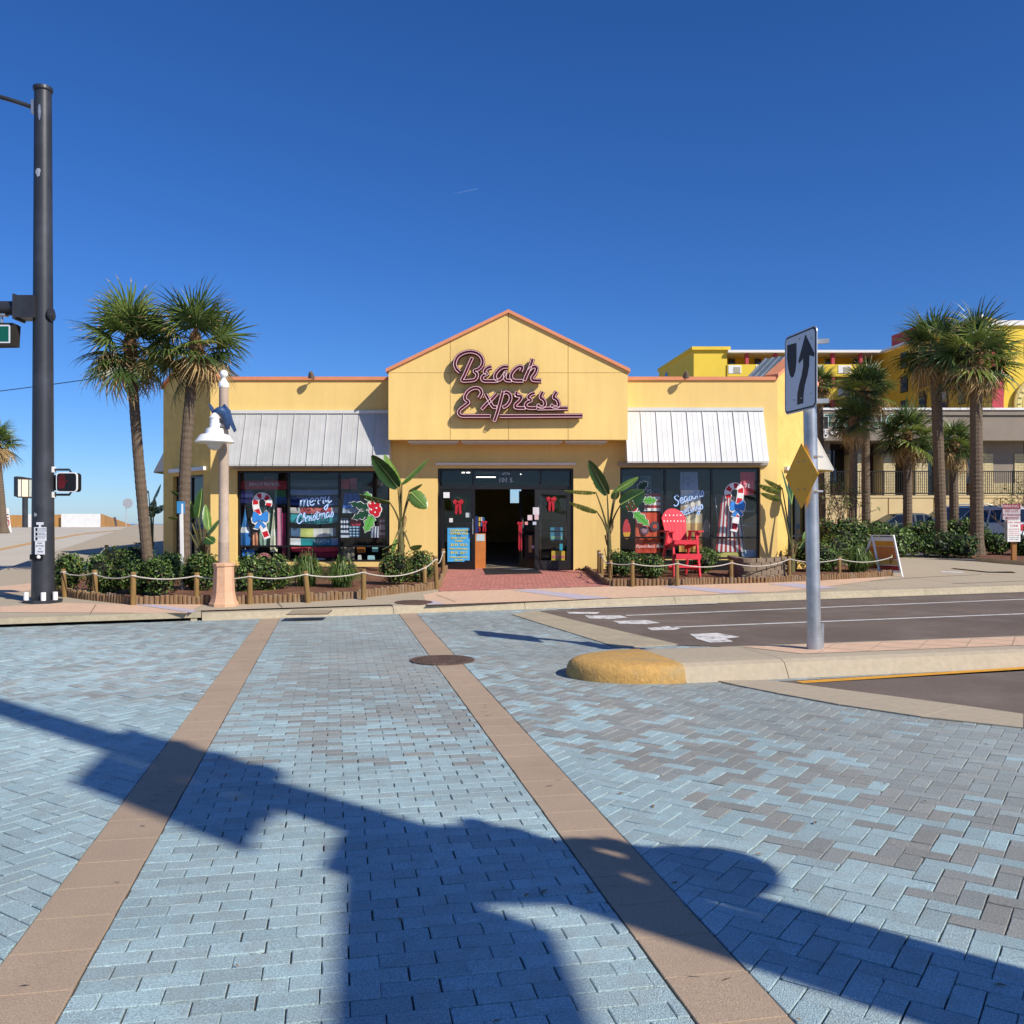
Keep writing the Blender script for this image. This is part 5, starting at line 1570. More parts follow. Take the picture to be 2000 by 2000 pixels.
# ---- log edging
def log_run(path, label, spacing=.088):
    path = [Vector(p) for p in path]
    t = thing('log_edging', label, 'edging', path[0])
    dense = smooth_path(path, 14)
    meshes = []
    for k in range(5):
        mb = MB()
        r = rl.uniform(.038, .043)
        rr = [(r * .98, -.12), (r * 1.02, 0), (r * rl.uniform(.94, 1.05), .09), (r * .96, .15), (r * .86, .157)]
        mb.lathe(rr, n=9)
        me = mb.mesh('log', [M['log'], M['log_end']])
        me.polygons[len(me.polygons) - 1].material_index = 1
        meshes.append(me)
    acc = 0; last = dense[0]
    k = 0
    for p in dense[1:]:
        seg = (p - last).length
        acc += seg
        if acc >= spacing:
            acc = 0
            o = bpy.data.objects.new('log', meshes[k % 5]); k += 1
            z = zs(p.x, p.y)
            link(o, t, Matrix.Translation((p.x, p.y, z - rl.uniform(0, .035))) @ Matrix.Rotation(rl.uniform(0, 6), 4, 'Z') @ Matrix.Rotation(rl.gauss(0, .035), 4, 'X') @ Matrix.Rotation(rl.gauss(0, .035), 4, 'Y'))
        last = p
    return t
dense_step = .022
def resample(path, step):
    d = smooth_path(path, 40); out = [d[0]]; acc = 0
    for a, b in zip(d, d[1:]):
        acc += (b - a).length
        if acc >= step: out.append(b); acc = 0
    return out
def log_run2(path, label): return log_run(resample(path, .03), label)
_sp = smooth_path
def log_edge(path, label, spacing=.073):
    """Short upright logs set side by side along a path."""
    t = thing('log_edging', label, 'edging', path[0])
    meshes = []
    for k in range(6):
        r = rl.uniform(.037, .043)
        mb = MB(); mb.lathe([(r * .98, -.12), (r * 1.02, 0), (r * rl.uniform(.95, 1.05), .09), (r * .97, .148), (r * .87, .156)], n=9)
        me = mb.mesh('log', [M['log'], M['log_end']]); me.polygons[-1].material_index = 1
        meshes.append(me)
    pts = resample([Vector(p) for p in path], spacing)
    for k, p in enumerate(pts):
        o = bpy.data.objects.new('log', meshes[rl.randrange(6)])
        link(o, t, Matrix.Translation((p.x, p.y, zs(p.x, p.y) + rl.uniform(-.03, .012))) @ Matrix.Rotation(rl.uniform(0, 6), 4, 'Z') @ Matrix.Rotation(rl.gauss(0, .03), 4, 'X') @ Matrix.Rotation(rl.gauss(0, .03), 4, 'Y'))
log_edge(LOGS_L + [Vector((-1.62, 21.3, 0)), Vector((-1.70, 23.9, 0))], 'edging of short weathered logs round the planting bed behind the lamp post')
log_edge(LOGS_R, 'edging of short weathered logs round the planting bed with the red chair')
log_edge([S(108, 1160), Vector((-9.2, 19.5, 0)), Vector((-10.2, 23.5, 0))], 'edging of short logs running back beside the black signal pole')
# ---- rope rails
def rope_rail(posts, label, h=.62):
    t = thing('rope_fence', label, 'rope fence', posts[0][0])
    tops = []
    for p, px_tilt, hh in posts:
        top = Vector((p.x + px_tilt, p.y, zs(p.x, p.y) + hh))
        b = Vector((p.x, p.y, zs(p.x, p.y) - .05))
        o = MB().tube([b, b.lerp(top, .5), b.lerp(top, .985), top], [.05, .047, .046, .04], 9).build('post', M['post'], t, smooth=True)
        MB().tube([b.lerp(top, .88), b.lerp(top, .915)], [.052, .052], 9).build('rope_wrap', M['rope'], o)
        tops.append(b.lerp(top, .9))
    for a, b in zip(tops, tops[1:]):
        n = 10
        sag = .055 * (b - a).length
        pts = [a.lerp(b, k / n) - Vector((0, 0, sag * 4 * (k / n) * (1 - k / n))) + Vector((0, -.05, 0)) for k in range(n + 1)]
        MB().tube(pts, .011, 5).build('rope', M['rope'], t)
def post(px, py, top, tilt=0): 
    p = S(px, py); return (p, tilt / F * p.y, (py - top) / F * p.y)
rope_rail([(Vector((-9.9, 22.5, 0)), 0, .65), post(112, 1140, 1098), post(127, 1166, 1111, -4), post(187, 1172, 1113, -3), post(260, 1182, 1117), post(384, 1180, 1118), post(488, 1180, 1119), post(602, 1177, 1115, -6), post(710, 1171, 1111), post(829, 1152.5, 1104), post(853, 1151, 1086, -3), (Vector((-1.63, 21.8, 0)), 0, .68)],
          'rope slung between short wooden posts round the bed behind the lamp post')
rope_rail([(Vector((2.2, 23.3, 0)), 0, .6), (Vector((2.1, 21.6, 0)), 0, .62), post(1192, 1143, 1094), post(1235, 1146, 1095), post(1322, 1145, 1095), post(1428, 1140, 1094), post(1541, 1131, 1087), post(1639, 1129, 1087), post(1741, 1124, 1083)],
          'rope slung between short wooden posts in front of the red chair')

# ---- shrubs made of many leaves
LEAFMATS = [M['leaf1'], M['leaf2'], M['leaf3'], M['leaf_rust']]
def leaf_quads(mb, p, n, size, mi):
    """One leaf: a folded lozenge, facing roughly along n."""
    t = Vector((rl.gauss(0, 1), rl.gauss(0, 1), rl.gauss(0, 1) + .3))
    n = (n + Vector((rl.gauss(0, .45), rl.gauss(0, .45), rl.gauss(0, .45) + .25))).normalized()
    t = (t - n * t.dot(n)).normalized(); s_ = n.cross(t)
    L = size * rl.uniform(.7, 1.3); w = L * .27
    k = len(mb.v)
    mb.v += [tuple(p), tuple(p + t * L * .5 + s_ * w + n * w * .35), tuple(p + t * L), tuple(p + t * L * .5 - s_ * w + n * w * .35)]
    mb.f += [(k, k + 1, k + 2), (k, k + 2, k + 3)]; mb.m += [mi, mi]
def shrub(name, label, c, rx, ry, h, n=1500, size=.075, weights=(5, 3, 3, .6), group=None, boxy=.55, base=.0, cat='shrub', lumps=7):
    """Clumped leaves over lumps spread through the shrub's volume, round solid dark lumps that block the view through."""
    c = Vector(c)
    t = thing(name, label, cat, c, group)
    mb = MB()
    L = []
    for k in range(lumps):
        a = rl.uniform(0, 2 * pi); r = sqrt(rl.random()) * .62
        L.append((Vector((c.x + rx * r * cos(a), c.y + ry * r * sin(a), c.z + h * rl.uniform(.3, .72))), rl.uniform(.42, .6)))
    L.append((Vector((c.x, c.y, c.z + h * .5)), .72))
    for k in range(n):
        lc, s_ = L[k % len(L)]
        d = Vector((rl.gauss(0, 1), rl.gauss(0, 1), rl.gauss(0, 1))).normalized()
        # squarish lumps
        m = max(abs(d.x), abs(d.y), abs(d.z))
        d2 = d.lerp(d / m, boxy)
        rr = rl.uniform(.72, 1.06) if rl.random() < .8 else rl.uniform(.3, .7)
        p = lc + Vector((d2.x * rx * s_ * rr, d2.y * ry * s_ * rr, d2.z * h * .5 * s_ * 1.15 * rr))
        if p.z < c.z + base: p.z = c.z + base + rl.random() * h * .2
        leaf_quads(mb, p, d, size, rl.choices((0, 1, 2, 3), weights)[0])
    o = mb.build('foliage', LEAFMATS, t); o['kind'] = 'stuff'
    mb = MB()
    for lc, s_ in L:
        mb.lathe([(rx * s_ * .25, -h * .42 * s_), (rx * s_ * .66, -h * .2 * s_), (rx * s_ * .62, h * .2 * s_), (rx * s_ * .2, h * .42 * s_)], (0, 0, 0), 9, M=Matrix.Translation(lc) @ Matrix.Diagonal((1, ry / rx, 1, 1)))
    o = mb.build('dark_core', M['core'], t); o['kind'] = 'stuff'  # solid dark filler, stops the view through the leaves
    mb = MB()
    for k in range(5):
        a = k * 1.3
        mb.tube([(c.x, c.y, c.z - .02), (c.x + rx * .4 * cos(a), c.y + ry * .4 * sin(a), c.z + h * .45)], [.02, .01], 5)
    o = mb.build('stems', M['twig'], t); o['kind'] = 'stuff'
    return t
def bush(px0, px1, base, top, label, depth=1.0, **kw):
    p = S((px0 + px1) / 2, base)
    w = (px1 - px0) / F * p.y / 2
    p.y += w * depth * .7; p.x *= 1 + w * depth * .7 / p.y
    p.z = zs(p.x, p.y) + .03
    h = (base - top) / F * p.y * 1.17
    w *= 1.18
    kw['n'] = int(kw.get('n', 1500) * 1.6); kw['size'] = .06
    return shrub(kw.pop('name', 'shrub'), label, p, w, w * depth, h, **kw)
GR = 'clipped shrubs in front of the shop'
bush(104, 168, 1163, 1098, 'clipped green shrub right beside the black signal pole', n=1700, group=GR)
bush(160, 232, 1166, 1097, 'clipped green shrub second from the black signal pole', n=1700, group=GR)
bush(222, 300, 1168, 1099, 'broad clipped shrub behind the corner post of the rope rail', n=2000, group=GR)
bush(284, 352, 1172, 1101, 'bright clipped shrub standing against the thin white sign post', n=1900, group=GR)
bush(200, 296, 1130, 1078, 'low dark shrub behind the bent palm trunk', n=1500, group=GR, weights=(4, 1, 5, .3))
bush(296, 352, 1140, 1092, 'dark shrub in the shade between the two palm trunks', n=1200, group=GR, weights=(3, 1, 5, .3))  # leaf mix darkened to carry the shade here
bush(352, 398, 1158, 1097, 'small dark shrub in the shade behind the wooden post', n=1200, group=GR, weights=(3, .5, 5, .2))  # shade put into the leaf mix: mostly dark leaves
bush(380, 424, 1160, 1094, 'shrub half hidden behind the foot of the lamp post', n=1300, group=GR)
bush(452, 518, 1160, 1096, 'clipped shrub just past the foot of the lamp post', n=1800, group=GR)
bush(505, 566, 1158, 1096, 'clipped shrub between the lamp post and the grass clumps', n=1700, group=GR)
bush(742, 800, 1148, 1090, 'bronze tipped shrub under the broad leaved plant by the entrance', n=1600, group=GR, weights=(4, 2, 3, 2.5))
bush(792, 850, 1142, 1090, 'bronze tipped shrub at the corner of the red brick apron', n=1500, group=GR, weights=(4, 2, 3, 2.5))
bush(1190, 1244, 1133, 1084, 'clipped shrub by the first posts of the sunlit rope rail', n=1600, group=GR)
bush(1232, 1296, 1134, 1090, 'clipped shrub in front of the red chair', n=1600, group=GR)
bush(1242, 1302, 1112, 1076, 'clipped shrub under the orange towel in the sunlit window', n=1300, group=GR)
bush(1340, 1402, 1125, 1079, 'clipped shrub between the red chair and the block wall', n=1600, group=GR)
bush(1545, 1640, 1122, 1072, 'leafy shrub under the corner window behind the road sign pole', n=1900, group=GR, weights=(4, 3, 3, .3))
bush(1596, 1662, 1112, 1060, 'mid green shrub behind the grassy clump near the sandwich board', n=1600, group=GR)
# ---- grassy clumps
def clump(px0, px1, base, top, label, n=420):
    p = S((px0 + px1) / 2, base - 4); w = (px1 - px0) / F * p.y / 2; h = (base - top) / F * p.y
    p.y += w * .5; p.z = zs(p.x, p.y) + .04
    t = thing('grass_clump', label, 'grass clump', p, 'arching grass clumps in the beds')
    mb = MB()
    for k in range(n):
        a = rl.uniform(0, 2 * pi); reach = w * sqrt(rl.random()) * 1.15
        q = p + Vector((rl.gauss(0, w * .16), rl.gauss(0, w * .16), 0))
        hh = h * rl.uniform(.65, 1.1) * (1 - .45 * reach / w)
        d = Vector((cos(a), sin(a), 0)); s_ = Vector((-sin(a), cos(a), 0)) * .0085 * rl.uniform(.7, 1.3)
        pts = [q, q + d * reach * .25 + Vector((0, 0, hh * .75)), q + d * reach * .65 + Vector((0, 0, hh)), q + d * reach * 1.05 + Vector((0, 0, hh * rl.uniform(.35, .75)))]
        i = len(mb.v)
        for j, w_ in enumerate((1, 1, .8, .12)):
            mb.v += [tuple(pts[j] - s_ * w_), tuple(pts[j] + s_ * w_)]
        mb.f += [(i, i + 1, i + 3, i + 2), (i + 2, i + 3, i + 5, i + 4), (i + 4, i + 5, i + 7, i + 6)]
        mb.m += [0 if rl.random() < .72 else 1] * 3
    o = mb.build('blades', [M['blade1'], M['blade2']], t); o['kind'] = 'stuff'
clump(552, 636, 1155, 1082, 'arching grass clump beside the clipped shrubs by the lamp post', 620)
clump(622, 704, 1157, 1092, 'arching grass clump next to the bare mulch', 620)
clump(1642, 1722, 1126, 1068, 'arching grass clump beside the sandwich board', 700)
clump(1590, 1650, 1124, 1086, 'low grass clump behind the road sign pole', 300)

# ---- broad-leaved plants
_leafc = {}
def broad_leaf(L, w, tears, seed):
    """A banana-like leaf along +x: two half blades falling from the midrib, torn at the edge; returns blade and midrib meshes."""
    key = (round(L, 2), round(w, 2), tears, seed)
    r = random.Random(seed)
    n = 16
    def width(u): return w * (sin(pi * min(1, u * .94 + .05)) ** .55) * (1 - .25 * u)
    mb = MB()
    for sgn in (1, -1):
        u = 0.0
        while u < .995:
            du = r.uniform(.05, .11) if tears else .09
            u1 = min(1, u + du)
            gap = r.uniform(.0, .012) if tears else 0
            vs = []
            for uu in (u + gap, u1):
                W2 = width(uu) * r.uniform(.93, 1.03)
                cz = -.06 * L * uu * uu
                for k in range(4):
                    v = k / 3
                    vs.append((uu * L - v * W2 * .12, sgn * W2 * v, cz - W2 * (.18 * v + .30 * v * v) + .25 * W2 * v))
            mb.add(vs, [(k, k + 1, k + 5, k + 4) for k in range(3)] if sgn > 0 else [(k + 1, k, k + 4, k + 5) for k in range(3)])
            u = u1
    rib = MB(); rib.tube([(k / 8 * L, 0, -.06 * L * (k / 8) ** 2 + .004) for k in range(9)], [.016 * (1 - .8 * k / 8) for k in range(9)], 5)
    return mb, rib
def broad_plant(name, label, base, trunk_top, leaves, y, trunk_r=.09, m='banana'):
    """leaves: (petiole end px,z), (leaf tip px,z), width in px, roll, depth offset, torn?"""
    b = Vector(base)
    t = thing(name, label, 'plant', b, 'broad leaved plants against the shop front')
    top = W(*trunk_top, b.y)
    MB().tube([b, b.lerp(top, .5) + Vector((.01, 0, 0)), top], [trunk_r * 1.1, trunk_r, trunk_r * .75], 9).build('stem', M['stalk'], t, smooth=True)
    mb = MB()
    for k in range(9):
        a = k * 2.4; z = rl.uniform(.1, .9)
        p = b.lerp(top, z) + Vector((cos(a) * trunk_r, sin(a) * trunk_r, 0))
        mb.bar(p, p + Vector((cos(a) * .06, sin(a) * .06, rl.uniform(.15, .3))), .05, .008)
    o = mb.build('dry_sheaths', M['dry_sheath'], t); o['kind'] = 'stuff'
    for i, (pe, tip, wpx, roll, dy, torn) in enumerate(leaves):
        P, T = W(*pe, b.y + dy * .6), W(*tip, b.y + dy)
        x = (T - P); L = x.length; x.normalize()
        up = Vector((0, 0, 1)) if abs(x.z) < .93 else Vector((0, -1, 0))
        yv = up.cross(x).normalized(); zv = x.cross(yv)
        Mx = Matrix(((x.x, yv.x, zv.x, P.x), (x.y, yv.y, zv.y, P.y), (x.z, yv.z, zv.z, P.z), (0, 0, 0, 1))) @ Matrix.Rotation(R(roll), 4, 'X')
        blade, rib = broad_leaf(L, wpx / F * b.y / 2, torn, i * 7 + int(b.x * 10))
        o = blade.build('leaf', M[m if (i % 3) else 'banana2'], t, smooth=True, M=Mx)
        rib.build('midrib', M['midrib'], o, M=Mx)
        s0 = top - Vector((0, 0, .1 + .05 * (i % 3)))
        mid = s0.lerp(P, .5) + Vector((0, 0, .06))
        MB().tube(smooth_path([s0, mid, P], 5), [.028 - .0015 * k for k in range(11)], 6).build('petiole', M['stalk'], t, smooth=True)
p = Vector((XW(782, 22.9), 22.9, zs(-2.8, 22.9)))
broad_plant('broad_leaf_plant', 'tall broad leaved plant against the yellow wall by the entrance', p, (783, 1018),
            [((777, 952), (728, 888), 40, 60, -.35, 0), ((781, 946), (754, 886), 42, -35, -.1, 0), ((785, 944), (834, 893), 34, 30, -.2, 0), ((760, 980), (702, 962), 44, 10, -.5, 1),
             ((803, 962), (833, 992), 36, 70, -.35, 0), ((800, 958), (824, 944), 26, -20, .2, 0), ((776, 1060), (746, 1072), 24, 20, -.3, 0), ((802, 1072), (824, 1064), 18, -40, -.2, 0), ((772, 1052), (760, 1086), 26, 60, -.35, 0)], 22.9)
p = Vector((XW(1190, 22.9), 22.9, zs(2.4, 22.9)))
broad_plant('broad_leaf_plant', 'slender broad leaved plant between the entrance and the sunlit window', p, (1189, 1030),
            [((1186, 966), (1151, 898), 30, 55, -.3, 0), ((1164, 962), (1103, 955), 28, 15, -.35, 1), ((1166, 1000), (1113, 978), 28, 20, -.35, 1), ((1212, 986), (1258, 958), 54, 65, -.45, 1),
             ((1205, 958), (1246, 931), 18, 70, -.2, 0), ((1198, 975), (1206, 952), 20, 30, .2, 0)], 22.9, .06)
p = Vector((XW(1545, 23.9), 23.9, zs(7.2, 23.9)))
broad_plant('broad_leaf_plant', 'broad leaved plant with torn drooping leaves at the building corner by the road sign', p, (1546, 1060),
            [((1546, 985), (1531, 916), 24, 70, -.2, 0), ((1522, 962), (1482, 944), 24, 25, -.3, 1), ((1524, 976), (1486, 960), 22, 25, -.4, 1), ((1545, 985), (1556, 922), 26, 50, .2, 0), ((1528, 955), (1494, 934), 22, 20, 0, 1),
             ((1572, 1060), (1574, 1038), 16, 40, .1, 0), ((1560, 1072), (1577, 1046), 14, 40, -.1, 0)], 23.9, .09)
p = Vector((XW(398, 21.6), 21.6, zs(-7.2, 21.6)))
broad_plant('broad_leaf_plant', 'cluster of broad pale green leaves between the palm trunk and the lamp post', p, (396, 1075),
            [((387, 1010), (397, 955), 34, 75, -.2, 0), ((380, 1012), (372, 975), 26, 75, -.1, 0), ((405, 1040), (428, 1012), 34, 45, -.3, 0), ((402, 1050), (418, 1060), 26, 40, -.35, 0), ((408, 1035), (404, 985), 26, 60, .2, 0), ((352, 1012), (327, 1008), 18, 20, -.3, 1), ((352, 966), (334, 958), 16, 30, -.1, 1)], 21.6, .07)
p = Vector((XW(262, 28), 28, zs(-11, 28)))
broad_plant('broad_leaf_plant', 'dark broad leaved plant in shade behind the bent palm trunk', p, (298, 1060),
            [((290, 960), (272, 952), 20, 30, 0, 1), ((300, 990), (270, 999), 18, 20, 0, 1), ((300, 975), (312, 945), 24, 30, 0, 1), ((300, 1000), (322, 985), 24, 40, .3, 1), ((296, 1010), (305, 975), 24, 60, .5, 1), ((296, 1062), (260, 1058), 14, 20, 0, 1)], 28, .1, 'banana2')

# ---- palms
fr_m = {}
def frond_mesh(kind):
    if kind in fr_m: return fr_m[kind]
    r = random.Random(kind[1] * 31 + len(kind[0]))
    mb = MB()
    pet = .62
    mb.tube([(0, 0, 0), (pet * .5, 0, .03), (pet, 0, .0)], [.022, .016, .011], 5, 1)
    n = 26
    for k in range(n):
        f = (k + .5) / n * 2 - 1
        a = f * R(125)
        L = (1.0 - .30 * abs(f) ** 1.5) * r.uniform(.82, 1.12)
        d = Vector((cos(a), sin(a), 0)); s_ = Vector((-sin(a), cos(a), 0))
        fold = Vector((0, 0, 1))
        droop = .30 + .25 * abs(f) + r.uniform(-.08, .12)
        if kind[0] == 'dry': droop += .35
        i = len(mb.v)
        prof = [(0.0, .010), (.30, .026), (.58, .019), (.82, .010), (1.0, .0015)]
        split = r.uniform(-2.2, 2.2)
        for u, w in prof:
            c = Vector((pet, 0, 0)) + d * (u * L * (1 - .25 * droop * u * u)) + Vector((0, 0, .16 * (1 - abs(f)) * u - droop * L * u ** 2.4 * .85)) 
            c += s_ * split * .03 * u
            mb.v += [tuple(c - s_ * w + fold * w * .5), tuple(c), tuple(c + s_ * w + fold * w * .5)]
        for j in range(len(prof) - 1):
            q = i + j * 3
            mb.f += [(q, q + 1, q + 4, q + 3), (q + 1, q + 2, q + 5, q + 4)]
            tipdry = kind[0] == 'green' and j == 3 and r.random() < .5
            mb.m += [2 if tipdry else 0] * 2
    fm = {'green': ['frond1', 'frond2', 'frond3'][kind[1] % 3], 'dry': 'frond_dry'}[kind[0]]
    fr_m[kind] = mb.mesh('frond', [M[fm], M['stalk'], M['frond_dry']])
    return fr_m[kind]
def palm(label, base, top, r0, r1, crown_r, seed, n=34, dry=6, bend=0.0, group='cabbage palms', lean=0.0, boots=True):
    r = random.Random(seed)
    b, tp = Vector(base), Vector(top)
    t = thing('palm_tree', label, 'palm tree', b, group)
    pts, rad = [], []
    H = (tp - b).length
    nn = int(H / .07)
    for k in range(nn + 1):
        u = k / nn
        p = b.lerp(tp, u) + Vector((bend * sin(pi * u), 0, 0))
        pts.append(p); rr = r0 + (r1 - r0) * u + r0 * .35 * max(0, .08 - u) / .08
        rad.append(rr * (1 + (.035 if k % 2 else -.02)) * r.uniform(.98, 1.02))
    pts.append(tp + Vector((0, 0, .25))); rad.append(r1 * .6)
    MB().tube(pts, rad, 12).build('trunk', M['trunk'], t)
    mb = MB()
    mb.lathe([(r1 * 1.0, -.5), (r1 * 1.3, -.2), (r1 * 1.4, .05), (r1 * 1.0, .25), (.02, .4)], tuple(tp), 10)
    for k in range(26):
        a = k * 2.4; z = r.uniform(-.55, .15)
        p = tp + Vector((cos(a) * r1 * 1.1, sin(a) * r1 * 1.1, z))
        mb.bar(p, p + Vector((cos(a) * r.uniform(.05, .2), sin(a) * r.uniform(.05, .2), r.uniform(-.15, .3))), .05, .012)
    crown = mb.build('crown', M['boot'], t)
    sc_ = crown_r / 1.42
    tot = n + dry
    for k in range(tot):
        u = (k + .5) / tot
        el = R(84) - R(142) * u ** .82 + r.gauss(0, .12)
        az = k * 2.39996 + r.gauss(0, .2)
        isdry = k >= n or (k > n * .7 and r.random() < .22)
        me = frond_mesh(('dry', r.randrange(2)) if isdry else ('green', r.choice((0, 0, 1, 2, 3, 4, 5)) if k < n * .6 else r.choice((0, 2, 2, 1))))
        o = bpy.data.objects.new('frond', me)
        s_ = sc_ * r.uniform(.85, 1.12) * (.9 if isdry else 1)
        Mx = Matrix.Translation(tp + Vector((0, 0, .12 - .25 * u))) @ Matrix.Rotation(az, 4, 'Z') @ Matrix.Rotation(-el, 4, 'Y') @ Matrix.Rotation(r.gauss(0, .35), 4, 'X') @ Matrix.Diagonal((s_, s_, s_, 1))
        link(o, crown, Mx)
    return t
D1, D2 = 20.6, 20.2
palm('bent cabbage palm with a dark leaning trunk at the shaded end of the shop', (XW(292, D1), D1, zs(-8, D1)), W(254, 676, D1), .125, .105, 1.36, 3, n=34, dry=4, bend=-.02)
palm('cabbage palm in front of the shaded corner wall with its crown above the lamp post', (XW(360, D2), D2, zs(-7.2, D2)), W(382, 676, D2), .135, .11, 1.25, 8, n=32, dry=3, bend=-.10)
palm('cabbage palm cut by the edge of the view beyond the beach road', (XW(7, 52), 52, 1.0), W(-8, 868, 52), .24, .2, 1.55, 5, n=30, dry=12)
def rp_palm(label, px, py_base, d, cx, cy, r_px, w_px, seed, **kw):
    b = Vector((XW(px, d), d, zs(XW(px, d), d)))
    palm(label, b, W(cx, cy, d), w_px / F * d / 2, w_px / F * d / 2 * .85, r_px / F * d, seed, **kw)
rp_palm('slimmer of the two tallest cabbage palms by the car park', 1840, 1034, 35, 1826, 688, 88, 22, 14, n=32, dry=4)
rp_palm('thick cabbage palm rising from the dark hedge by the parking sign', 1908, 1085, 33.3, 1906, 700, 100, 25, 15, n=34, dry=4)
rp_palm('cabbage palm with a drooping dry skirt, second beyond the road sign', 1692, 1015, 38, 1690, 768, 68, 17, 16, n=30, dry=8)
rp_palm('cabbage palm just beyond the road sign with a pale split skirt', 1664, 1012, 37, 1668, 824, 56, 17, 17, n=30, dry=8)
rp_palm('short cabbage palm with grey boots in front of the brick piers', 1773, 1020, 38, 1772, 852, 74, 18, 18, n=32, dry=6)
rp_palm('small cabbage palm between the two tallest trunks', 1864, 1010, 38.5, 1862, 872, 60, 18, 19, n=28, dry=7)
rp_palm('cabbage palm hidden behind the road sign beside the yellow corner', 1606, 1010, 40, 1600, 752, 46, 15, 20, n=24, dry=7)

# ---- hedges and bare bushes by the car park
GH = 'hedges by the car park'
def hedge(px0, px1, base, top, d, label, n=2600, **kw):
    c = Vector((XW((px0 + px1) / 2, d), d, 0)); c.z = zs(c.x, c.y)
    w = (px1 - px0) / F * d / 2
    zt = EYE + (HY - top) / F * d
    shrub('hedge', label, c, w, min(w, 1.4), zt - c.z, n=n, size=.13, cat='hedge', group=GH, lumps=12, **kw)
hedge(1596, 1700, 1075, 1012, 31, 'dark leafy hedge beyond the grass clump, behind the road sign pole', weights=(3, 1, 5, .5))
hedge(1640, 1770, 1070, 1013, 34.5, 'broad mid green hedge in front of the parked cars', weights=(5, 3, 3, .4))
hedge(1690, 1802, 1078, 1030, 32, 'low clipped hedge behind the sandwich board', weights=(5, 4, 3, .2))
hedge(1740, 1860, 1060, 1014, 36.5, 'loose light green hedge between the palm trunks', weights=(5, 4, 2, .3))
hedge(1795, 1900, 1085, 1036, 31.8, 'dark hedge at the foot of the thickest palm', weights=(2, .4, 6, .2))
hedge(1850, 1940, 1070, 1014, 35.5, 'light green hedge hiding the wheels of the parked cars', weights=(5, 4, 2, .3))
hedge(1915, 1968, 1098, 1040, 33.5, 'low ragged hedge between the thickest palm and the parking sign', weights=(4, 2, 5, .5), n=1500)
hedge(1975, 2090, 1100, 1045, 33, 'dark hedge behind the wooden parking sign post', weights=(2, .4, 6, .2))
def twig_bush(px, py, d, h, w, label, seed, leaves=40):
    r = random.Random(seed)
    b = Vector((XW(px, d), d, zs(XW(px, d), d)))
    t = thing('bare_bush', label, 'bush', b, 'bare bushes by the car park')
    mb = MB(); lf = MB()
    def grow(p, dr, L, rad, lev):
        q = p + dr * L
        mb.tube([p, p.lerp(q, .5) + Vector((r.gauss(0, .04), r.gauss(0, .04), 0)), q], [rad, rad * .8, rad * .6], 5)
        if lev == 0:
            for _ in range(2): leaf_quads(lf, q, dr, .09, r.choice((0, 1, 2)))
            return
        for _ in range(3):
            grow(q, (dr + Vector((r.gauss(0, .55), r.gauss(0, .55), r.gauss(.1, .35)))).normalized(), L * r.uniform(.6, .85), rad * .6, lev - 1)
    for k in range(5):
        grow(b, Vector((r.gauss(0, .45) * w, r.gauss(0, .3), 1)).normalized(), h * .36, .035, 4 if k < 3 else 3)
    o = mb.build('branches', M['twig'], t); o['kind'] = 'stuff'
    o = lf.build('foliage', LEAFMATS, t); o['kind'] = 'stuff'
twig_bush(1632, 1010, 36, 2.5, 1.0, 'twiggy leafless bush beside the road sign pole', 4)
twig_bush(1988, 1040, 37, 2.7, .9, 'bare branching bush behind the wooden parking sign', 6)
# ---- little block wall below the sunlit window
wl = thing('block_wall', 'low curved retaining wall of grey brown garden blocks under the sunlit window', 'wall', S(1480, 1130))
path = resample([S(1428, 1127) + Vector((0, .25, 0)), S(1440, 1132), S(1462, 1134.5), S(1500, 1133), S(1541, 1129)], .31)
bm = []
for k in range(4):
    w_, h_ = .295, .098
    mb = MB(); e = [rl.uniform(.004, .014) for _ in range(8)]
    mb.prism([(-w_ / 2, -.02 - e[0], .003), (-w_ * .2, -.035 - e[1], .003), (w_ * .2, -.035 - e[2], .003), (w_ / 2, -.02 - e[3], .003), (w_ / 2, .15, .003), (-w_ / 2, .15, .003)], (0, 0, h_))
    me = mb.mesh('block', M['block']); fix(me); bm.append(me)
for row in range(5):
    for k in range(len(path) - 1):
        a, b = path[k], path[k + 1]
        if row % 2: a, b = a.lerp(b, .5), (b.lerp(path[min(k + 2, len(path) - 1)], .5) if k + 2 < len(path) else b)
        if (b - a).length < .2: continue
        m_ = a.lerp(b, .5); an = atan2(b.y - a.y, b.x - a.x)
        o = bpy.data.objects.new('block', bm[rl.randrange(4)])
        link(o, wl, Matrix.Translation((m_.x, m_.y + rl.uniform(-.008, .008) + row * .012, zs(m_.x, m_.y) + .02 + row * .101)) @ Matrix.Rotation(an + rl.gauss(0, .02), 4, 'Z'))
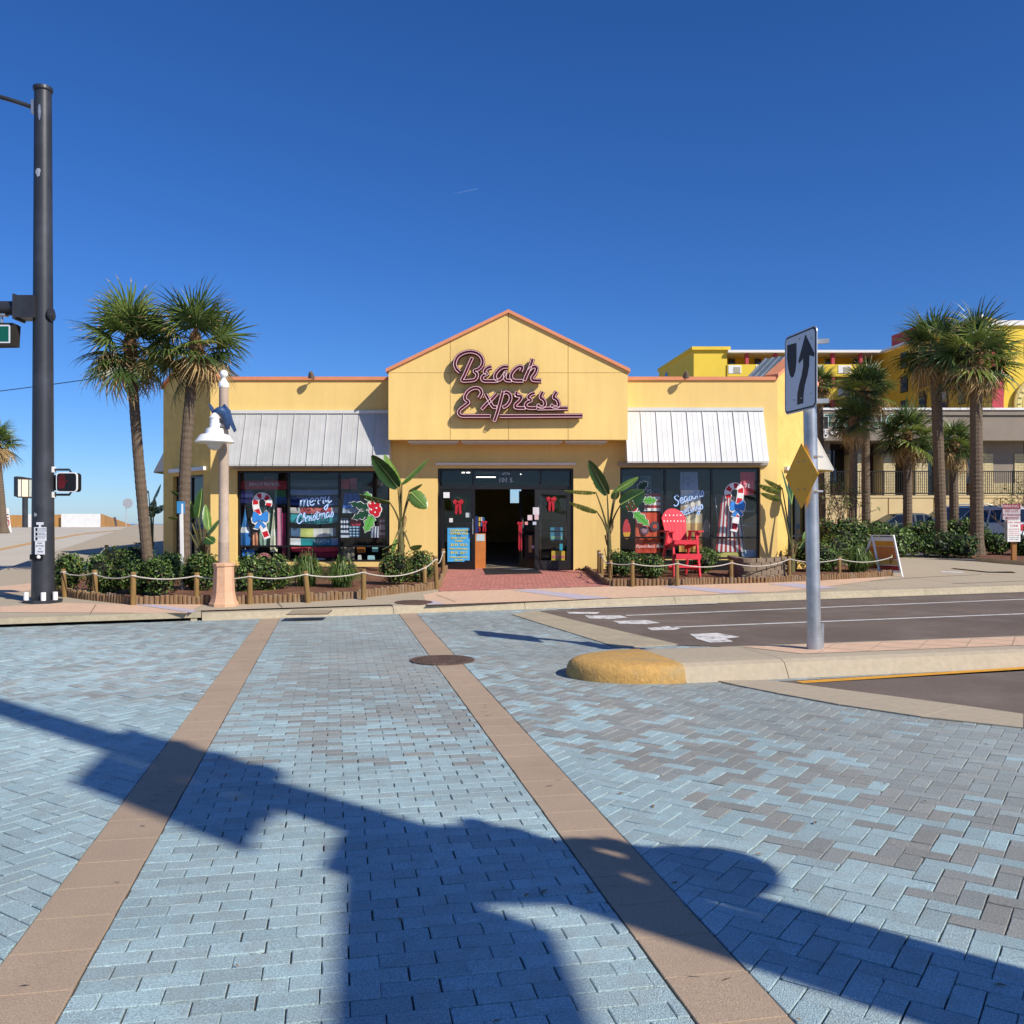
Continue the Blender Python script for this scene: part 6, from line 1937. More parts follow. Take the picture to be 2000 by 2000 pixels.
# ================================================================== STREET FURNITURE
rs = random.Random(44)
def signal_pole(label, base, H, r0, r1, group='signal poles', plate=True):
    b = Vector(base)
    t = thing('signal_pole', label, 'signal pole', b, group)
    n = 14
    MB().tube([b + Vector((0, 0, H * k / n)) for k in range(n + 1)], [r0 + (r1 - r0) * k / n for k in range(n + 1)], 28).build('shaft', M['pole_black'], t, smooth=True)
    MB().lathe([(r1 + .012, H - .02), (r1 + .022, H), (r1 + .02, H + .05), (r1 * .6, H + .08), (.01, H + .085)], tuple(b), 24).build('cap', M['pole_black'], t)
    if plate:
        mb = MB(); mb.lathe([(r0 * 1.75, -.03), (r0 * 1.75, .045), (r0 * 1.1, .05)], tuple(b), 8); mb.build('base_plate', M['pole_black'], t)
        for a in (R(-140), R(-62), R(-18), R(118)):
            p = b + Vector((cos(a) * r0 * 1.42, sin(a) * r0 * 1.42, .045))
            MB().tube([p, p + Vector((0, 0, .14))], .042, 10).build('bolt_cap', M['white'] if a < 0 else M['galv'], t)
    return t
PB = S(84, 1176)
PD = PB.y
POLE = signal_pole('tall weathered black signal pole on the corner with a mast arm', PB, W(84, 177, PD).z - PB.z, .187, .139)
def at_pole(z): return Vector((PB.x - .0, PB.y, z))
def pole_r(z): return .187 + (.139 - .187) * (z - PB.z) / (W(84, 177, PD).z - PB.z)
zA = W(0, 604, PD).z
br = MB()
mz = zA
br.box(PB.x - .40, PB.x - .04, PB.y - .24, PB.y + .1, mz - .19, mz + .19)
br.build('arm_bracket', M['pole_black'], POLE)
o = MB().prism([(PB.x - .40, PB.y - .25, mz - .22), (PB.x - .36, PB.y - .25, mz - .22), (PB.x - .36, PB.y - .25, mz + .21), (PB.x - .40, PB.y - .25, mz + .21)], (0, .36, 0)).build('bracket_flange', M['pole_black'], POLE); fix(o.data)
MB().tube([(PB.x - .40, PB.y - .06, mz), (PB.x - 5, PB.y - .06, mz + .03), (PB.x - 9, PB.y - .06, mz + .08)], [.125, .105, .085], 18).build('mast_arm', M['pole_black'], POLE, smooth=True)
zL = W(66, 212, PD).z
MB().tube(smooth_path([(PB.x - .14, PB.y - .03, zL), (PB.x - .85, PB.y - .03, zL + .22), (PB.x - 3, PB.y - .03, zL + .75), (PB.x - 4, PB.y - .03, zL + .8)], 5), .038, 10).build('luminaire_arm', M['pole_black'], POLE, smooth=True)
MB().box(PB.x - .17, PB.x - .12, PB.y - .08, PB.y + .04, zL - .1, zL + .12).build('luminaire_bracket', M['galv'], POLE)
MB().tube([(PB.x + .15, PB.y - .05, mz - .1), (PB.x + .185, PB.y - .05, mz - .1)], .12, 14).build('hand_hole_cover', M['pole_black'], POLE)
MB().tube([(PB.x + .15, PB.y - .02, mz - .12), (PB.x + .2, PB.y - .02, mz - .12)], .07, 10).build('cover_bolt', M['pole_black'], POLE)
def chip(px0, px1, y0, y1, seed, m):
    """A flake of bare metal following the round shaft."""
    r = random.Random(seed)
    zt, zb = W(0, y0, PD).z, W(0, y1, PD).z
    rad = pole_r((zt + zb) / 2) + .0025
    def ang(px): return math.asin(max(-1, min(1, (W(px, 0, PD - rad).x - PB.x) / rad)))
    a0, a1 = ang(px0), ang(px1)
    ring = []
    for k in range(14):
        a = 2 * pi * k / 14; q = r.uniform(.7, 1.05)
        ring.append((a0 + (a1 - a0) * (.5 + .5 * cos(a) * q), zb + (zt - zb) * (.5 + .5 * sin(a) * q)))
    ac, zc = (a0 + a1) / 2, (zt + zb) / 2
    vs = [(PB.x + rad * 1.004 * sin(ac), PB.y - rad * 1.004 * cos(ac), zc)] + [(PB.x + rad * sin(a), PB.y - rad * cos(a), z) for a, z in ring]
    MB().add(vs, [(0, 1 + k, 1 + (k + 1) % 14) for k in range(14)]).build('paint_chip', m, POLE)
for c in ((68, 80, 333, 352, 1, M['alu']), (65, 72, 1001, 1010, 2, M['alu']), (98, 104, 968, 986, 3, M['alu']), (74, 80, 205, 245, 4, M['galv']), (97, 105, 1118, 1160, 5, M['alu'])):
    chip(*c)
# signs and button on the pole
def plate_on_pole(name, label, px0, px1, y0, y1, m, cat='sign', off=.03):
    y = PB.y - .19 - off
    A, B = W(px0, y0, y), W(px1, y1, y)
    t = thing(name, label, cat, Vector(((A.x + B.x) / 2, y, B.z)))
    MB().box(A.x, B.x, y, y + .006, B.z, A.z).build('plate', m, t)
    return t, A, B, y
t, A, B, y = plate_on_pole('crossing_sign', 'white crossing instruction sign with three symbol rows on the black pole', 66.5, 90.5, 1029.5, 1056.5, M['sign_white'])
for k in range(3):
    z0 = A.z + (B.z - A.z) * (k + .5) / 3
    MB().box(A.x + .025, A.x + .06, y - .003, y - .001, z0 - .025, z0 + .025).build('symbol', M['sign_black'], t)
    for j, s_ in enumerate((('START CROSSING', 'WATCH FOR CARS'), ("DON'T START", 'FINISH CROSSING'), ("DON'T CROSS", ''))[k]):
        if s_: text(s_, .017, M['sign_black'], t, (A.x + .075, y - .003, z0 + .012 - j * .024), align='LEFT', extrude=.0005)
    if k: MB().box(A.x + .006, B.x - .006, y - .003, y - .001, z0 + .038, z0 + .041).build('rule', M['sign_black'], t)
t, A, B, y = plate_on_pole('crossing_sign', 'white sign lettered PUSH BUTTON TO CROSS just above the button', 68.5, 87.5, 1057, 1083, M['sign_white'])
for k, s_ in enumerate(('PUSH', 'BUTTON', 'TO', 'CROSS')):
    text(s_, .034, M['sign_black'], t, ((A.x + B.x) / 2, y - .003, A.z - .035 - k * .048), extrude=.0005)
t, A, B, y = plate_on_pole('name_plate', 'small white name plate at the top of the signs on the black pole', 71, 85, 1020, 1025, M['sign_white'])
MB().box((A.x + B.x) / 2 - .02, (A.x + B.x) / 2 + .02, y + .001, y + .005, B.z - .05, B.z).build('stem', M['sign_white'], t)
c = W(76, 1088, PB.y - .2)
t = thing('push_button', 'black crossing push button with a white knob on the signal pole', 'push button', c)
MB().box(c.x - .16, c.x + .05, c.y + .0, c.y + .08, c.z - .045, c.z + .045).build('housing', M['black'], t)
MB().sphere((c.x + .0, c.y - .01, c.z), .032, 10, 7).build('knob', M['white_gloss'], t)
# pedestrian signal
yP = PB.y - .05
A, B = W(109.5, 922.5, yP), W(151, 961, yP)
cx, cz = (A.x + B.x) / 2, (A.z + B.z) / 2; hw, hh = (B.x - A.x) / 2, (A.z - B.z) / 2
ps = thing('pedestrian_signal', 'pedestrian signal head with a dim red hand beside the black pole', 'pedestrian signal', (cx, yP, cz))
def rrect(cx, cz, w, h, r, y, n=4):
    out = []
    for qx, qz, a0 in ((1, 1, 0), (-1, 1, 90), (-1, -1, 180), (1, -1, 270)):
        for k in range(n + 1):
            a = R(a0 + 90 * k / n); out.append((cx + qx * (w - r) + r * cos(a), y, cz + qz * (h - r) + r * sin(a)))
    return out
o = MB().prism(rrect(cx, cz, hw, hh, .06, yP), (0, .025, 0)).build('rim', M['white_gloss'], ps); fix(o.data)
o = MB().prism(rrect(cx, cz, hw * .9, hh * .9, .045, yP - .006), (0, .004, 0)).build('face', M['sign_black'], ps); fix(o.data)
o = MB().prism(rrect(cx, cz, hw * .96, hh * .96, .05, yP + .026), (0, .14, 0)).build('housing', M['black'], ps); fix(o.data)
LED = mat('dim red lamp', '#4a1014', .5, .5, 90, emit=('#a01818', .10))
hand = MB(); hx, hz = cx - hw * .42, cz
hand.prism([(hx - .055, yP - .009, hz - .11), (hx + .04, yP - .009, hz - .11), (hx + .06, yP - .009, hz - .01), (hx + .045, yP - .009, hz + .03), (hx - .06, yP - .009, hz + .03), (hx - .065, yP - .009, hz - .04)], (0, .002, 0))
for k, (dx, l) in enumerate(((-.05, .075), (-.018, .1), (.013, .1), (.042, .08))):
    hand.prism([(hx + dx - .011, yP - .009, hz + .034), (hx + dx + .011, yP - .009, hz + .034), (hx + dx + .010, yP - .009, hz + .034 + l), (hx + dx - .010, yP - .009, hz + .034 + l)], (0, .002, 0))
hand.prism([(hx + .065, yP - .009, hz - .02), (hx + .105, yP - .009, hz + .035), (hx + .09, yP - .009, hz + .045), (hx + .062, yP - .009, hz + .005)], (0, .002, 0))
o = hand.build('hand_symbol', LED, ps); fix(o.data); o['kind'] = 'stuff'
for z, py in ((A.z + .05, 0), (B.z - .045, 1)):
    MB().tube([(PB.x + .15, yP + .06, z), (cx + hw * .1, yP + .06, z), (cx + hw * .2, yP + .08, z - .05 if py == 0 else z + .05)], .02, 8).build('bracket_arm', M['pole_black'], ps)
    MB().box(PB.x + .145, PB.x + .20, yP + .01, yP + .11, z - .05, z + .05).build('clamp', M['white'], ps)
mbk = MB(); mbk.box(PB.x + .16, A.x - .03, yP + .06, yP + .22, cz - hh * .8, cz + hh * .75); mbk.build('second_head', M['black'], ps)
# street name sign hanging from the mast arm
A, B = W(-60, 632, PB.y - .1), W(34, 677, PB.y - .1)
t = thing('street_name_sign', 'green illuminated street name sign hanging from the mast arm', 'street sign', ((A.x + B.x) / 2, PB.y - .1, A.z))
yS = PB.y - .16
o = MB().prism([(A.x, yS, B.z - .01), (B.x - .02, yS, B.z), (B.x, yS, A.z - .03), (B.x - .05, yS, A.z), (A.x, yS, A.z + .01)], (0, .17, 0)).build('case', M['dark'], t); fix(o.data)
MB().box(A.x + .03, B.x - .09, yS - .006, yS - .002, B.z + .05, A.z - .035).build('border', M['sign_white'], t)
MB().box(A.x + .05, B.x - .115, yS - .010, yS - .007, B.z + .075, A.z - .06).build('panel', M['sign_green'], t)
MB().tube([(B.x - .28, yS + .08, A.z - .01), (B.x - .28, yS + .08, zA - .1)], .02, 8).build('hanger', M['galv'], t)
MB().box(B.x - .36, B.x - .2, yS + .02, yS + .15, zA - .14, zA - .105).build('hanger_clamp', M['galv'], t)

# ---- lamp post
def lamp_post(label, base, H=4.18, turn=0.0):
    b = Vector(base)
    t = thing('lamp_post', label, 'lamp post', b, 'lamp posts with figured brackets')
    M8 = Matrix.Translation(b) @ Matrix.Rotation(R(22.5), 4, 'Z')
    MB().lathe([(.245, -.03), (.245, .03), (.225, .06), (.205, .12), (.185, .22), (.175, .4), (.165, .66), (.185, .67), (.185, .71), (.15, .725)], n=8, M=M8).build('base', M['lamp_base'], t)
    MB().lathe([(.092, .70), (.087, 1.05), (.09, 1.06), (.09, 1.09), (.086, 1.10), (.078, H - .36), (.078, H - .3)], tuple(b), 20).build('shaft', M['lamp_stone'], t, smooth=True)
    MB().lathe([(.082, H - .31), (.092, H - .28), (.088, H - .24), (.05, H - .18), (.025, H - .135)], tuple(b), 18).build('finial_cap', M['white_gloss'], t)
    MB().sphere(b + Vector((0, 0, H - .075)), .07, 16, 12).build('finial_ball', M['white_gloss'], t, smooth=True)
    # pendant on the road side
    R_ = Matrix.Translation(b) @ Matrix.Rotation(turn, 4, 'Z')
    zc = H - 1.28
    prof = [(.31, .0), (.32, .012), (.24, .125), (.225, .135), (.155, .15), (.14, .235), (.085, .25), (.073, .40), (.085, .41), (.085, .43), (.05, .47), (.02, .50)]
    cpt = (-.04, -.36, zc)
    lampo = MB().lathe(prof, cpt, 26, M=R_).build('lamp_shade', M['white_gloss'], t, smooth=True)
    MB().lathe([(.13, .002), (.12, -.05), (.08, -.105), (.01, -.13)], cpt, 18, M=R_).build('globe', M['globe'], lampo, smooth=True)
    MB().sphere(tuple(Vector(cpt) + Vector((0, 0, .555))), .058, 14, 10).build('lamp_ball', M['white_gloss'], lampo, smooth=True) if turn == 0 else None
    # dolphin-like bracket bending over the pendant, tail fluke out to the side
    pth = smooth_path([Vector((.10, -.10, zc + .26)), Vector((.10, -.2, zc + .42)), Vector((.06, -.28, zc + .54)), Vector((-.02, -.3, zc + .53)), Vector((-.1, -.26, zc + .52)), Vector((-.155, -.22, zc + .62))], 5)
    n = len(pth)
    rad = [.018 + .052 * sin(pi * min(1, (k / (n - 1)) * 1.15 + .06)) ** .8 for k in range(n)]
    MB().tube([R_ @ p for p in pth], rad, 10).build('bracket_figure', M['dolphin'], t, smooth=True)
    for pts in ([(.05, -.28, zc + .60), (.1, -.3, zc + .66), (.17, -.22, zc + .56), (.2, -.18, zc + .4), (.25, -.14, zc + .24), (.21, -.12, zc + .2), (.14, -.18, zc + .36)],
                [(-.12, -.24, zc + .54), (-.2, -.2, zc + .66), (-.17, -.2, zc + .67), (-.11, -.22, zc + .6)]):
        o = MB().prism([R_ @ Vector(p) for p in pts], R_.to_3x3() @ Vector((.0, .045, 0))).build('fin', M['dolphin'], t); fix(o.data)
    MB().tube([R_ @ Vector((.0, -.05, zc + .32)), R_ @ Vector((-.03, -.3, zc + .33))], .03, 8).build('arm', M['white_gloss'], t)
    return t
LB = S(437, 1183)
lamp_post('salmon and grey lamp post with a white bell lamp in front of the shaded awning', (LB.x, LB.y, LB.z + .01), H=W(0, 722, LB.y).z - LB.z - .01)

# ---- keep-right sign and object marker on the island pole
pb = I(1.05, .78, .19)
pb = Vector((3.32, 10.12, .19))
post_ = thing('sign_pole', 'round galvanised sign pole standing in the salmon paving of the island', 'sign pole', pb)
tp = W(1579, 650, 10.12)
MB().tube([pb, pb.lerp(tp, .5), tp], [.075, .073, .07], 20).build('shaft', M['galv'], post_, smooth=True)
MB().tube([pb, pb + Vector((0, 0, .12))], [.082, .08], 20).build('sleeve', M['galv'], post_)
MB().box(pb.x + .07, pb.x + .1, pb.y - .02, pb.y + .02, .2, .47).build('sleeve_wedge', M['galv'], post_)
rv = Vector((.18, -.9837, 0)); nv = Vector((-.9837, -.18, 0))
sc0 = Vector((3.16, 10.1, 3.235))
ks = thing('keep_right_sign', 'tall white keep right sign with a black curved arrow at the top of the pole', 'road sign', sc0)
def sg(u, v, k=0.0, o=sc0, w=.72, h=.88): return o + rv * (u - .5) * w + Vector((0, 0, (v - .5) * h)) + nv * k
def sround(e, r=.07, a=1.0):
    out = []
    W2, H2 = .72, .88
    for qx, qz, a0 in ((1, 1, 0), (0, 1, 90), (0, 0, 180), (1, 0, 270)):
        for k in range(5):
            an = R(a0 + 22.5 * k)
            x = (W2 - e - r if qx else e + r) + r * cos(an); z = (H2 - e - r if qz else e + r) + r * sin(an)
            out.append((x / W2, z / H2))
    return out
def on_sign(name, pts, m, k, parent, th=.002):
    o = MB().prism([sg(u, v, k) for u, v in pts], nv * -th).build(name, m, parent); fix(o.data); return o
on_sign('panel', sround(0), M['alu'], 0, ks, .005)
on_sign('face', sround(.004, .068), M['sign_white'], .0025, ks)
on_sign('border', sround(.014, .062), M['sign_black'], .005, ks)
on_sign('inner_face', sround(.032, .05), M['sign_white'], .0075, ks)
on_sign('island_symbol', [(.10, .885), (.40, .87), (.40, .66), (.37, .53), (.31, .46), (.25, .45), (.19, .49), (.14, .58), (.10, .72)], M['sign_black'], .010, ks)
on_sign('arrow_symbol', [(.68, .93), (.95, .655), (.93, .62), (.80, .655), (.79, .53), (.74, .42), (.66, .31), (.62, .20), (.61, .09), (.42, .09), (.43, .22), (.48, .33), (.56, .44), (.61, .55), (.61, .645), (.49, .60), (.46, .63)], M['sign_black'], .010, ks)
for u, v in ((.5, .90), (.87, .85), (.07, .15), (.33, .16), (.56, .16), (.85, .18)):
    p = sg(u, v, .0105); MB().sphere(p, .011, 6, 4).build('bolt', M['galv'], ks)
for z in (3.55, 2.9): MB().bar((pb.x - .06, pb.y - .05, z), (pb.x + .12, pb.y - .12, z), .03, .05).build('clamp', M['alu'], ks)
dm = Vector((3.17, 10.1, 2.09))
om = thing('object_marker', 'yellow diamond plate seen in shade below the keep right sign', 'road sign', dm)
def dg(u, v, k=0.0): return dm + rv * u * .37 + Vector((0, 0, v * .36)) + nv * k
def rdia(e, k):
    out = []
    for a0 in (0, 90, 180, 270):
        for j in (-1, 0, 1):
            a = R(a0); c_ = cos(a) * (1 - .045 * abs(j)) ; s_ = sin(a) * (1 - .045 * abs(j))
            p_ = Vector((c_, s_)) + Vector((-sin(a), cos(a))) * j * .045
            out.append(dg(p_.x * e, p_.y * e, k))
    return out
o = MB().prism(rdia(1, 0), nv * -.006).build('plate', M['sign_yellow'], om); fix(o.data)
for u, v in ((-.18, .42), (.18, .42), (-.18, -.42), (.18, -.42)): MB().sphere(dg(u, v, .004), .01, 6, 4).build('rivet', M['galv'], om)
for z in (1.92, 2.3): MB().tube([(pb.x - .09, pb.y - .02, z), (pb.x + .0, pb.y - .085, z), (pb.x + .088, pb.y, z)], .012, 6).build('band', M['alu'], om)

# ---- small blue sign by the palms
b = S(357, 1156); b.z += .0
t = thing('blue_sign', 'small blue sign turned sideways on a thin white post by the palm trunk', 'sign', b)
tp = W(354, 984, b.y)
MB().bar(b, tp, .055, .05).build('post', M['white'], t)
A = W(353, 991, b.y - .04); v = Vector((.12, .99, 0)).normalized()
o = MB().prism([A + v * (-.16) + Vector((0, 0, -.115)), A + v * .16 + Vector((0, 0, -.115)), A + v * .16 + Vector((0, 0, .115)), A + v * (-.16) + Vector((0, 0, .115))], Vector((.99, -.12, 0)) * .006).build('panel', M['sign_blue'], t); fix(o.data)

# ---- sandwich board
b = S(1741, 1123)
t = thing('sandwich_board', 'white framed sandwich board with orange posters at the end of the rope rail', 'sandwich board', b)
k = b.y / F
ap_ = W(1746, 1047, b.y); F1, F2 = S(1720, 1121), S(1763, 1127)
wv = Vector((-.34, .60, .0))           # the board's width runs back and to the side
for foot, nm in ((F1, 'front'), (F2, 'rear')):
    MB().bar(foot, ap_, .03, .03).build('leg', M['white_gloss'], t)
    MB().bar(foot + wv, ap_ + wv, .03, .03).build('leg', M['white_gloss'], t)
    nrm = (foot - ap_).cross(wv).normalized()
    q0, q1 = ap_.lerp(foot, .03), ap_.lerp(foot, .9)
    o = MB().prism([q0 + wv * .03, q1 + wv * .03, q1 + wv * .97, q0 + wv * .97], nrm * .012).build('panel', M['white'], t); fix(o.data)
    for f0, f1, c in ((.13, .26, '#d9932a'), (.27, .58, '#c9763a'), (.60, .72, '#c9a24a'), (.74, .85, '#9a2c28')):
        a, d_ = ap_.lerp(foot, f0), ap_.lerp(foot, f1)
        for sg_ in (1, -1):
            e_ = nrm * (.016 if sg_ > 0 else -.004)
            o = MB().prism([a + wv * .08 + e_, d_ + wv * .08 + e_, d_ + wv * .92 + e_, a + wv * .92 + e_], nrm * .001).build('poster_band', paint(c), t); fix(o.data)
MB().bar(ap_ + Vector((0, 0, .01)), ap_ + wv + Vector((0, 0, .01)), .06, .03).build('top_clip', M['white_gloss'], t)

# ---- wooden parking sign by the exit
b = S(1980, 1099)
t = thing('parking_sign', 'grey and maroon parking sign over a white notice on a wooden post', 'sign', b)
MB().bar(b, W(1980, 990, b.y), .14, .1).build('post', paint('#9a6a3a', .85), t)
y = b.y - .08
A, B = W(1959, 984, y), W(1993, 1015, y)
MB().box(A.x, B.x, y, y + .04, B.z, A.z).build('top_board', paint('#b9aeb0'), t)
MB().box(A.x, B.x, y - .006, y - .001, A.z - .16, A.z).build('red_band', paint('#7d1f2c'), t)
text('PARKING $', .13, paint('#d8c4c8'), t, ((A.x + B.x) / 2, y - .008, A.z - .08), extrude=.0005)
text('SEE LOT', .12, paint('#8d2636'), t, ((A.x + B.x) / 2, y - .004, A.z - .23), extrude=.0005)
text('ATTENDANT', .10, paint('#8d2636'), t, ((A.x + B.x) / 2, y - .004, A.z - .36), extrude=.0005)
cz = B.z + .055; cx = (A.x + B.x) / 2
MB().prism([(cx - .23, y - .004, cz), (cx - .14, y - .004, cz + .04), (cx - .14, y - .004, cz + .015), (cx + .22, y - .004, cz + .015), (cx + .22, y - .004, cz - .015), (cx - .14, y - .004, cz - .015), (cx - .14, y - .004, cz - .04)], (0, .002, 0)).build('arrow', paint('#7d1f2c'), t)
A, B = W(1968, 1016, y - .05), W(1993, 1058, y - .05)
MB().box(A.x, B.x, y - .05, y - .01, B.z, A.z).build('notice_board', M['white'], t)
MB().box(A.x - .06, A.x - .005, y - .0, y + .03, B.z, A.z).build('notice_edge', paint('#9c968c'), t)
cx = (A.x + B.x) / 2
for k_, (s_, sz, c) in enumerate((('TOW AWAY', .085, '#c0392f'), ('ZONE', .1, '#c0392f'), ('UNAUTHORIZED', .045, '#b55'), ('VEHICLES WILL BE', .042, '#b55'), ('TOWED AWAY AT', .042, '#b55'), ("OWNER'S EXPENSE", .042, '#b55'), ('24 HOURS A DAY', .042, '#333'), ('7 DAYS A WEEK', .042, '#333'))):
    c = c if len(c) == 7 else '#' + ''.join(x * 2 for x in c[1:])
    text(s_, sz, paint(c), t, (cx, y - .054, A.z - .075 - (.105 * min(k_, 2) + .065 * max(0, k_ - 2))), extrude=.0005)

# ---- oversized red chair
c0 = S(1335, 1131); c0.y += .25; c0.z = zs(c0.x, c0.y) + .05
YAW = R(9)
ch = thing('tall_red_chair', 'oversized red slatted beach chair lettered BEACH EXPRESS behind the rope rail', 'chair', c0)
MC = Matrix.Translation(c0) @ Matrix.Rotation(YAW, 4, 'Z')
def cb(name, a, b, w, th, parent=ch, up=(0, 0, 1)):
    return MB().bar(MC @ Vector(a), MC @ Vector(b), w, th, up=MC.to_3x3() @ Vector(up)).build(name, M['chair_red'], parent)
def cbox(name, x0, x1, y0, y1, z0, z1): 
    return MB().box(x0, x1, y0, y1, z0, z1, M=MC).build(name, M['chair_red'], ch)
hw = .29
for s_ in (-1, 1):
    cb('leg', (s_ * (hw + .03), -.38, 0), (s_ * hw, -.20, 1.06), .045, .09, up=(0, 1, 0))
    cb('leg', (s_ * (hw + .03), .60, 0.0), (s_ * hw, .22, 1.06), .045, .09, up=(0, 1, 0))
    o = MB().prism([MC @ Vector(p) for p in ((s_ * .36 - .07, -.34, 1.065), (s_ * .36 + .07, -.34, 1.065), (s_ * .36 + .085, -.25, 1.065), (s_ * .36 + .06, .42, 1.065), (s_ * .36 - .06, .42, 1.065), (s_ * .36 - .085, -.25, 1.065))], (0, 0, .035)).build('armrest', M['chair_red'], ch); fix(o.data)
    cb('side_rail', (s_ * (hw - .05), -.32, .80), (s_ * (hw - .05), .42, .68), .03, .1)
    cb('side_brace', (s_ * hw, -.33, .18), (s_ * hw, .52, .18), .03, .07)
    cb('arm_brace', (s_ * (hw + .03), -.19, .93), (s_ * (hw + .07), -.19, 1.06), .03, .08)
for k in range(5):
    f = k / 4
    cb('seat_slat', (-hw, -.33 + .62 * f, .865 - .12 * f), (hw, -.33 + .62 * f, .865 - .12 * f), .11, .025)
cb('apron', (-hw - .02, -.37, .815), (hw + .02, -.37, .815), .025, .075)
cbox('footrest', -hw - .02, hw + .02, -.50, -.47, .42, .55)
cbox('footrest_board', -hw - .02, hw + .02, -.468, -.30, .52, .55)
cb('cross_bar', (-hw - .02, -.34, .25), (hw + .02, -.34, .25), .03, .06)
cb('cross_bar', (-hw - .02, .5, .22), (hw + .02, .5, .22), .03, .06)
cb('back_rail', (-.28, .34, .80), (.28, .34, .80), .03, .09)
cb('back_rail', (-.30, .58, 1.25), (.30, .58, 1.25), .03, .07)
lean = R(24)
slats = []
for k in range(6):
    f = k - 2.5
    x0 = f * .082; x1 = f * .104
    zt = [1.46, 1.575, 1.635, 1.635, 1.575, 1.46][k]
    w0, w1 = .0385, .0495
    B0 = Vector((0, .28, .74)); dz = Vector((0, sin(lean), cos(lean)))
    Lz = (zt - .74) / cos(lean)
    dn = .055 * (1 if f < 0 else -1)
    arch = lambda x: (1.645 - .74 - 1.55 * x * x - 9 * abs(x) ** 4) / cos(lean)
    top = [B0 + dz * arch(x1 - w1) + Vector((x1 - w1, 0, 0)), B0 + dz * arch(x1 + w1) + Vector((x1 + w1, 0, 0))]
    poly = [B0 + Vector((x0 - w0, 0, 0)), B0 + Vector((x0 + w0, 0, 0)), top[1], B0 + dz * arch(x1) + Vector((x1, 0, 0)), top[0]]
    o = MB().prism([MC @ p for p in poly], MC.to_3x3() @ (Vector((0, cos(lean), -sin(lean))) * .022)).build('back_slat', M['chair_red'], ch); fix(o.data)
def on_back(s_, z, xs):
    for c, x in zip(s_, xs):
        q = (z - .74) / cos(lean)
        p = Vector((x, .28, .74)) + Vector((0, sin(lean), cos(lean))) * q + Vector((0, -cos(lean), sin(lean))) * .006
        text(c, .052, WHITEP, ch, MC @ p, yaw=YAW, pitch=-lean, extrude=.0015, bold=.002)
on_back('BEACH', 1.47, (-.2, -.1, 0.0, .1, .19))
on_back('EXPRESS', 1.325, (-.26, -.175, -.09, 0, .09, .175, .25))

# ---- things along the beach road
b = RP(246, 1030); b = Vector((XW(246, 92), 92, rz(92)))
t = thing('stop_sign', 'back of a stop sign on a thin post at the top of the beach road', 'road sign', b)
MB().tube([b - Vector((0, 0, .3)), W(247, 978, 92)], .045, 8).build('post', M['alu'], t)
c = W(249.5, 983, 91.9)
MB().lathe([(.52, -.01), (.52, .01)], n=8, M=Matrix.Translation(c) @ Matrix.Rotation(R(90), 4, 'X') @ Matrix.Rotation(R(22.5), 4, 'Z')).build('panel', M['alu'], t)
d = 90
t = thing('box_sign', 'dark boxed roadside sign with pale panels on a thick post', 'sign', W(48, 1029, d))
MB().tube([W(49, 1032, d), W(49, 972, d)], .26, 14).build('post', M['pole_black'], t)
A, B = W(27, 931, d), W(41, 969, d)
o = MB().prism([(A.x, d, B.z), (B.x, d - .7, B.z - .12), (B.x, d - .7, A.z + .0), (A.x, d, A.z)], (0, 1.2, 0)).build('case_side', M['black'], t); fix(o.data)
A2 = W(68, 936, d)
o = MB().prism([(B.x + .002, d - .7, B.z - .15), (A2.x, d + .6, B.z - .25), (A2.x, d + .6, A2.z), (B.x + .002, d - .7, A.z)], (0, .9, 0)).build('case', M['dark'], t); fix(o.data)
for k, (u0, u1, c) in enumerate(((.04, .18, '#cfcabe'), (.22, .52, '#e3d2b4'), (.56, .95, '#a9b0a6'))):
    p0 = Vector((B.x, d - .7, 0)).lerp(Vector((A2.x, d + .6, 0)), u0); p1 = Vector((B.x, d - .7, 0)).lerp(Vector((A2.x, d + .6, 0)), u1)
    zb, zt = B.z - .05, A.z - .3
    dn_ = Vector((.6, -.8, 0)) * .04
    MB().sheet([p0 + dn_ + Vector((0, 0, zb)), p1 + dn_ + Vector((0, 0, zb)), p1 + dn_ + Vector((0, 0, zt)), p0 + dn_ + Vector((0, 0, zt))]).build('panel', paint(c), t)
d = 55
t = thing('price_board', 'white parking price board reading 10 at the edge of the beach road', 'sign', W(8, 1040, d))
o = MB().prism([W(-24, 1045, d), W(22, 1040, d), W(15.5, 992, d), W(-24, 992, d)], (0, .06, 0)).build('board', M['white'], t); fix(o.data)
o = MB().prism([W(-24, 1046, d - .02), W(16, 1037, d - .02), W(6, 1034, d - .02), W(-24, 1035, d - .02)], (0, .01, 0)).build('orange_edge', M['road_yellow'], t); fix(o.data)
text('10', .62, paint('#c43a44'), t, W(11, 1022, d - .03), extrude=.005, sx=.8)
for z in (1005, 1011): 
    a, b_ = W(-24, z, d - .01), W(17, z - .4, d - .01); MB().box(a.x, b_.x, a.y - .004, a.y, a.z - .03, a.z + .03).build('rule', paint('#8a3038'), t)
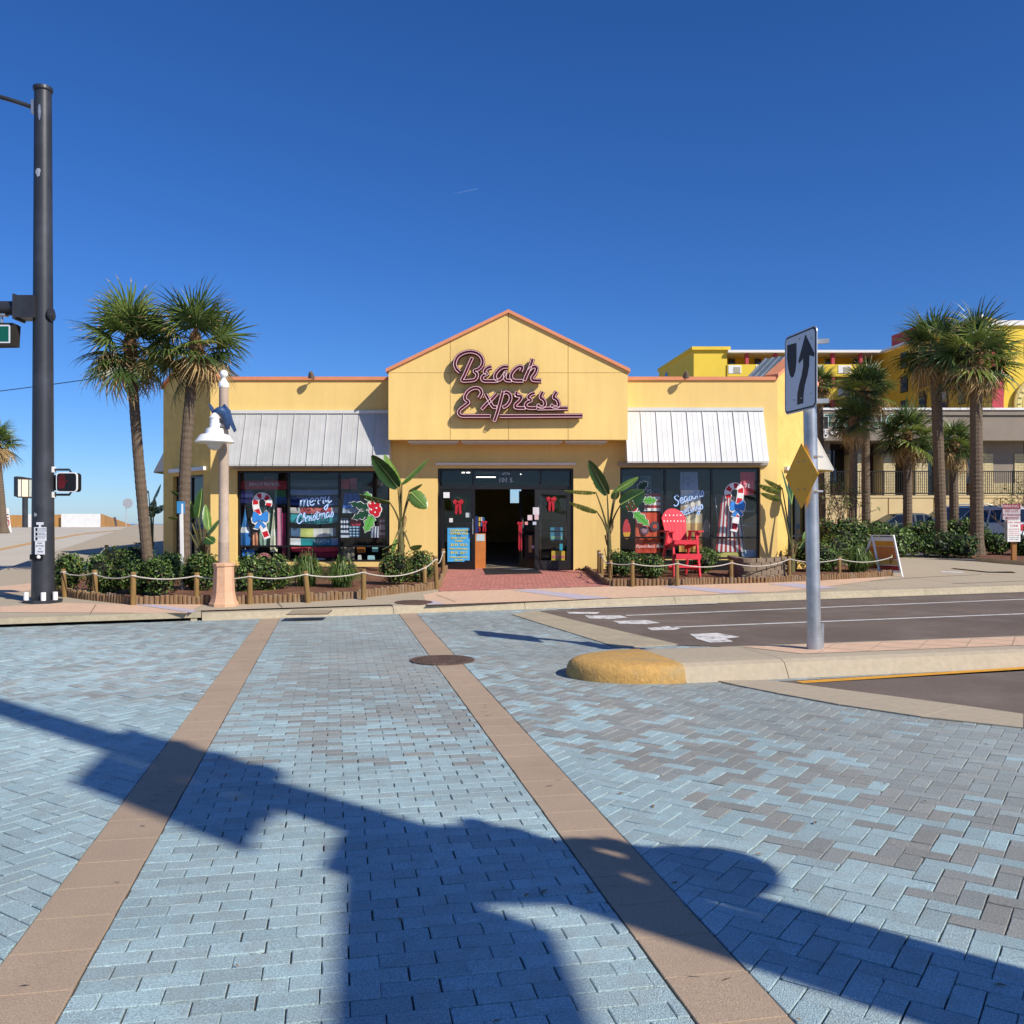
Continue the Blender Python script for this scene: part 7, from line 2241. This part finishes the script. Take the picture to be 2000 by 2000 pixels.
# fence where the road meets the beach
fn = thing('beach_fence', 'cedar fence with white panels along the crest of the beach road', 'fence', W(120, 1029, 100))
def fence_panel(pts, m, n):
    """Upright boards between two ends; pts are (px, top, bottom, depth) at each end."""
    (x0, t0, b0, d0), (x1, t1, b1, d1) = pts
    mb = MB()
    for k in range(n):
        a, b_ = k / n, (k + .93) / n
        P = [W(x0, b0, d0).lerp(W(x1, b1, d1), a), W(x0, b0, d0).lerp(W(x1, b1, d1), b_), W(x0, t0, d0).lerp(W(x1, t1, d1), b_), W(x0, t0, d0).lerp(W(x1, t1, d1), a)]
        P[0].z -= .4; P[1].z -= .4
        mb.prism(P, (0, .03, 0))
    o = mb.build('board_panel', m, fn); fix(o.data); o['kind'] = 'stuff'
fence_panel(((-20, 1006, 1030, 98), (53, 1006, 1030, 98)), M['wood_new'], 30)
fence_panel(((54, 1004, 1029, 97.8), (75, 1004, 1029, 97.8)), M['fence_white'], 8)
fence_panel(((75, 1005, 1029, 98), (120, 1005, 1029, 98)), M['wood_new'], 20)
fence_panel(((119.5, 1003.5, 1030, 97.6), (196, 1003.5, 1029, 97.6)), M['fence_white'], 24)
fence_panel(((196.5, 1003, 1029, 97.8), (262, 1027, 1033, 128)), M['wood_new'], 44)
# dark silhouette of a person-high board leaning on the cedar part
t = thing('fence_hatch', 'small dark board leaning on the receding cedar fence', 'board', W(224, 1028, 102))
o = MB().prism([W(221, 1010, 101), W(226, 1010, 102), W(229, 1027, 102.5), W(225, 1028, 101)], (0, .05, 0)).build('board', paint('#5a4a3c'), t); fix(o.data)
# overhead cable
t = thing('overhead_cable', 'single dark cable crossing the sky behind the black pole', 'cable', W(0, 763, 60))
MB().tube(smooth_path([W(-80, 774, 62), W(100, 751, 60), W(200, 736, 58), W(330, 708, 55)], 6), .028, 5).build('cable', M['black'], t)
t = thing('contrail', 'short thin white vapour trail high in the sky', 'contrail', W(900, 375, 5000))
t['kind'] = 'stuff'
mb = MB(); a, b_ = W(883, 379, 5000), W(932, 369, 5000)
mb.tube([a, a.lerp(b_, .4), b_], [.25, .7, 1.1], 5); mb.build('trail', mat('vapour', '#8fa6cc', 1, 0), t)
# loose stub by the chair
p = S(1377, 1123); t = thing('utility_stub', 'short pale capped utility stub in the mulch by the red chair', 'utility box', p)
MB().box(p.x - .08, p.x + .08, p.y, p.y + .12, p.z - .02, p.z + .16).build('body', paint('#a49a8a'), t)
MB().box(p.x - .09, p.x + .09, p.y - .01, p.y + .13, p.z + .161, p.z + .185).build('lid', paint('#c9c2b4'), t)
# ================================================================== CAR PARK SIDE
rf = random.Random(55)
# ---- taupe and pale brick shop
YBK = 52.0
def X(px, d): return (px - HX) / F * d
def Z(py, d): return EYE + (HY - py) / F * d
bk = thing('brick_building', 'pale brick coffee shop building with a taupe fascia and a railed terrace', 'building', (X(1800, YBK), YBK, .6))
x0, x1 = X(1585, YBK), X(2120, YBK)
zf0, zf1, zfl = Z(864, YBK), Z(806, YBK), Z(968, YBK)
MB().box(x0 - 4, x1, YBK - 1.2, YBK + 9, zf0, zf1).build('fascia', M['fascia'], bk)
MB().box(x0 - 4.05, x1, YBK - 1.28, YBK + 9, zf1 + .001, zf1 + .12).build('parapet_cap', M['white'], bk)
MB().box(x0 - 4, x1, YBK - 1.25, YBK - 1.201, zf1 - .34, zf1 - .28).build('fascia_band', M['dark'], bk)
MB().box(x0 - 4, x1, YBK + 1.6, YBK + 1.9, zfl, zf0).build('rear_wall', M['fascia'], bk)
MB().box(x0 - 4, x1, YBK - 1.15, YBK + 9, zfl - .25, zfl).build('terrace_slab', M['walk'], bk)
# brick piers with separate courses
def pier(px0, px1, zt=None):
    a, b = X(px0, YBK), X(px1, YBK)
    zt = zt or Z(887, YBK)
    o = MB().box(a, b, YBK - .2, YBK + 1.55, zfl, zt).build('brick_pier', M['pale_brick'], bk)
    mb = MB()
    nc = int((zt - zfl) / .155)
    for k in range(1, nc): 
        z = zfl + k * .155
        mb.box(a - .001, b + .001, YBK - .204, YBK - .2005, z - .012, z + .012)
        off = (k % 2) * .21
        x = a + .2 + off
        while x < b - .05:
            mb.box(x - .01, x + .01, YBK - .204, YBK - .2005, z + .013, z + .142); x += .42
    q = mb.build('mortar', paint('#a8946c', .9), o); q['kind'] = 'stuff'
    MB().box(a - .0, b + .0, YBK - .15, YBK + 1.5, zt + .001, zf0 - .001).build('pier_head', M['fascia'], bk)
for p0, p1 in ((1560, 1619), (1665, 1684), (1723, 1745.5), (1785, 1809), (1866, 1884)): pier(p0, p1)
pier(1905, 1936); pier(1978, 1996); pier(1936.2, 1977.8, Z(944, YBK))
for p0, p1 in ((1619, 1665), (1684, 1723), (1745.5, 1785), (1809, 1866), (1884, 1905), (1936, 1978), (1996, 2050)):
    a, b = X(p0, YBK), X(p1, YBK)
    bz = zfl + .05 if p0 < 1850 else Z(943, YBK)
    tz = Z(875, YBK)
    yy = YBK + 1.4 if p0 < 1850 else YBK + .1
    fr = MB(); fr.box(a, a + .12, yy - .1, yy, bz, tz); fr.box(b - .12, b, yy - .1, yy, bz, tz); fr.box(a, b, yy - .1, yy, tz, zf0 - .002)
    fr.box((a + b) / 2 - .05, (a + b) / 2 + .05, yy - .08, yy, bz, tz) if p0 < 1700 else None
    w = fr.build('window', paint('#33231f'), bk)
    MB().sheet([(a, yy - .02, bz), (b, yy - .02, bz), (b, yy - .02, tz), (a, yy - .02, tz)]).build('pane', M['blue_glass'] if p0 > 1930 else M['dark_glass'], w)
    if p0 < 1680: MB().sheet([(a + .5, yy - .045, bz + .8), (b - .45, yy - .045, bz + .8), (b - .45, yy - .045, tz - 1.1), (a + .5, yy - .045, tz - 1.1)]).build('bright_pane', paint('#6b8fb8', .2), w)
# tan retaining wall with vertical joints
wl2 = thing('retaining_wall', 'tan panelled retaining wall below the coffee shop terrace', 'wall', (X(1800, YBK - 1.6), YBK - 1.6, .6))
zt2 = Z(968, YBK - 1.6)
js = [1560, 1612, 1655, 1699, 1735, 1778, 1824, 1868, 1910, 1954, 2000, 2050, 2110]
for a, b in zip(js, js[1:]):
    MB().box(X(a, YBK - 1.6) + .03, X(b, YBK - 1.6) - .03, YBK - 1.6, YBK - 1.3, -.2, zt2 - .12).build('wall_panel', M['tan_wall'], wl2)
    MB().box(X(b, YBK - 1.6) - .028, X(b, YBK - 1.6) + .028, YBK - 1.54, YBK - 1.3, -.2, zt2 - .12).build('joint_strip', paint('#a5683c'), wl2)
MB().box(X(1540, YBK - 1.6), X(2110, YBK - 1.6), YBK - 1.64, YBK - 1.26, zt2 - .119, zt2).build('capping', M['tan_wall'], wl2)
# railing
rl_ = thing('terrace_railing', 'thin black metal railing along the coffee shop terrace', 'railing', (X(1800, YBK - 1.4), YBK - 1.4, zt2))
ya = YBK - 1.45
for z in (zt2 + .12, Z(921, ya)):
    MB().bar((X(1540, ya), ya, z), (X(2110, ya), ya, z), .05, .05).build('rail', M['black'], rl_)
mb = MB(); x = X(1560, ya)
while x < X(2060, ya):
    mb.bar((x, ya, zt2 + .1), (x, ya, Z(921, ya)), .026, .026); x += .115
o = mb.build('bars', M['black'], rl_); o['kind'] = 'stuff'
for px in (1600, 1664, 1725, 1786, 1850, 1915, 1978, 2045):
    MB().bar((X(px, ya), ya, zt2 - .15), (X(px, ya), ya, Z(919, ya)), .07, .07).build('post', M['black'], rl_)
# lettering on the fascia
yl_ = YBK - 1.22
s1 = thing('fascia_lettering', 'pale green capital lettering on the taupe fascia, half hidden by palms', 'sign lettering', (X(1640, yl_), yl_, Z(824, yl_)))
text('STARBUCKS', 1.0, paint('#cfe0d8'), s1, (X(1590, yl_), yl_ - .1, Z(824, yl_)), align='LEFT', extrude=.04, bold=.02, space=1.08)
text('STARBUCKS', 1.0, paint('#1f5a48'), s1, (X(1590, yl_) + .02, yl_ - .15, Z(824, yl_) + .01), align='LEFT', extrude=.01, bold=-.012, space=1.085)
s2 = thing('fascia_lettering', 'small white DRIVE THRU lettering with an arrow below the capitals', 'sign lettering', (X(1610, yl_), yl_, Z(847, yl_)))
text('DRIVE', .42, M['white'], s2, (X(1617, yl_), yl_ - .06, Z(844, yl_)), align='RIGHT', extrude=.02, bold=.01)
text('THRU', .42, M['white'], s2, (X(1617, yl_), yl_ - .06, Z(851, yl_)), align='RIGHT', extrude=.02, bold=.01)
P = [(X(a, yl_), yl_ - .06, Z(b, yl_)) for a, b in ((1621, 841), (1627, 848), (1633, 846), (1631, 843), (1638, 841), (1636, 847), (1634, 846), (1629, 849), (1623, 847))]
o = MB().prism(P, (0, .04, 0)).build('arrow', M['white'], s2); fix(o.data)
s3 = thing('fascia_lettering', 'pale green script lettering further along the fascia behind the palm crowns', 'sign lettering', (X(1760, yl_), yl_, Z(828, yl_)))
text('Soup & Deli', .62, paint('#aec4b8'), s3, (X(1692, yl_), yl_ - .06, Z(824, yl_)), align='LEFT', extrude=.02, shear=.2)

# ---- the yellow hotel
ht = thing('yellow_hotel', 'big yellow and red hotel with open galleries rising behind the coffee shop', 'building', (X(1650, 80), 80, 0))
d = 80.0
zr = Z(690, d)
# stair tower
ta, tb = X(1355, d), X(1420, d)
zt = Z(684, d)
o = MB().prism([(ta, d, 0), (tb, d, 0), (tb, d + 9, 0), (X(1287, 91), 91, 0)], (0, 0, zt)).build('tower', M['hotel2'], ht); fix(o.data)
o = MB().prism([(ta - .2, d - .25, zt + .001), (tb + .25, d - .25, zt + .001), (tb + .25, d + 9, zt + .001), (X(1284, 91.4), 91.4, zt + .001)], (0, 0, .28)).build('tower_cornice', M['hotel2'], ht); fix(o.data)
MB().sheet([(ta - (ta - X(1287, 91)) * .72 - .03, d + 11 * .72, zt - 1.9), (ta - (ta - X(1287, 91)) * .80 - .03, d + 11 * .80, zt - 1.9), (ta - (ta - X(1287, 91)) * .80 - .03, d + 11 * .80, zt - .6), (ta - (ta - X(1287, 91)) * .72 - .03, d + 11 * .72, zt - .6)]).build('side_window', M['blue_glass'], ht)
# gallery wing
ga, gb = tb + .005, X(1720, d)
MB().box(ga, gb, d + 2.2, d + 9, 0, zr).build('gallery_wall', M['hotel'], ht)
MB().box(ga, gb + 6, d - .4, d + 9, zr + .001, zr + .22).build('roof_edge', M['white'], ht)
fh = Z(712, d) - Z(757, d)
zfloor0 = Z(731, d)
for k in range(6):
    zf = zfloor0 - k * fh
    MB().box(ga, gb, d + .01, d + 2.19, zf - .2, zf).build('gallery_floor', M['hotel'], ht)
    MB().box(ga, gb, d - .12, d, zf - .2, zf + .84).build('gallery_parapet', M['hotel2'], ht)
    px = 1422
    while px < 1716:
        a, b = X(px, d), X(px + 25, d)
        pn = MB().box(a, b, d - .16, d - .125, zf + .05, zf + .76).build('railing_panel', M['white'], ht)
        MB().box(a + .45, b - .1, d - .19, d - .165, zf + .1, zf + .6).build('grille', paint('#a9a48e'), pn)
        px += 53.5
    for px in (1459, 1515, 1571, 1627, 1682):
        a, b = X(px - 3, d), X(px + 3, d)
        MB().box(a, b, d - .05, d + .35, zf + .845, (zfloor0 - (k - 1) * fh - .21) if k else zr - .01).build('column', M['hotel_red'], ht)
    for px in (1441, 1493, 1548, 1603, 1634, 1690, 1711):
        a, b = X(px - 6.5, d), X(px + 6.5, d)
        w = MB().box(a, b, d + 2.12, d + 2.19, zf, zf + 1.75).build('gallery_door', paint('#6b5a3a'), ht)
        MB().box(a + .08, b - .08, d + 2.09, d + 2.115, zf + .9, zf + 1.65).build('pane', M['dark_glass'], w)
# wing turning towards the street
P0, P1 = Vector((gb, d + 2.0)), Vector((X(1925, 66), 66))
dv = (P1 - P0); Lw = dv.length; dv.normalize(); nn_ = Vector((-dv.y, dv.x))
zc = zr + .02
o = MB().prism([(P0.x, P0.y, 0), (P1.x, P1.y, 0), (P1.x + 14, P1.y + 10, 0), (P0.x + 14, P0.y + 10, 0)], (0, 0, zc)).build('angled_wing', M['hotel'], ht); fix(o.data)
def on_wing(u, z, k=.02): 
    q = P0 + dv * u; return Vector((q.x + nn_.x * -abs(k) * 0 - dv.y * -0, q.y, z)) + Vector((dv.y, -dv.x, 0)) * k
def wing_u(px):
    a = (px - HX) / F
    # ray x = a*y ; P0 + dv*u
    return (a * P0.y - P0.x) / (dv.x - a * dv.y)
def wing_box(name, px0, px1, z0, z1, m, k=.03, parent=ht):
    u0, u1 = wing_u(px0), wing_u(px1)
    o = MB().prism([on_wing(u0, z0), on_wing(u1, z0), on_wing(u1, z1), on_wing(u0, z1)], Vector((dv.y, -dv.x, 0)) * k).build(name, m, parent); fix(o.data); return o
wing_box('roof_edge', 1719, 1923, zc + .001, zc + .2, M['white'], .3)
wing_box('red_mansard', 1746, 1800, zc + .21, zc + 1.15, M['hotel_red'], .2)
for k in range(5):
    z0 = zc - 1.9 - k * fh
    for px in (1767, 1803, 1845, 1880):
        w = wing_box('window', px - 7, px + 7, z0, z0 + 1.35, paint('#2c2a24'), .05)
        wing_box('pane', px - 6, px + 5.5, z0 + .08, z0 + 1.27, M['blue_glass'], .07, w)
        if px > 1790: wing_box('air_conditioner', px - 5, px + 5, z0 - .75, z0 - .3, paint('#4a3a1c'), .12)
# street front with the red pilaster and the round relief
fa, fb = P1.x, P1.x + 14
yf = P1.y
zft = Z(640, yf)
MB().box(fa + .02, fb, yf - .6, yf - .02, 0, zft).build('street_front', M['hotel2'], ht)
MB().box(fa, fb, yf - .8, yf + 1, zft + .001, zft + .35).build('roof_edge', M['white'], ht)
MB().box(X(1928, yf), X(1950, yf), yf - .72, yf - .601, 0, zft - .8).build('red_pilaster', M['hotel_red'], ht)
MB().box(X(1994, yf), X(2010, yf), yf - .72, yf - .601, zft - 2.2, zft - 1).build('red_square', M['hotel_red'], ht)
c = Vector((X(2022, yf), yf - .75, Z(792, yf)))
rr = 54 / F * yf
MB().lathe([(rr, -.14), (rr, .12), (rr * .96, .14)], n=40, M=Matrix.Translation(c) @ Matrix.Rotation(R(90), 4, 'X')).build('round_relief', paint('#cbb368'), ht)
for r_, col, k in ((.9, '#e0cf86', .15), (.72, '#d4bc62', .17), (.5, '#dcc878', .19)):
    MB().lathe([(rr * r_, -.01), (rr * r_, .01)], n=36, M=Matrix.Translation(c + Vector((0, -k, 0))) @ Matrix.Rotation(R(90), 4, 'X')).build('relief_ring', paint(col), ht)
mb = MB()
for k in range(24):
    a = 2 * pi * k / 24
    mb.bar(c + Vector((cos(a) * rr * .76, -.2, sin(a) * rr * .76)), c + Vector((cos(a) * rr * .88, -.2, sin(a) * rr * .88)), .04, .03)
o = mb.build('relief_marks', paint('#8a742c'), ht); o['kind'] = 'stuff'

# ---- car park ground, kerb and driveway details
mb = MB(); mb.sheet([Vector((p.x, p.y, zs(p.x, p.y) + .01)) for p in (S(1600, 1078), S(1790, 1083), S(1830, 1091), S(2300, 1122), Vector((40, 30, 0)), Vector((40, 56, 0)), Vector((14, 56, 0)))])
tag(mb.build('parking_lot', M['lot']), kind='structure')
def low_kerb(pts, name):
    mb = MB(); prev = None
    for p in pts:
        d_ = Vector((0, .14, 0))
        sec = [Vector((p.x, p.y, zs(p.x, p.y) - .02)), Vector((p.x, p.y + .02, zs(p.x, p.y) + .13)), Vector((p.x, p.y + .16, zs(p.x, p.y) + .13)), Vector((p.x, p.y + .16, zs(p.x, p.y) - .02))]
        if prev:
            n = len(mb.v); mb.v += [tuple(v) for v in prev + sec]
            for i in range(3): mb.f.append((n + i, n + i + 1, n + i + 5, n + i + 4)); mb.m.append(0)
        prev = sec
    o = mb.build(name, M['concrete']); fix(o.data); tag(o, kind='structure')
low_kerb([S(1916, 1097), S(1960, 1101), S(2010, 1105), S(2120, 1113)], 'lot_kerb')
mb = MB(); mb.sheet([Vector((p.x, p.y, zs(p.x, p.y) + .03)) for p in (S(1640, 1075), S(1800, 1079), S(1915, 1094), S(2120, 1110), S(2120, 1075), S(1640, 1060))])
tag(mb.build('planting_bed', M['mulch']), kind='structure')
for q in ([(1838, 1115), (1885, 1117), (1880, 1119), (1840, 1118)],):
    mb = MB(); mb.sheet([S(*p, .006) for p in q][::-1]); tag(mb.build('worn_arrow_mark', M['road_white']), kind='structure')
q = [S(1858, 1109, .03), S(1905, 1100, .05), S(1960, 1104, .05), S(1990, 1116, .05), S(1930, 1116.5, .03)]
mb = MB(); mb.sheet(q[::-1]); tag(mb.build('driveway_ramp', M['walk']), kind='structure')
for (a, b) in (((1700, 1135), (1790, 1128)), ((1790, 1128), (1915, 1122)), ((1860, 1140), (2010, 1134))):
    p, r_ = S(*a, .005), S(*b, .005)
    n_ = Vector((0, .02, .0005)); mb = MB(); mb.sheet([p - n_, r_ - n_, r_ + n_, p + n_]); tag(mb.build('walk_joint', M['joint']), kind='structure')

# ---- parked cars
def car(label, loc, yaw, col, L=4.5, Wd=1.8, H=1.5, suv=False, group='cars in the car park'):
    b = Vector(loc)
    t = thing('parked_car', label, 'car', b, group, 0)
    Mx = Matrix.Translation(b) @ Matrix.Rotation(yaw, 4, 'Z')
    pm = mat('car paint ' + col[1:], col, .25, .02, 4, spec=.6, coat=.6)
    zb, zw = .28, .92 if not suv else 1.05
    h = L / 2
    if suv:
        side = [(-h, .5), (-h + .05, zb), (h - .1, zb), (h, .55), (h - .05, .85), (h - .3, .98), (h - 1.25, zw + .02), (h - 1.3, zw), (-h + .12, zw), (-h + .02, zw - .1)]
        cab = [(-h + .1, zw), (h - 1.25, zw), (h - 2.0, H - .04), (h - 2.4, H), (-h + .6, H), (-h + .35, H - .06)]
    else:
        side = [(-h, .5), (-h + .08, zb), (h - .1, zb), (h, .5), (h - .04, .68), (h - .3, .78), (h - 1.15, zw - .04), (h - 1.2, zw), (-h + .75, zw), (-h + .12, zw - .04)]
        cab = [(-h + .55, zw), (h - 1.2, zw), (h - 1.95, H - .05), (h - 2.4, H), (-h + 1.5, H - .02), (-h + 1.2, H - .08)]
    def solid(poly, w_bot, w_top, z0, z1, name, m, k=1.0):
        n = len(poly)
        vs = []
        for s_ in (-1, 1):
            for x, z in poly:
                f = max(0, min(1, (z - z0) / (z1 - z0)))
                vs.append(Mx @ Vector((x, s_ * (w_bot + (w_top - w_bot) * f) * k, z)))
        fs = [tuple(range(n)), tuple(range(2 * n - 1, n - 1, -1))] + [(i, (i + 1) % n, (i + 1) % n + n, i + n) for i in range(n)]
        o = MB().add(vs, fs).build(name, m, t); fix(o.data); return o
    body = solid(side, Wd / 2, Wd / 2 - .03, zb, zw, 'body', pm)
    solid(cab, Wd / 2 - .06, Wd / 2 - .26, zw, H, 'cabin', pm)
    # side and end windows set just proud of the cabin
    def gl(poly, name='window'):
        for s_ in (-1, 1):
            vs = []
            for x, z in poly:
                f = (z - zw) / (H - zw)
                vs.append(Mx @ Vector((x, s_ * (Wd / 2 - .06 - .2 * f + .006), z)))
            MB().sheet(vs).build(name, M['dark_glass'], t)
    x0, x1 = cab[0][0], cab[1][0]
    mid = (x0 + x1) / 2 - .1
    top = H - .1
    gl([(mid + .05, zw + .04), (x1 - .18, zw + .04), (x1 - .72, top), (mid + .05, top)])
    gl([(x0 + .95, zw + .04), (mid - .05, zw + .04), (mid - .05, top), (x0 + .95, top)])
    gl([(x0 + .25, zw + .05), (x0 + .88, zw + .05), (x0 + .88, top), (x0 + (.5 if suv else .8), top)])
    for e in (0, 1):
        if e: a, b_ = cab[1], cab[2]
        else: a, b_ = cab[0], cab[-1]
        vs = []
        for (x, z), s_ in (((a[0], a[1] + .06), -1), ((a[0], a[1] + .06), 1), ((b_[0], b_[1] - .02), 1), ((b_[0], b_[1] - .02), -1)):
            f = (z - zw) / (H - zw); xx = a[0] + (b_[0] - a[0]) * (z - a[1]) / (b_[1] - a[1]) + (.012 if e else -.012)
            vs.append(Mx @ Vector((xx, s_ * (Wd / 2 - .16 - .2 * f), z)))
        MB().sheet(vs).build('windscreen' if e else 'rear_window', M['dark_glass'], t)
    for x in (-h + .85, h - .9):
        for s_ in (-1, 1):
            wm = Mx @ Matrix.Translation((x, s_ * (Wd / 2 - .1), .33)) @ Matrix.Rotation(R(90), 4, 'X')
            w = MB().lathe([(.2, -.1), (.31, -.11), (.33, -.06), (.33, .06), (.31, .11), (.2, .1)], n=18, M=wm).build('wheel', M['tyre'], t)
            MB().lathe([(.21, -.108), (.21, .108)], n=12, M=wm).build('rim', M['alu'], w)
    for s_ in (-1, 1):
        zz = .88 if suv else .72
        MB().box(-h - .015, -h + .25, s_ * (Wd / 2 - .14) - .13, s_ * (Wd / 2 - .14) + .135, zz - .12, zz + .14, M=Mx).build('tail_lamp', M['tail_red'], t)
        MB().box(h - .28, h - .02, s_ * (Wd / 2 - .25) - .16, s_ * (Wd / 2 - .25) + .16, .62, .74, M=Mx).build('headlamp', M['globe'], t)
    MB().box(-h - .04, -h + .1, -Wd / 2 + .05, Wd / 2 - .05, .36, .6, M=Mx).build('bumper', pm, t)
    if suv:
        for s_ in (-1, 1): MB().tube([Mx @ Vector((-h + .7, s_ * .55, H + .02)), Mx @ Vector((-h + .9, s_ * .55, H + .08)), Mx @ Vector((h - 2.5, s_ * .55, H + .08)), Mx @ Vector((h - 2.3, s_ * .55, H + .02))], .02, 6).build('roof_rail', M['alu'], t)
    return t
def car_at(label, px, d, yaw, col, **kw):
    x = X(px, d); car(label, (x, d, zs(x, d) - .03), R(yaw), col, **kw)
car_at('dark green saloon parked behind the hedge below the tan wall', 1758, 44, 178, '#23302c', L=4.6, H=1.42)
car_at('dark blue off-road car with roof rails parked between the palm trunks', 1856, 43, 172, '#2d4468', L=4.7, H=1.78, suv=True)
car_at('white off-road car with a red tail lamp parked beside the thickest palm', 1930, 40, 112, '#c9d2dc', L=4.6, H=1.72, suv=True)
car_at('black saloon parked partly behind the wooden parking sign', 1985, 44, 160, '#1d1e22', L=4.6, H=1.45)
# ================================================================== NEAR CORNER: the pole and lamp whose shadows cross the pavers
SH = 1 / tan(SUN_EL)
SD = Vector((sin(SUN_AZ), -cos(SUN_AZ), 0)) * SH       # where a caster one metre up stands from its shadow
J = Vector((5.6, -.5, .12))
npole = signal_pole('signal pole on the near corner behind the viewer, its shadow lying across the crosswalk', J, 10.9, .2, .165)
npole.children[0]
MB().box(J.x - .52, J.x + .3, J.y - .3, J.y + .3, 5.45, 5.95).build('arm_bracket', M['pole_black'], npole)
adir = Vector((.14, -.99, 0)).normalized()
a0 = Vector((J.x - .42, J.y - .2, 5.7))
MB().tube([a0, a0 + adir * 3.5, a0 + adir * 8], [.17, .15, .11], 16).build('mast_arm', M['pole_black'], npole, smooth=True)
b0 = Vector((J.x + .2, J.y - .1, 5.85)); bdir = Vector((.80, -.60, 0)).normalized()
MB().tube([b0, b0 + bdir * 4, b0 + bdir * 9], [.17, .15, .11], 16).build('mast_arm', M['pole_black'], npole, smooth=True)
# two signal heads with backplates side by side, up on the pole
def signal_head(label, c, u, w, h):
    """A three-lamp head on a backplate; u is its horizontal direction."""
    t = thing('traffic_signal', label, 'traffic signal', c, 'signal heads on the near corner pole')
    n = Vector((-u.y, u.x, 0))
    P = lambda a, b, k: Vector(c) + u * a + Vector((0, 0, b)) + n * k
    o = MB().prism([P(-w / 2, -h / 2, 0), P(w / 2, -h / 2, 0), P(w / 2, h / 2, 0), P(-w / 2, h / 2, 0)], n * .01).build('backplate', M['black'], t); fix(o.data)
    o = MB().prism([P(-w * .27, -h * .42, .011), P(w * .27, -h * .42, .011), P(w * .27, h * .42, .011), P(-w * .27, h * .42, .011)], n * .12).build('housing', M['sign_yellow'], t); fix(o.data)
    for k, cc in enumerate(('#7a1a1a', '#7a5a1a', '#1a5a3a')):
        q = P(0, h * (.27 - .27 * k), .135)
        MB().lathe([(.13, 0), (.13, .02)], n=14, M=Matrix.Translation(q) @ n.to_track_quat('Z', 'Y').to_matrix().to_4x4()).build('lens', paint(cc, .3), t)
        MB().lathe([(.15, 0), (.15, .12), (.145, .12), (.145, 0)], n=14, M=Matrix.Translation(q) @ n.to_track_quat('Z', 'Y').to_matrix().to_4x4()).build('visor', M['black'], t)
    return t
ud = Vector((.19, -.98, 0)).normalized()
cS = Vector((J.x, J.y, 7.72)) + Vector((.03, -.26, 0))
signal_head('wide backplated signal head, nearer the viewer, up on the near pole', cS + ud * .40, ud, .76, 1.42)
signal_head('wide backplated signal head, farther away, up on the near pole', cS - ud * .38, ud, .76, 1.42)
MB().bar(cS + Vector((.05, 0, .2)), Vector((J.x, J.y, 7.92)), .08, .08).build('head_bracket', M['pole_black'], npole)
# unseen panel added below the near arm, sized to widen its shadow
q0 = a0 + adir * .0 + Vector((.0, 0, -.2)); q1 = q0 + adir * 3.0
t = thing('street_name_sign', 'unseen sign panel added under the near mast arm to widen its shadow', 'street sign', q0)
o = MB().prism([q0, q1, q1 + Vector((0, 0, -.45)), q0 + Vector((0, 0, -.45))], (.05, 0, 0)).build('panel', M['sign_green'], t); fix(o.data)
for f in (.2, .8): MB().bar(q0.lerp(q1, f), q0.lerp(q1, f) + Vector((0, 0, .2)), .03, .03).build('hanger', M['galv'], t)
# second lamp post beside the pole
lp = Vector((4.06, 1.25, .12))
lamp_post('lamp post on the near corner behind the viewer', lp, H=4.2, turn=R(205))
